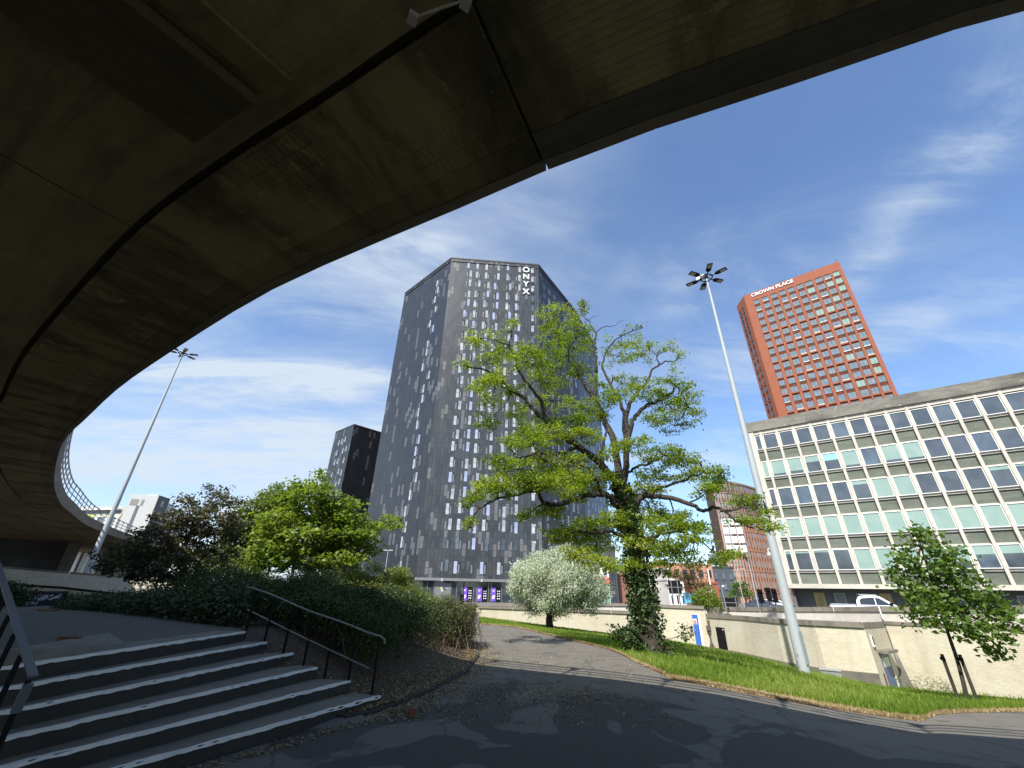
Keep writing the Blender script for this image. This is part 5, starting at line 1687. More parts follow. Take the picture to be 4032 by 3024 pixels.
# ------------------------------------------------------------------ foliage
def leaf_object(name, C, L, Wd, mat, parent=None, up=0.6, droop=0.0, fold=0.18, axis=None, world=None, rndc=None):
    C = np.asarray(C, float); n = len(C)
    L = np.broadcast_to(np.asarray(L, float), (n,)) * rng.uniform(.7, 1.3, n)
    Wd = np.broadcast_to(np.asarray(Wd, float), (n,)) * rng.uniform(.75, 1.25, n)
    nv = rng.normal(size=(n, 3)); nv[:, 2] = np.abs(nv[:, 2]) * 0.8 + up
    nv /= np.linalg.norm(nv, axis=1, keepdims=True)
    a = rng.normal(size=(n, 3)) if axis is None else np.asarray(axis, float) + rng.normal(size=(n, 3)) * .45
    a[:, 2] -= droop
    a -= nv * np.sum(a * nv, axis=1, keepdims=True)
    a /= np.maximum(1e-6, np.linalg.norm(a, axis=1, keepdims=True))
    b = np.cross(nv, a)
    v = np.empty((n, 4, 3))
    v[:, 0] = C - a * (L / 2)[:, None]
    v[:, 1] = C + b * (Wd / 2)[:, None] + nv * (fold * Wd)[:, None] - a * (L * .06)[:, None]
    v[:, 2] = C + a * (L / 2)[:, None]
    v[:, 3] = C - b * (Wd / 2)[:, None] + nv * (fold * Wd)[:, None] - a * (L * .06)[:, None]
    me = bpy.data.meshes.new(name)
    me.vertices.add(n * 4); me.vertices.foreach_set('co', v.ravel())
    me.loops.add(n * 4); me.loops.foreach_set('vertex_index', np.arange(n * 4, dtype=np.int32))
    me.polygons.add(n); me.polygons.foreach_set('loop_start', np.arange(0, n * 4, 4, dtype=np.int32))
    try:
        me.polygons.foreach_set('loop_total', np.full(n, 4, dtype=np.int32))
    except Exception:
        pass
    at = me.attributes.new('rnd', 'FLOAT', 'FACE')
    r_ = rng.uniform(0, 1, n) if rndc is None else np.clip(np.asarray(rndc) + rng.normal(0, .16, n), 0, 1)
    at.data.foreach_set('value', r_.astype(np.float32))
    me.materials.append(mat)
    me.update(); me.validate()
    o = bpy.data.objects.new(name, me)
    return link(o, parent, world)

def sprays(centres, radii, per, sub, sig, flat=.4):
    """clumps -> sprays -> leaf centres; returns centres, per-leaf clump tone and the spray centres"""
    out_, tone, sc = [], [], []
    for c, r_ in zip(centres, radii):
        r_ = np.broadcast_to(np.asarray(r_, float), (3,))
        k = max(2, int(sub))
        d = rng.normal(size=(k, 3)); d /= np.linalg.norm(d, axis=1, keepdims=True)
        s_ = c + d * r_ * (rng.uniform(.25, 1.0, (k, 1)) ** .5)
        sc.append((c, s_))
        tn = rng.uniform(.2, .8)
        for q in s_:
            m_ = max(3, int(per * rng.uniform(.6, 1.4)))
            p = q + rng.normal(size=(m_, 3)) * np.array([sig, sig, sig * flat])
            out_.append(p); tone += [np.clip(tn + rng.normal(0, .14), 0, 1)] * m_
    return np.concatenate(out_), np.array(tone), sc

LOCUST = leafmat('locust_leaf', [(.095, .155, .012), (.16, .235, .018), (.235, .31, .03), (.32, .37, .06)], .55)
MAPLE = leafmat('maple_leaf', [(.095, .155, .022), (.155, .22, .034), (.235, .305, .06)], .48)
PLANE = leafmat('plane_leaf', [(.07, .13, .025), (.11, .18, .036), (.16, .235, .055)], .45)
DARKL = leafmat('plum_leaf', [(.030, .042, .020), (.058, .070, .034), (.10, .10, .055), (.15, .125, .085)], .3)
OLIVE = leafmat('olive_leaf', [(.075, .11, .024), (.13, .175, .04), (.20, .235, .07)], .45)
SILVER = leafmat('silver_leaf', [(.26, .31, .24), (.37, .42, .335), (.48, .53, .44), (.57, .61, .53)], .3)
HEDGEL = leafmat('hedge_leaf', [(.014, .028, .008), (.028, .050, .012), (.046, .075, .018), (.075, .095, .026)], .28)
DRYL = leafmat('dry_shrub_leaf', [(.028, .042, .012), (.05, .07, .018), (.085, .095, .03), (.14, .12, .055)], .28)
IVYL = leafmat('ivy_leaf', [(.020, .045, .010), (.035, .070, .014), (.06, .105, .022)], .22)
COVERL = leafmat('cover_leaf', [(.018, .032, .010), (.030, .052, .014), (.05, .08, .02)], .22)
YELL = leafmat('yellow_leaf', [(.14, .16, .02), (.26, .26, .03), (.38, .34, .05)], .35)
GRASSB = leafmat('grass_blade', [(.10, .175, .018), (.155, .245, .028), (.22, .30, .045), (.30, .33, .09)], .5)
STRAWB = leafmat('straw_blade', [(.20, .15, .07), (.32, .25, .13), (.42, .35, .2)], .25)
LITTER = leafmat('litter_leaf', [(.10, .065, .03), (.20, .15, .07), (.38, .31, .15)], .1)

def bez(pts, n):
    return catmull([np.asarray(p, float) for p in pts], 1e9) if n == 0 else None
def smooth_line(P, per=5):
    outp = []
    P = [np.asarray(p, float) for p in P]
    for i in range(len(P) - 1):
        p0 = P[max(i - 1, 0)]; p1 = P[i]; p2 = P[i + 1]; p3 = P[min(i + 2, len(P) - 1)]
        for k in range(per):
            t = k / per
            outp.append(0.5 * ((2 * p1) + (-p0 + p2) * t + (2 * p0 - 5 * p1 + 4 * p2 - p3) * t * t + (-p0 + 3 * p1 - 3 * p2 + p3) * t ** 3))
    outp.append(P[-1])
    return outp
def wobble(P, a):
    return [p + (V(*rng.normal(0, a, 3)) if 0 < i < len(P) - 1 else 0) for i, p in enumerate(P)]

# ---- the big locust tree
HD = 17.0
tb = pol(15.75, HD); tbz = lawn_z(15.75, HD)
loc = thing('locust_tree', 'large spreading locust tree with ivy covered trunk beside the path', 'tree', (tb[0], tb[1], tbz))
LIMBS = [  # (photo points, depth drift at tip, r0, r1)
    ([(1404, 1400), (1393, 1330), (1386, 1280), (1379, 1235), (1368, 1160), (1357, 1106), (1341, 1048)], 0.0, .40, .24),
    ([(1345, 1062), (1336, 1044), (1315, 1020), (1285, 990), (1246, 964), (1213, 943), (1190, 918), (1154, 889), (1127, 856), (1101, 842), (1077, 812), (1050, 800), (1010, 792)], -1.6, .20, .03),
    ([(1190, 918), (1178, 901), (1169, 868), (1146, 836), (1121, 803), (1112, 775), (1100, 745), (1106, 715)], -2.2, .10, .02),
    ([(1101, 842), (1070, 828), (1040, 826)], -2.0, .04, .015),
    ([(1340, 1045), (1324, 955), (1303, 900), (1285, 862), (1261, 827), (1246, 800), (1225, 770), (1205, 740), (1190, 700)], .8, .17, .025),
    ([(1285, 862), (1288, 812), (1287, 770), (1285, 737), (1285, 717), (1267, 690), (1255, 675), (1262, 660)], 1.5, .09, .012),
    ([(1285, 717), (1305, 708), (1325, 703), (1347, 690)], 1.6, .03, .008),
    ([(1267, 690), (1280, 686), (1292, 682)], 1.6, .018, .006),
    ([(1343, 1045), (1351, 1035), (1353, 975), (1348, 916), (1345, 880), (1320, 830), (1303, 797), (1309, 761), (1339, 728), (1383, 705)], 2.2, .16, .015),
    ([(1350, 1030), (1362, 928), (1371, 901), (1398, 877), (1428, 862), (1452, 848), (1458, 833), (1470, 850), (1485, 880)], 1.2, .13, .018),
    ([(1353, 960), (1357, 883), (1374, 850), (1395, 824), (1410, 800), (1422, 788), (1419, 770), (1404, 755)], 2.4, .11, .015),
    ([(1422, 788), (1440, 782), (1458, 779), (1466, 772)], 2.4, .045, .012),
    ([(1419, 770), (1435, 758), (1449, 749)], 2.4, .04, .01),
    ([(1368, 1100), (1386, 1074), (1404, 1071), (1446, 1077), (1488, 1086), (1518, 1104), (1546, 1097), (1565, 1106), (1595, 1129), (1625, 1138), (1660, 1143)], -.8, .13, .02),
    ([(1565, 1106), (1600, 1097), (1640, 1098), (1655, 1100)], -.6, .05, .012),
    ([(1404, 1071), (1430, 1052), (1470, 1040), (1520, 1020), (1552, 1026)], 1.0, .08, .015),
    ([(1357, 1106), (1339, 1092), (1319, 1077), (1299, 1067), (1265, 1070), (1235, 1079), (1212, 1089), (1181, 1089), (1168, 1077), (1163, 1064), (1147, 1060), (1107, 1072), (1072, 1079), (1039, 1097), (1017, 1121), (1013, 1140)], -2.6, .15, .02),
    ([(1246, 964), (1211, 980), (1166, 978), (1121, 990), (1090, 998)], -2.6, .09, .02),
    ([(1315, 1020), (1300, 996), (1303, 960), (1309, 931), (1300, 905)], -.8, .10, .03),
    ([(1372, 1180), (1410, 1160), (1445, 1150), (1480, 1150), (1510, 1165)], -1.4, .09, .015),
    ([(1370, 1170), (1330, 1150), (1290, 1150), (1240, 1150), (1205, 1165)], -1.8, .09, .015),
    ([(1434, 984), (1400, 1000), (1375, 1010), (1356, 1020)], 1.4, .04, .06),
    ([(1300, 1070), (1290, 1040), (1270, 1010), (1240, 1000)], -1.6, .07, .02),
    ([(1500, 1160), (1540, 1190), (1572, 1200)], -1.4, .03, .01),
]
limb_pts = []
tk = MB()
for li, (pp, dr, r0, r1) in enumerate(LIMBS):
    n = len(pp); W_ = []
    base_d = 0.0
    if limb_pts and li:
        q0 = np.array(pp[0])
        best = min(limb_pts, key=lambda t: (t[1][0] - q0[0]) ** 2 + (t[1][1] - q0[1]) ** 2)
        base_d = best[2]
    for i, p in enumerate(pp):
        dd = base_d + (dr - base_d) * (i / (n - 1)) if li else 0.0
        W_.append(ond(p[0], p[1], HD + dd)); limb_pts.append((W_[-1], p, dd))
    S_ = smooth_line(W_, 4)
    if li:
        S_ = wobble(S_, .03)
    m_ = len(S_)
    rad = [r0 + (r1 - r0) * (k / (m_ - 1)) ** .8 for k in range(m_)]
    if li == 0:
        rad = [r * (1 + .28 * math.exp(-k / 1.5)) for k, r in enumerate(rad)]
        S_[0] = S_[0] - V(0, 0, .25)
    tk.tube(S_, rad, 12 if li == 0 else 7)
CL = [(1196,684,45,25),(1246,672,30,18),(1261,664,10,14),(1208,702,45,18),(1190,728,40,22),(1243,731,50,28),(1038,731,34,18),(1106,711,14,16),(1092,752,58,22),(1166,770,70,22),(1240,752,58,28),(1005,791,22,10),(1062,776,38,16),(1136,782,50,22),(1211,797,58,22),(1255,800,34,14),(1047,824,38,18),(1028,836,18,10),(1071,812,38,18),(1181,827,50,20),(1112,842,38,18),(1062,865,28,20),(1056,910,28,22),(1196,865,48,22),(1115,886,38,18),(1345,746,52,22),(1333,770,48,15),(1365,716,28,10),(1404,752,20,13),(1446,749,26,12),(1464,770,12,16),(1386,770,28,17),(1285,824,24,13),(1339,830,44,22),(1345,853,48,20),(1404,836,38,22),(1449,815,28,13),(1468,847,42,22),(1484,877,36,22),(1496,901,22,13),(1452,889,44,22),(1416,865,38,18),(1456,919,46,16),(1419,904,38,16),(1270,889,54,28),(1300,871,38,18),(1181,907,48,16),(1235,910,58,20),(1196,937,68,22),(1136,931,48,20),(1106,961,28,22),(1151,955,44,22),(1255,946,48,22),(1315,975,28,20),(1374,961,46,26),(1434,984,52,26),(1476,993,42,22),(1515,1011,32,18),(1551,1029,32,16),(1493,1026,48,18),(1419,1020,54,20),(1077,999,34,20),(1121,1014,58,22),(1181,999,58,28),(1240,1005,58,28),(1285,1038,58,22),(1226,1035,58,22),(1151,1041,58,20),(1077,1044,48,18),(1034,1059,32,18),(1019,1089,13,22),(1015,1126,8,18),(1081,1062,48,13),(1143,1044,58,20),(1205,1050,58,22),(1267,1042,54,22),(1243,1077,34,13),(1168,1106,42,15),(1136,1114,14,13),(1205,1106,38,16),(1230,1150,56,28),(1205,1155,28,18),(1267,1141,48,26),(1292,1173,54,28),(1255,1196,46,18),(1300,1220,46,18),(1317,1124,38,22),(1366,1124,58,28),(1404,1106,48,22),(1441,1136,58,26),(1379,1173,38,28),(1416,1181,48,26),(1453,1186,44,18),(1428,1220,28,18),(1354,1220,28,22),(1451,1116,48,18),(1488,1136,44,20),(1511,1161,36,16),(1464,1196,38,20),(1500,1208,28,13),(1550,1209,28,15),(1573,1198,18,12),(1553,1050,28,20),(1526,1062,34,18),(1600,1082,32,15),(1634,1084,22,16),(1658,1102,10,15),(1637,1124,28,12),(1660,1143,14,8),(1600,1124,28,9),(1439,1235,22,13),(1395,1060,50,26),(1350,1075,50,20)]
cents, rads, wts = [], [], []
tw = MB()
allp = np.array([t[1] for t in limb_pts], float)
for (x, y, rx, ry) in CL:
    dist = np.hypot(allp[:, 0] - x, allp[:, 1] - y)
    j = int(np.argmin(dist + rng.uniform(0, 25, len(dist))))
    dep = limb_pts[j][2] + rng.uniform(-1.3, 1.3) * min(1, rx / 40)
    c = ond(x, y, HD + dep)
    s_ = pxm(c)
    a_ = limb_pts[j][0]
    mid = (a_ + c) / 2 + V(*rng.normal(0, .12, 3)) + V(0, 0, .12)
    S_ = wobble(smooth_line([a_, mid, c], 4), .02)
    tw.tube(S_, list(np.linspace(.035, .010, len(S_))), 5, cap=False)
    cents.append(c); rads.append((rx * s_ * .95, max(.5, rx * s_ * .85), ry * s_ * .9)); wts.append(rx * ry)
LC, LT = [], []
for c, r_, wv in zip(cents, rads, wts):
    sub = max(5, int(wv / 46)); 
    p, tn, sc_ = sprays([c], [r_], 36, sub, .15, .42)
    LC.append(p); LT.append(tn)
    for q in sc_[0][1][: max(3, sub // 2)]:
        m_ = (c + q) / 2 + V(*rng.normal(0, .06, 3))
        tw.tube([c, m_, q], [.012, .009, .005], 4, cap=False)
for (S0, S1) in (((1305, 708), (1330, 700)), ((1230, 845), (1130, 760))):
    pass
tk.build('trunk', BARK, loc, smooth=True)
tw.build('branches', BARK, loc, smooth=True)
LC = np.concatenate(LC); LT = np.concatenate(LT)
leaf_object('crown', LC, .125, .05, LOCUST, loc, up=.35, droop=.7, rndc=LT)
# pale blossom specks in the crown
sel = rng.choice(len(LC), 520, replace=False)
leaf_object('blossom', LC[sel] + rng.normal(0, .05, (520, 3)), .06, .05, leafmat('blossom_petal', [(.45, .40, .24), (.65, .62, .45)], .2), loc)
# ivy on the trunk
ivp = []
for k in range(5200):
    f = rng.uniform(0, 1) ** .8
    zz_ = tbz + .1 + f * 5.0
    xx = np.interp(f, [0, 1], [0, 0])
    j = min(5, int(f * 6))
    c0 = limb_pts[min(6, j)][0]; c1 = limb_pts[min(6, j + 1)][0]
    c = c0 + (c1 - c0) * (f * 6 - j)
    an = rng.uniform(0, 2 * math.pi)
    patch = .5 + .5 * math.sin(an * 3 + f * 17) * math.sin(f * 23 + an)
    if rng.uniform() > patch + .25: continue
    rr0 = (.42 - .14 * f) + abs(rng.normal(0, .09)) + .14 * max(0, math.sin(f * 19 + an * 2)) * rng.uniform(0, 1)
    ivp.append(c + V(rr0 * math.cos(an), rr0 * math.sin(an), rng.normal(0, .05)))
leaf_object('ivy', np.array(ivp), .12, .09, IVYL, loc, up=.1, droop=.9)
# sucker shrub at the foot of the trunk
sk = thing('sucker_shrub', 'low leafy sucker growth around the foot of the big locust trunk', 'shrub', (tb[0], tb[1], tbz))
cs = [pol(15.75, HD, tbz) + V(rng.normal(0, .55), rng.normal(-.2, .4), abs(rng.normal(.35, .25))) for _ in range(26)]
p, tn, sc_ = sprays(cs, [(.3, .3, .22)] * len(cs), 22, 4, .12, .5)
leaf_object('foliage', p, .12, .06, IVYL, sk, up=.3, droop=.3)
mb = MB()
for c, ss in sc_:
    mb.tube([pol(15.75, HD, tbz) + V(rng.normal(0, .2), rng.normal(0, .2), 0), c, ss[0]], [.014, .01, .005], 4, cap=False)
mb.build('stems', TWIG, sk)

# ---- silver bush
sp0 = pol(5.1, 30.0); sz = lawn_z(5.1, 30)
sb = thing('silver_tree', 'rounded silver leaved weeping tree in front of the cream wall', 'tree', (sp0[0], sp0[1], sz))
cs, rs_ = [], []
for k in range(250):
    u_ = rng.uniform(-1, 1); th_ = rng.uniform(0, 2 * math.pi)
    rr0 = rng.uniform(.35, 1) ** .45
    px_ = math.cos(th_) * math.sqrt(1 - u_ * u_) * rr0; py_ = math.sin(th_) * math.sqrt(1 - u_ * u_) * rr0; pz_ = u_ * rr0
    cx = V(sp0[0] + .55 + px_ * 3.15, sp0[1] + py_ * 2.4, sz + 2.55 + pz_ * (1.95 if pz_ > 0 else 1.75) + .16 * math.sin(px_ * 5))
    cs.append(cx); rs_.append((.42, .42, .42))
p, tn, sc_ = sprays(cs, rs_, 40, 8, .17, 1.0)
low_ = p[:, 2] > sz + .42 + .25 * np.sin(p[:, 0] * 4)
p, tn = p[low_], tn[low_]
leaf_object('crown', p, .17, .045, SILVER, sb, up=.1, droop=1.3, rndc=tn)
mb = MB()
mb.tube(smooth_line([sp0 + V(.1, 0, sz - .2), sp0 + V(.0, 0, sz + .5), sp0 + V(.2, 0, sz + 1.2), sp0 + V(.6, 0, sz + 2.4)], 4), list(np.linspace(.26, .12, 13)), 9)
for k in range(26):
    c = cs[int(rng.integers(len(cs)))]
    mb.tube(wobble(smooth_line([sp0 + V(.15, 0, sz + .9), (sp0 + V(.3, 0, sz + 2.2) + c) / 2 + V(0, 0, .3), c], 3), .05), list(np.linspace(.07, .012, 7)), 5, cap=False)
mb.build('trunk', BARK, sb, smooth=True)

# ---- young staked tree on the right
yb = pol(42.3, 19.0); yz = lawn_z(42.3, 19)
yt = thing('young_tree', 'young broad leaved tree tied between two dark stakes on the right slope', 'tree', (yb[0], yb[1], yz))
YC = [(1990,1165,34,26),(1960,1200,34,30),(2020,1205,36,26),(2055,1200,28,24),(1950,1245,26,28),(1995,1250,44,30),(2060,1240,38,28),(2000,1290,44,28),(2060,1285,44,28),(2110,1270,34,24),(1985,1330,34,24),(2040,1330,44,24),(2100,1320,40,24),(2150,1310,34,20),(2185,1335,28,18),(2120,1355,34,18),(2160,1365,30,12),(2100,1385,22,14),(2135,1405,20,11),(2150,1392,18,10),(2070,1360,28,14),(2205,1350,14,14),(1985,1148,14,10)]
cs, rs_ = [], []
mb = MB()
yt0 = yb + V(0, 0, yz - .2)
top_ = ond(1985, 1165, 19.0)
S_ = smooth_line([yt0, ond(2072, 1440, 19), ond(2046, 1362, 19), ond(2020, 1280, 19.05), ond(1998, 1210, 19), top_], 3)
mb.tube(S_, list(np.linspace(.055, .012, len(S_))), 8)
for (x, y, rx, ry) in YC:
    c = ond(x, y, 19 + rng.uniform(-.5, .5)); s_ = pxm(c)
    cs.append(c); rs_.append((rx * s_, rx * s_, ry * s_))
    q = S_[min(len(S_) - 1, 6 + int(rng.integers(0, 7)))]
    mb.tube(wobble(smooth_line([q, (q + c) / 2 + V(0, 0, .08), c], 3), .02), list(np.linspace(.02, .006, 7)), 5, cap=False)
LC, LT = [], []
for c, r_, (x, y, rx, ry) in zip(cs, rs_, YC):
    p, tn, sc_ = sprays([c], [r_], 9, max(4, int(rx * ry / 55)), .15, .8); LC.append(p); LT.append(tn)
leaf_object('crown', np.concatenate(LC), .16, .13, PLANE, yt, up=.35, droop=.5, rndc=np.concatenate(LT))
mb.build('trunk', BARK, yt, smooth=True)
for nm, az_, a0, a1 in (('left', 41.85, (2061, 1508), (2037, 1415)), ('right', 43.0, (2090, 1512), (2071, 1417))):
    b0 = pol(az_ - (0.0 if nm == 'left' else 0), 18.9); z0 = lawn_z(az_, 18.9)
    st = thing('tree_stake', 'dark timber stake at the young tree, ' + ('the one nearer the canopy door' if nm == 'left' else 'the one standing close behind its trunk'), 'stake', (b0[0], b0[1], z0), 'stakes of the young tree')
    mb = MB(); mb.tube([b0 + V(0, 0, z0 - .3), b0 + V(.02, 0, z0 + 1.15)], [.042, .04], 8); mb.build('post', BARK, st)
    mb = MB(); mb.tube([b0 + V(0, 0, z0 + 1.0), b0 + V(0, 0, z0 + 1.08)], [.058, .058], 8); mb.build('tie', BLACKP, st)

# ---- trees on the left
def px_tree(name, label, base, hd, clumps, mat, lsize, lw, dens, dep=.8, trunk=None, spread=1.2, per=20, sig=.14, flat=.6, droop=.3, up=.5, r0=.12):
    root = thing(name, label, 'tree', base)
    b = np.asarray(base, float)
    cs = []; LC, LT = [], []
    mb = MB()
    cz_ = np.mean([ond(x, y, hd)[2] for x, y, _, _ in clumps])
    cxy = np.mean([ond(x, y, hd) for x, y, _, _ in clumps], axis=0)
    topc = max((ond(x, y, hd) for x, y, _, _ in clumps), key=lambda q: q[2])
    sp_l = smooth_line([b + V(0, 0, -.2), b + V(.05, 0, (cz_ - b[2]) * .5), V(cxy[0] * .5 + b[0] * .5, cxy[1] * .5 + b[1] * .5, cz_), topc], 4)
    mb.tube(sp_l, list(np.linspace(r0, .02, len(sp_l))), 8)
    for (x, y, rx, ry) in clumps:
        c = ond(x, y, hd + rng.uniform(-dep, dep)); s_ = pxm(c)
        p, tn, sc_ = sprays([c], [(rx * s_, max(.5, rx * s_ * spread), ry * s_)], per, max(4, int(rx * ry / dens)), sig, flat)
        LC.append(p); LT.append(tn)
        below = [q for q in sp_l[2:] if q[2] <= c[2] + .2] or [sp_l[2]]
        q = below[min(len(below) - 1, int(rng.integers(max(1, len(below) // 2), len(below) + 1)))]
        mb.tube(wobble(smooth_line([q, (q + c) / 2 + V(0, 0, .15), c], 3), .03), list(np.linspace(r0 * .35, .01, 7)), 5, cap=False)
        for ss in sc_[0][1][:4]:
            mb.tube([c, (c + ss) / 2, ss], [.011, .008, .004], 4, cap=False)
    leaf_object('crown', np.concatenate(LC), lsize, lw, mat, root, up=up, droop=droop, rndc=np.concatenate(LT))
    mb.build('trunk', BARK, root, smooth=True)
    return root
b = pol(-35.5, 22.0, .86)
px_tree('plum_tree', 'dark leaved tree on the left in front of the grey college block', b, 22.0,
        [(470,1062,22,14),(395,1082,18,12),(440,1090,28,14),(490,1085,24,14),(405,1110,30,16),(460,1120,44,20),(345,1118,20,9),(370,1135,30,14),(420,1145,44,20),(480,1150,40,24),(320,1150,26,10),(340,1165,34,14),(400,1180,50,20),(460,1190,48,22),(280,1185,36,14),(330,1200,44,16),(395,1215,50,18),(455,1225,46,18),(250,1205,34,13),(235,1222,28,11),(290,1230,40,14),(350,1245,44,14),(420,1250,44,14),(300,1250,30,9),(500,1130,22,20)],
        DARKL, .14, .085, 24, r0=.13)
b = pol(-30.0, 26.0, .86)
px_tree('olive_tree', 'olive green bushy tree between the dark tree and the bright maple', b, 26.0,
        [(560,1095,30,16),(520,1110,24,14),(600,1090,30,18),(545,1130,40,20),(505,1145,26,20),(590,1125,40,22),(540,1165,44,22),(500,1180,34,20),(580,1165,40,22),(520,1205,44,20),(565,1200,40,20),(490,1225,36,16),(540,1235,44,14),(600,1060,22,14),(580,1075,24,12)],
        OLIVE, .15, .09, 14, r0=.14)
b = pol(-21.5, 19.0, .84)
px_tree('maple_tree', 'bright green maple with layered branches in front of the dark towers', b, 19.0,
        [(692,1032,14,12),(685,1050,26,14),(640,1052,22,12),(660,1072,40,15),(710,1075,36,14),(615,1085,34,14),(660,1100,50,17),(720,1100,44,16),(750,1090,26,10),(600,1120,42,16),(655,1130,54,18),(715,1128,50,17),(760,1120,34,12),(785,1130,26,10),(590,1155,44,16),(645,1160,56,18),(710,1158,54,17),(765,1155,42,14),(810,1140,28,11),(838,1125,22,9),(850,1138,14,7),(575,1190,42,15),(625,1190,56,17),(690,1190,56,16),(750,1185,46,14),(795,1165,26,10),(560,1215,30,12),(600,1220,48,13),(660,1218,52,13),(720,1212,44,12),(765,1205,30,10),(810,1190,16,8)],
        MAPLE, .15, .12, 22, dep=1.3, sig=.17, flat=.5, per=17, droop=.25, up=.8, r0=.12)
b = pol(-25.5, 30.0, .8)
px_tree('olive_tree', 'pale green tree partly hidden behind the left side of the maple', b, 30.0,
        [(610,1075,26,14),(640,1060,22,12),(590,1100,30,16),(565,1120,30,16),(620,1110,34,18),(575,1150,34,18),(555,1175,30,18),(640,1130,36,16),(600,1170,40,20),(570,1200,36,16),(540,1150,24,16)],
        OLIVE, .16, .10, 15, r0=.13)
b = pol(-13.2, 21.0, .55)
px_tree('bushy_tree', 'light green bush right of the maple in front of the tall tower base', b, 21.0,
        [(860,1235,22,11),(872,1250,24,10),(835,1250,22,10),(850,1262,34,11),(815,1262,28,10),(880,1268,18,9),(790,1255,24,10),(770,1245,22,9),(845,1278,40,9),(800,1280,36,9),(810,1225,12,9)],
        OLIVE, .13, .07, 11, r0=.05, dep=.8)

# shrubs and hedge
def mass(name, label, cat, fn, n, mat, L, Wd, stems=0, stem_mat=TWIG, origin=(0, 0, 0), up=.4, droop=.3, kind=None, group=None, clump=14, sig=.13):
    root = thing(name, label, cat, origin, group)
    pts = []
    cl = []
    for _ in range(n // clump):
        c, floor_ = fn()
        cl.append((c, floor_))
        pts.append(c + rng.normal(size=(clump, 3)) * np.array([sig, sig, sig * .7]))
    p = np.concatenate(pts)
    leaf_object('foliage', p, L, Wd, mat, root, up=up, droop=droop)
    if stems:
        mb = MB()
        for k in range(stems):
            c, fl = cl[int(rng.integers(len(cl)))]
            b0 = V(c[0] + rng.normal(0, .25), c[1] + rng.normal(0, .25), fl)
            mb.tube([b0, (b0 + c) / 2 + V(*rng.normal(0, .1, 3)), c + V(*rng.normal(0, .06, 3)) + V(0, 0, .06)], [.007, .005, .003], 4, cap=False)
        mb.build('stems', stem_mat, root)
    return root
def hedge_fn():
    # bed strip: f along from the steps to the tip by the path, k depth away from the kerb
    f = rng.uniform(0, 1)
    kx = np.interp(f, [0, .25, .55, .8, 1], [-2.15, -1.85, -1.55, -1.25, -1.35]); ky = np.interp(f, [0, .25, .55, .8, 1], [8.6, 9.6, 11.6, 14.2, 16.6])
    k = rng.uniform(0.0, 1) ** .75
    x = kx - .15 - k * 3.4 + rng.normal(0, .1); y = ky + k * 1.7 + rng.normal(0, .1)
    g = bed_z(x, y)
    top = 1.60 - .52 * (1 - k) ** 2 - .30 * (f > .85) * (f - .85) / .15 + .09 * math.sin(x * 3.1) + .08 * math.sin(y * 2.3 + 1) + .06 * math.sin(x * 7 + y * 5)
    z = g + (top - g) * rng.uniform(.08, 1) ** .55
    return V(x, y, z), g
hg = mass('hedge', 'dense dark small leaved hedge beside the steps handrail', 'hedge', hedge_fn, 70000, HEDGEL, .062, .034, 320, origin=(-3, 11, .3), sig=.085)
def hedge2_fn():
    f = rng.uniform(0, 1)
    x = np.interp(f, [0, 1], [-9.8, -4.6]) + rng.normal(0, .25); y = np.interp(f, [0, 1], [14.0, 12.0]) + rng.uniform(-1.0, 2.2)
    g = bed_z(x, y); top = 1.72 + .2 * math.sin(x * 2.1) + .12 * math.sin(y * 3) + .06 * math.sin(x * 7)
    return V(x, y, g + (top - g) * rng.uniform(.05, 1) ** .6), g
mass('hedge', 'dark dense shrub bank left of the handrail below the plum tree', 'hedge', hedge2_fn, 42000, HEDGEL, .07, .035, 300, origin=(-7, 13, .8), sig=.12)
def tip_fn():
    a = rng.uniform(0, 2 * math.pi); r_ = rng.uniform(0, 1) ** .5
    x = -1.62 + .62 * r_ * math.cos(a); y = 15.2 + 1.5 * r_ * math.sin(a)
    g = bed_z(x, y); top = .98 + .25 * math.sqrt(max(0, 1 - r_ * r_)) + .10 * math.sin(x * 9) + .1 * math.sin(y * 6)
    return V(x, y, g + (top - g) * rng.uniform(.1, 1) ** .7), g
mass('dry_shrub', 'twiggy brownish sunlit shrub at the tip of the planting bed', 'shrub', tip_fn, 12000, DRYL, .06, .03, 150, plain('pale_twig', (.19, .145, .10), .8), origin=(-1.8, 15.2, .2), clump=10, droop=.1, sig=.10)
def olive_fn():
    a = rng.uniform(0, 2 * math.pi); r_ = rng.uniform(0, 1) ** .5
    x = -4.0 + 1.9 * r_ * math.cos(a); y = 17.2 + 1.4 * r_ * math.sin(a)
    g = bed_z(x, y); top = 1.18 + .42 * math.sqrt(max(0, 1 - r_ * r_)) + .12 * math.sin(x * 5) + .1 * math.sin(y * 6)
    return V(x, y, g + (top - g) * rng.uniform(.1, 1) ** .6), g
mass('olive_shrub', 'sunlit olive shrub behind the hedge by the white car', 'shrub', olive_fn, 16000, OLIVE, .075, .035, 200, origin=(-4, 17.2, .7))
def under_fn():
    a = rng.uniform(-31, -12.5); h = rng.uniform(18.2, 22.5)
    p = pol(a, h); g = .8
    top = 1.75 + .55 * math.sin(a * .9) * math.sin(a * .31 + 1) + .25 * math.sin(a * 2.7) - (.35 if a > -15 else 0)
    return V(p[0], p[1], g + (top - g) * rng.uniform(.1, 1) ** .6), g
mass('understorey_shrubs', 'mixed green shrubs under the maple and olive trees behind the hedge', 'shrubs', under_fn, 26000, OLIVE, .10, .05, 200, origin=(-7, 18, .8), sig=.15)
def yel_fn():
    x = pol(-17.6, 17.5)[0] + rng.normal(0, .42); y = 16.6 + rng.normal(0, .4)
    return V(x, y, rng.uniform(.9, 1.62)), .8
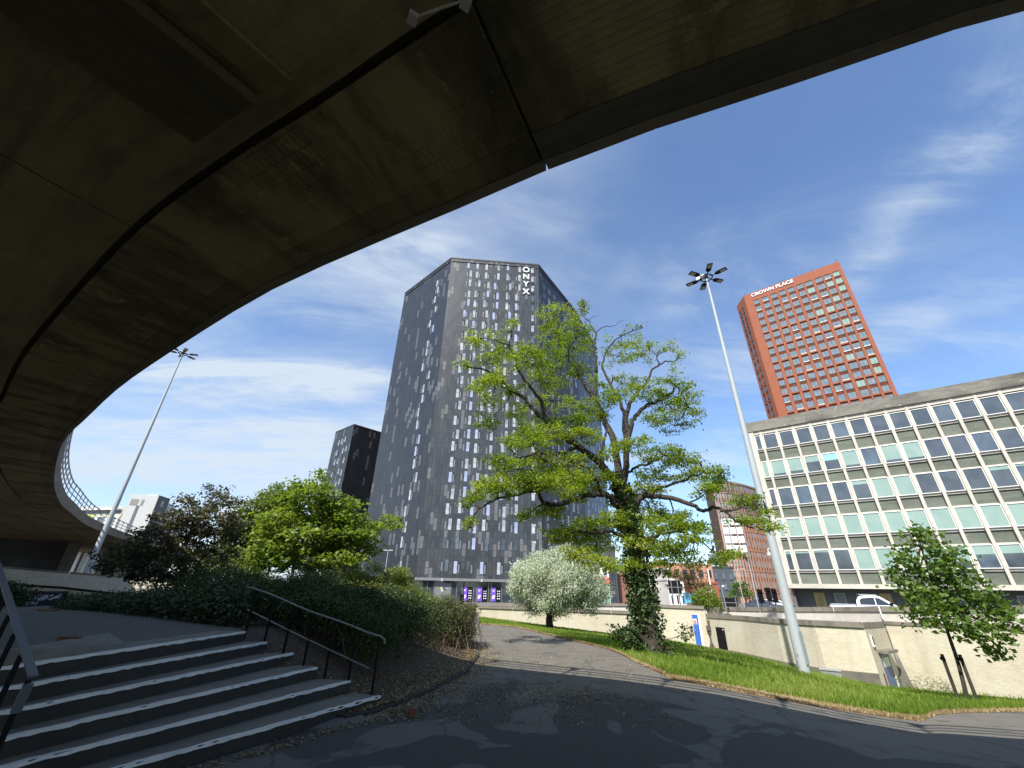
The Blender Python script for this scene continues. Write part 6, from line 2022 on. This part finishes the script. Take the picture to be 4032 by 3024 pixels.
mass('yellow_shrub', 'small yellow leaved shrub glowing behind the dark hedge', 'shrub', yel_fn, 3000, YELL, .10, .05, 30, origin=(-5.3, 16.6, .8))
def cover_fn():
    t_ = rng.uniform(0, 1); a = np.interp(t_, [0, 1], [-52, -29]); h0 = np.interp(a, [-52, -47, -41, -37.7, -33, -29], [29, 22.6, 18.0, 15.2, 12.4, 10.6])
    k = rng.uniform(0, 1) ** 1.4
    h = h0 + k * 13
    p = pol(a, h)
    g = .86
    top = g + (.05 + .13 * min(1, k * 4)) + .45 * max(0, min(1, (a + 40) / 7)) * min(1, k * 4) + .07 * math.sin(p[0] * 1.7) + .06 * math.sin(p[1] * 2.3) + .05 * math.sin(p[0] * 4.1)
    if -47.2 < a < -43.3 and h < 25.5: return cover_fn()
    lim = float(np.interp(a, [-52, -44, -42.5, -40, -37, -33, -29], [-2.1, -2.0, -1.5, -1.1, -.75, -.2, .3]))
    top = max(g + .05, min(top + .35, 1.6 + h * math.tan(R(lim)) - .05 - .1 * rng.uniform(0, 1)))
    return V(p[0], p[1], g + (top - g) * rng.uniform(.2, 1) ** .6), g
gc = mass('ground_cover', 'low dark evergreen ground cover between the terrace and the white wall', 'ground cover', cover_fn, 60000, COVERL, .10, .05, 0, origin=(-15, 17, .86), sig=.16, up=1.0)
gc['kind'] = 'stuff'
for c in [k for k in WM if k.parent == gc]: c['kind'] = 'stuff'
def sh_fn():
    p = pol(-47.6, 22.5); a = rng.uniform(0, 6.28); r_ = rng.uniform(0, 1) ** .5
    return V(p[0] + .9 * r_ * math.cos(a), p[1] + .9 * r_ * math.sin(a), .9 + rng.uniform(0, .75) * math.sqrt(1 - r_ * r_ * .8)), .86
mass('dark_shrub', 'small dark shrub left of the graffiti block', 'shrub', sh_fn, 3000, COVERL, .10, .05, 30, origin=(-16, 15, .86))
def pln_fn():
    p = pol(23.2, 38.9); a = rng.uniform(0, 6.28); r_ = rng.uniform(0, 1) ** .5
    return V(p[0] + 1.1 * r_ * math.cos(a) , p[1] + .6 * r_ * math.sin(a), .75 + rng.uniform(0, 1.5) * math.sqrt(1 - r_ * r_ * .85)), .6
mass('leafy_shrub', 'green shrub spilling from the concrete planter above the blue door wall', 'shrub', pln_fn, 4200, MAPLE, .13, .07, 30, origin=pol(23.2, 38.9, .8))
b = pol(22.6, 48, 0)
px_tree('street_tree', 'thin brownish green street tree beyond the wall beside the orange building', b, 48.0,
        [(1490,1225,22,12),(1470,1245,24,12),(1505,1245,24,12),(1485,1262,30,12),(1515,1268,22,10),(1460,1268,20,10),(1495,1285,28,9)], leafmat('bronze_leaf', [(.07, .07, .025), (.12, .10, .045), (.17, .13, .07)], .3), .2, .11, 16, r0=.08, dep=.8, sig=.22)
b = pol(27.2, 62, 0)
px_tree('street_tree', 'dark round street tree below the curved brick tower', b, 62.0, [(1600,1270,16,10),(1612,1282,18,9),(1590,1285,16,8)], PLANE, .25, .16, 9, r0=.08, dep=.5, sig=.25)

# weeds along the wall on the right
def weed_fn():
    a = rng.uniform(38.5, 41.6); h = 26.0
    p = pol(a, h); g = lawn_z(a, h)
    return V(p[0], p[1], g + rng.uniform(0, .55) ** 1.2), g
mass('tall_weeds', 'thin straggling weeds at the foot of the tall wall right of the canopy door', 'weeds', weed_fn, 500, OLIVE, .10, .025, 45, origin=pol(40, 26, -2), clump=6)

# ---- grass blades, straw and litter
def blades(name, n, azr, hmax, mat, hgt, sample, kind='stuff'):
    v = np.empty((n, 3, 3)); k = 0
    r_ = np.empty(n)
    while k < n:
        a, h, z, hh = sample()
        p = pol(a, h, z)
        an = rng.uniform(0, 6.283); wv = hgt * .05 + h * .0007
        d = V(math.cos(an), math.sin(an), 0) * wv
        lean = V(rng.normal(0, .35), rng.normal(0, .35), 1.0) * hh
        v[k, 0] = p - d; v[k, 1] = p + d; v[k, 2] = p + lean
        r_[k] = np.clip(.5 + .28 * math.sin(p[0] * 1.1 + math.sin(p[1] * .8) * 2) + rng.normal(0, .22), 0, 1)
        k += 1
    me = bpy.data.meshes.new(name)
    me.vertices.add(n * 3); me.vertices.foreach_set('co', v.ravel())
    me.loops.add(n * 3); me.loops.foreach_set('vertex_index', np.arange(n * 3, dtype=np.int32))
    me.polygons.add(n); me.polygons.foreach_set('loop_start', np.arange(0, n * 3, 3, dtype=np.int32))
    try: me.polygons.foreach_set('loop_total', np.full(n, 3, dtype=np.int32))
    except Exception: pass
    at = me.attributes.new('rnd', 'FLOAT', 'FACE'); at.data.foreach_set('value', r_.astype(np.float32))
    me.materials.append(mat); me.update(); me.validate()
    o = bpy.data.objects.new(name, me); link(o)
    o['kind'] = kind
    return o
def g_sample():
    while True:
        a = rng.uniform(-3.3, 60)
        if rng.uniform() > (1 if a > 14 else .7): continue
        e = edge_at(a); wz = wall_at(a)
        k = rng.uniform(0, 1) ** 2.0
        h = e + .12 + .55 * rng.uniform(.6, 1.1) * max(0, min(1, (a - 11) / 8)) + k * (wz[0] - .9 - e)
        if 15.2 < a < 16.6 and abs(h - HD) < .5: continue
        if a > 42 and k > .6 and rng.uniform() < .5: continue
        edge = min(1, (h - e) / .8)
        return a, h, lawn_z(a, h) + .01, (rng.uniform(.07, .17) if a > 14 else rng.uniform(.04, .10)) * (.5 + .5 * edge) * (1.7 if rng.uniform() < .04 else 1)
o = blades('grass', 125000, None, None, GRASSB, .16, g_sample)
tag(o, 'long bright green grass on the slope down to the cream walls', 'grass', kind='stuff')
def s_sample():
    a = rng.uniform(-3, 60); e = edge_at(a)
    wdt = .15 + .6 * max(0, min(1, (a - 11) / 8)) + .55 * math.exp(-((a - 41) / 3.0) ** 2)
    h = e + rng.uniform(-.08, 1) * wdt
    return a, h, lawn_z(a, max(h, e)) + .015, rng.uniform(.02, .07)
o = blades('dry_grass', 34000, None, None, STRAWB, .12, s_sample)
tag(o, 'pale dry grass along the edge of the path', 'dry grass', kind='stuff')
lp_ = []
for _ in range(9500):
    f = rng.uniform(0, 1) * 5; j = int(f)
    x = KERB[j + 1][0] + (KERB[min(j + 2, 6)][0] - KERB[j + 1][0]) * (f - j); y = KERB[j + 1][1] + (KERB[min(j + 2, 6)][1] - KERB[j + 1][1]) * (f - j)
    off = rng.normal(0, .28) if rng.uniform() < .4 else -abs(rng.normal(0, 1.5))
    x += off + .05; y += rng.normal(0, .25)
    z = (bed_z(x, y) + .025) if off < -.02 else .018
    lp_.append((x, y, z))
for _ in range(1500):
    lp_.append((rng.normal(.2, 1.6), 7 + 7 * rng.uniform(0, 1) ** 1.3, .014))
for _ in range(900):
    lp_.append((rng.normal(.9, .7), rng.normal(8.9, .5), .014))
for _ in range(500):
    f = rng.uniform(0, 1); lp_.append((-3.2 + 1.6 * f + rng.normal(0, .08), 5.0 + 2.6 * f + rng.normal(0, .1) - .1, .014))
o = leaf_object('leaf_litter', np.array(lp_), .045, .026, LITTER, None, up=3.0)
tag(o, 'dry brown fallen leaves scattered along the bed and path edge', 'leaf litter', kind='stuff')

# ------------------------------------------------------------------ vehicles
TYRE = plain('tyre_rubber', (.02, .02, .02), .8)
ALLOY = plain('alloy_wheel', (.45, .46, .48), .3, .7)
CARW = plain('white_car_paint', (.78, .80, .84), .25, var=.03, coat=.6)
CARB = plain('dark_car_paint', (.05, .06, .08), .25, var=.05, coat=.6)
CARG = glassmat('car_glass', (.02, .024, .03), .05)
def vehicle(name, label, cat, pos, az_dir, prof, cab, length, width, paint, wheels, wr=.36, glass_sections=(), bed=None):
    """prof: (x, z) outline of the lower body, cab: (x, z) outline of the glasshouse"""
    root = thing(name, label, cat, pos)
    e = V(math.sin(R(az_dir)), math.cos(R(az_dir)), 0); n = V(-e[1], e[0], 0); up = V(0, 0, 1); o_ = np.asarray(pos, float)
    def P(x, y, z): return o_ + e * x + n * y + up * z
    mb = MB()
    hw = width / 2
    def loft(outline, yfn):
        m_ = len(outline)
        secs = []
        for s_ in (-1, -.9, .9, 1):
            secs.append([P(x, s_ * yfn(z) if abs(s_) < 1 else s_ * yfn(z) * 1.0, z) if abs(s_) < 1 else P(x, s_ * yfn(z), z - (.0)) for x, z in outline])
        L_, Rr = secs[0], secs[3]
        mb.poly(L_); mb.poly(Rr[::-1])
        for i in range(m_):
            j = (i + 1) % m_
            mb.poly([L_[i], L_[j], Rr[j], Rr[i]])
    loft(prof, lambda z: hw * (1 - .06 * max(0, z - .7) / .4) if z < 1.3 else hw * .92)
    zb = min(z for x, z in cab); zt = max(z for x, z in cab)
    loft(cab, lambda z: hw * (.955 - .17 * (z - zb) / max(.01, zt - zb)))
    body = mb.build('body', paint, root)
    bm = bmesh.new(); bm.from_mesh(body.data); bmesh.ops.remove_doubles(bm, verts=bm.verts[:], dist=.001)
    bmesh.ops.recalc_face_normals(bm, faces=bm.faces[:])
    bmesh.ops.bevel(bm, geom=[ed for ed in bm.edges if ed.calc_face_angle(0) > .35], offset=.045, segments=2, affect='EDGES', clamp_overlap=True)
    bm.to_mesh(body.data); bm.free()
    for poly in glass_sections:
        for sg in (-1, 1):
            mb = MB()
            yy = lambda z: sg * (hw * (.955 - .17 * (z - zb) / max(.01, zt - zb)) + .012)
            mb.poly([P(x, yy(z), z) for x, z in poly]); mb.build('side_window', CARG, root)
    # windscreen and rear window follow the cab ends
    for (x0, z0, x1, z1) in wheels['screens']:
        mb = MB(); dx, dz = z1 - z0, -(x1 - x0); ln = math.hypot(dx, dz); ox, oz = .012 * dx / ln * wheels.get('sg', 1), .012 * dz / ln
        y0, y1 = hw * (.93 - .17 * (z0 - zb) / (zt - zb)) * .93, hw * (.93 - .17 * (z1 - zb) / (zt - zb)) * .93
        sg = 1 if x0 > x1 else -1
        q = [P(x0 + .02 * sg, -y0, z0 + .02), P(x0 + .02 * sg, y0, z0 + .02), P(x1 + .02 * sg, y1, z1 + .02), P(x1 + .02 * sg, -y1, z1 + .02)]
        mb.poly(q); mb.build('windscreen', CARG, root)
    for x in wheels['x']:
        for sg in (-1, 1):
            mb = MB(); mb.tube([P(x, sg * (hw - .22), wr), P(x, sg * (hw + .015), wr)], [wr, wr], 18); wo = mb.build('wheel', TYRE, root)
            mb = MB(); mb.tube([P(x, sg * (hw + .016), wr), P(x, sg * (hw + .024), wr)], [wr * .62, wr * .55], 14); mb.build('rim', ALLOY, wo)
    return root, P
pk, P = vehicle('pickup_truck', 'white double cab pickup parked behind the parapet before the office block', 'pickup', pol(38.35, 42.6, .02), 129.5,
    [(-2.62, .55), (-2.62, 1.18), (-1.05, 1.18), (-.95, 1.20), (1.15, 1.20), (1.35, 1.17), (2.35, 1.02), (2.62, .85), (2.66, .45), (2.3, .34), (-2.4, .36)],
    [(-.98, 1.16), (-.92, 1.55), (-.72, 1.80), (-.2, 1.86), (.4, 1.83), (1.32, 1.17)], 5.3, 1.85, CARW,
    {'x': (-1.65, 1.6), 'screens': ((1.25, 1.22, .48, 1.78), (-.97, 1.25, -.78, 1.72))}, .38,
    glass_sections=([(-.75, 1.26), (-.74, 1.52), (-.62, 1.66), (-.1, 1.72), (.12, 1.71), (.12, 1.26)], [(.17, 1.26), (.17, 1.71), (.4, 1.69), (.98, 1.26)]))
def lbox(root, P, name, x0, x1, y0, y1, z0, z1, mat):
    mb = MB(); o_ = P(x0, y0, z0); mb.box(o_, P(x1, y0, z0) - o_, P(x0, y1, z0) - o_, V(0, 0, z1 - z0)); return mb.build(name, mat, root)
for sg in (-1, 1):
    lbox(pk, P, 'mirror', .88, 1.08, sg * .93, sg * 1.14, 1.26, 1.42, BLACKP)
    lbox(pk, P, 'door_handle', .05, .25, sg * .928, sg * .95, 1.06, 1.10, GALV)
    lbox(pk, P, 'door_handle', -.85, -.65, sg * .928, sg * .95, 1.06, 1.10, GALV)
    lbox(pk, P, 'tail_light', -2.64, -2.5, sg * .80, sg * .935, .88, 1.10, plain('tail_red', (.25, .02, .02), .3))
    lbox(pk, P, 'headlight', 2.35, 2.62, sg * .6, sg * .90, .80, .95, CURT)
    mb = MB(); mb.tube([P(-2.55, sg * .82, 1.24), P(-1.1, sg * .82, 1.24)], .025, 6); mb.build('bed_rail', GALV, pk)
    mb = MB(); mb.tube([P(-.7, sg * .66, 1.90), P(.3, sg * .66, 1.90)], .02, 6); mb.build('roof_rail', GALV, pk)
    lbox(pk, P, 'cab_gap', -1.02, -.995, sg * .86, sg * .93, .6, 1.2, BLACKP)
wc, P = vehicle('parked_car', 'white car half hidden behind the sunlit shrub before the tower doors', 'car', pol(-10.9, 42.5, .02), 96,
    [(-2.1, .5), (-2.1, .95), (-1.3, 1.0), (.85, .98), (1.9, .80), (2.1, .6), (2.1, .35), (-2.0, .3)], [(-1.6, .97), (-1.25, 1.32), (-.6, 1.46), (.1, 1.45), (.95, .97)], 4.2, 1.76, CARW,
    {'x': (-1.25, 1.3), 'screens': ((.9, 1.0, .15, 1.41), (-1.55, 1.02, -1.22, 1.3))}, .32, glass_sections=([(-1.3, 1.04), (-1.1, 1.28), (-.5, 1.38), (-.3, 1.38), (-.3, 1.04)], [(-.25, 1.04), (-.25, 1.38), (.1, 1.37), (.65, 1.04)]))
for k, (a, h, d, pt, lab) in enumerate(((28.9, 62, 118, CARB, 'dark car in the distant traffic below the curved brick tower'), (30.1, 66, 118, CARW, 'white car waiting in the distant traffic near the office corner'))):
    vehicle('parked_car', lab, 'car', pol(a, h, .02), d,
        [(-2.1, .5), (-2.1, .95), (-1.3, 1.0), (.85, .98), (1.9, .80), (2.1, .6), (2.1, .35), (-2.0, .3)], [(-1.6, .97), (-1.25, 1.32), (-.6, 1.46), (.1, 1.45), (.95, .97)], 4.2, 1.76, pt,
        {'x': (-1.25, 1.3), 'screens': ((.9, 1.0, .15, 1.41),)}, .32, glass_sections=([(-1.3, 1.04), (-1.1, 1.28), (-.5, 1.38), (.1, 1.37), (.65, 1.04)],))

# ------------------------------------------------------------------ signs, posts and lamps beyond the walls
def post_sign(label, a0, a1, hd, z0, z1, mat, legs=(.25, .75), zl=0.0):
    root = thing('road_sign', label, 'sign', pol((a0 + a1) / 2, hd))
    F = Face(pol(a0, hd), pol(a1, hd))
    mb = MB(); F.box(mb, 0, F.L, z0, z1, 0, .06); mb.build('panel', mat, root)
    mb = MB(); F.box(mb, 0, F.L, (z0 + z1) / 2 - .03, (z0 + z1) / 2 + .03, .061, .1); mb.build('rib', GREYM, root)
    for l in legs:
        mb = MB(); q = F.pt(F.L * l, zl, .14); mb.tube([q, q + V(0, 0, z1 - zl - .02)], .05, 7); mb.build('post', GREYM, root)
    return root
post_sign('black back of a road sign on two posts right of the trunk', 19.35, 20.75, 46, 1.75, 2.85, BLACKP)
post_sign('low black hoarding above the wall beside the planter', 24.7, 26.4, 52, .62, 1.5, BLACKP, (.1, .9))
bm_ = thing('mural_board', 'bright blue painted board behind the street tree', 'board', pol(21.4, 55))
F = Face(pol(20.9, 55), pol(22.1, 55))
mt_, t_, b_ = newmat('blue_mural')
t_.links.new(ramp(t_, noise(t_, 3.5, 3, .6, dist=2.0), [(.3, (.02, .10, .30)), (.45, (.05, .30, .55)), (.6, (.10, .45, .60)), (.72, (.6, .7, .75))]), b_.inputs['Base Color'])
mb = MB(); F.box(mb, 0, F.L, .9, 1.9, 0, .08); mb.build('panel', mt_, bm_)
mb = MB(); F.box(mb, .05, .15, 0, .898, 0, .08); F.box(mb, F.L - .15, F.L - .05, 0, .898, 0, .08); mb.build('leg', GREYM, bm_)
def street_lamp(label, a, hd, H, mat=WHITE, r_=.07, arms=((1, .5), (-1, .5))):
    root = thing('street_lamp', label, 'street lamp', pol(a, hd))
    b0 = pol(a, hd)
    mb = MB(); mb.tube([b0, b0 + V(0, 0, H)], [r_, r_ * .6], 8); mb.build('pole', mat, root)
    for (sx, ln) in arms:
        mb = MB(); mb.tube([b0 + V(0, 0, H - .05), b0 + V(sx * ln, 0, H)], .03, 5); p = b0 + V(sx * (ln + .15), 0, H - .05); mb.cbox(p, .4, .16, .09); mb.build('lantern', mat, root)
    return root
street_lamp('thin street lamp among the bushes in front of the tall tower', -15.15, 46, 5.1, GALV, .05, ((1, .12), (-1, .12)))
street_lamp('white street lamp column in front of the orange brick building', 23.95, 60, 5.6, OFFW, .11, ((-1, 1.3), (1, .25)))
street_lamp('slim street lamp right of the dark street tree', 27.0, 58, 4.5, GALV, .05, ((1, .5),))
street_lamp('tall slim street lamp before the curved brick tower', 28.35, 56, 6.0, GALV, .05, ((-1, .7),))
street_lamp('lamp with a lone pole in the sky gap right of the college block', -37.6, 90, 12.5, GALV, .10, ((-1, .9),))
def signal(label, a, hd, dz=0.0):
    root = thing('traffic_light', label, 'traffic light', pol(a, hd))
    b0 = pol(a, hd)
    mb = MB(); mb.tube([b0, b0 + V(0, 0, 2.2 + dz)], .06, 7); mb.build('pole', GREYM, root)
    mb = MB(); mb.cbox(b0 + V(0, -.12, 1.15 + dz), .42, .2, 1.1, R(20)); mb.cbox(b0 + V(0, -.26, 2.0 + dz), .46, .12, .05, R(20)); mb.build('signal_head', BLACKP, root)
signal('black traffic light left of the distant cars', 28.7, 47)
signal('black traffic light seen between the two others', 29.5, 48, .15)
signal('black traffic light nearest the big lamp mast', 30.05, 49, .1)
# bollards at the end of the path
for k, (a, h, hh, lab) in enumerate(((-4.75, 30.5, .95, 'tallest wooden bollard at the far end of the path'), (-4.45, 31, .8, 'middle wooden bollard at the far end of the path'), (-4.05, 30, .72, 'wooden bollard nearest the grass at the far end of the path'))):
    root = thing('wooden_bollard', lab, 'bollard', pol(a, h), 'bollards at the path end')
    b0 = pol(a, h); mb = MB(); mb.tube([b0 + V(0, 0, -.2), b0 + V(0, 0, hh - .06), b0 + V(0, 0, hh)], [.09, .09, .05], 9); mb.build('shaft', plain('bollard_wood', (.16, .13, .10), .8), root)
    mb = MB(); mb.tube([b0 + V(0, 0, hh - .2), b0 + V(0, 0, hh - .15)], [.094, .094], 9); mb.build('band', GREYM, root)
root = thing('metal_post', 'dark bent metal post with a flat plate beyond the sunlit shrub', 'post', pol(-5.6, 33))
b0 = pol(-5.6, 33)
mb = MB(); mb.tube([b0 + V(0, 0, -.1), b0 + V(.02, 0, .7), b0 + V(.1, 0, 2.2)], [.05, .05, .04], 7); mb.build('pole', BLACKP, root)
mb = MB(); mb.cbox(b0 + V(.02, -.06, .55), .30, .05, .85); mb.build('plate', BLACKP, root)

# graffiti block on the far terrace edge
ga, gb = ond(48, 1302, 23.0), ond(122, 1302, 23.6)
GF = Face((ga[0] - .15, ga[1]), (gb[0] + .1, gb[1]))
gr = thing('concrete_block', 'low dark block with a white graffiti tag at the terrace edge', 'concrete block', GF.pt(0, .86))
mb = MB(); GF.box(mb, -.1, GF.L + .15, .80, 1.27, -.35, 0); mb.build('block', plain('block_dark', (.05, .05, .05), .8, var=.3), gr)
mb = MB(); GF.box(mb, -.12, GF.L + .17, 1.273, 1.32, -.38, .03); mb.build('cap', COPING, gr)
ST_ = [[(288,470),(305,520),(322,545),(345,500),(380,463),(352,510),(330,545),(352,548)], [(372,518),(395,500),(412,512),(400,527),(376,528)], [(398,482),(432,478),(412,506)], [(440,470),(420,532)], [(482,470),(430,505),(488,527)],
       [(470,522),(550,462),(556,497)], [(495,512),(552,492)], [(245,572),(270,556),(320,553),(385,560)], [(268,588),(320,570),(380,572)], [(270,520),(250,560),(297,550)]]
mb = MB()
for s_ in ST_:
    pts = [GF.pt((x - 235) / 330 * GF.L, 1.235 - (y - 455) / 130 * .36, .012) for x, y in s_]
    mb.tube(pts, .026, 5)
mb.build('graffiti', plain('white_spray', (.75, .75, .73), .6), gr)

# drop the helper's stray references and finish
for o in list(bpy.data.objects):
    if o.type == 'MESH' and not o.data.polygons:
        bpy.data.objects.remove(o)
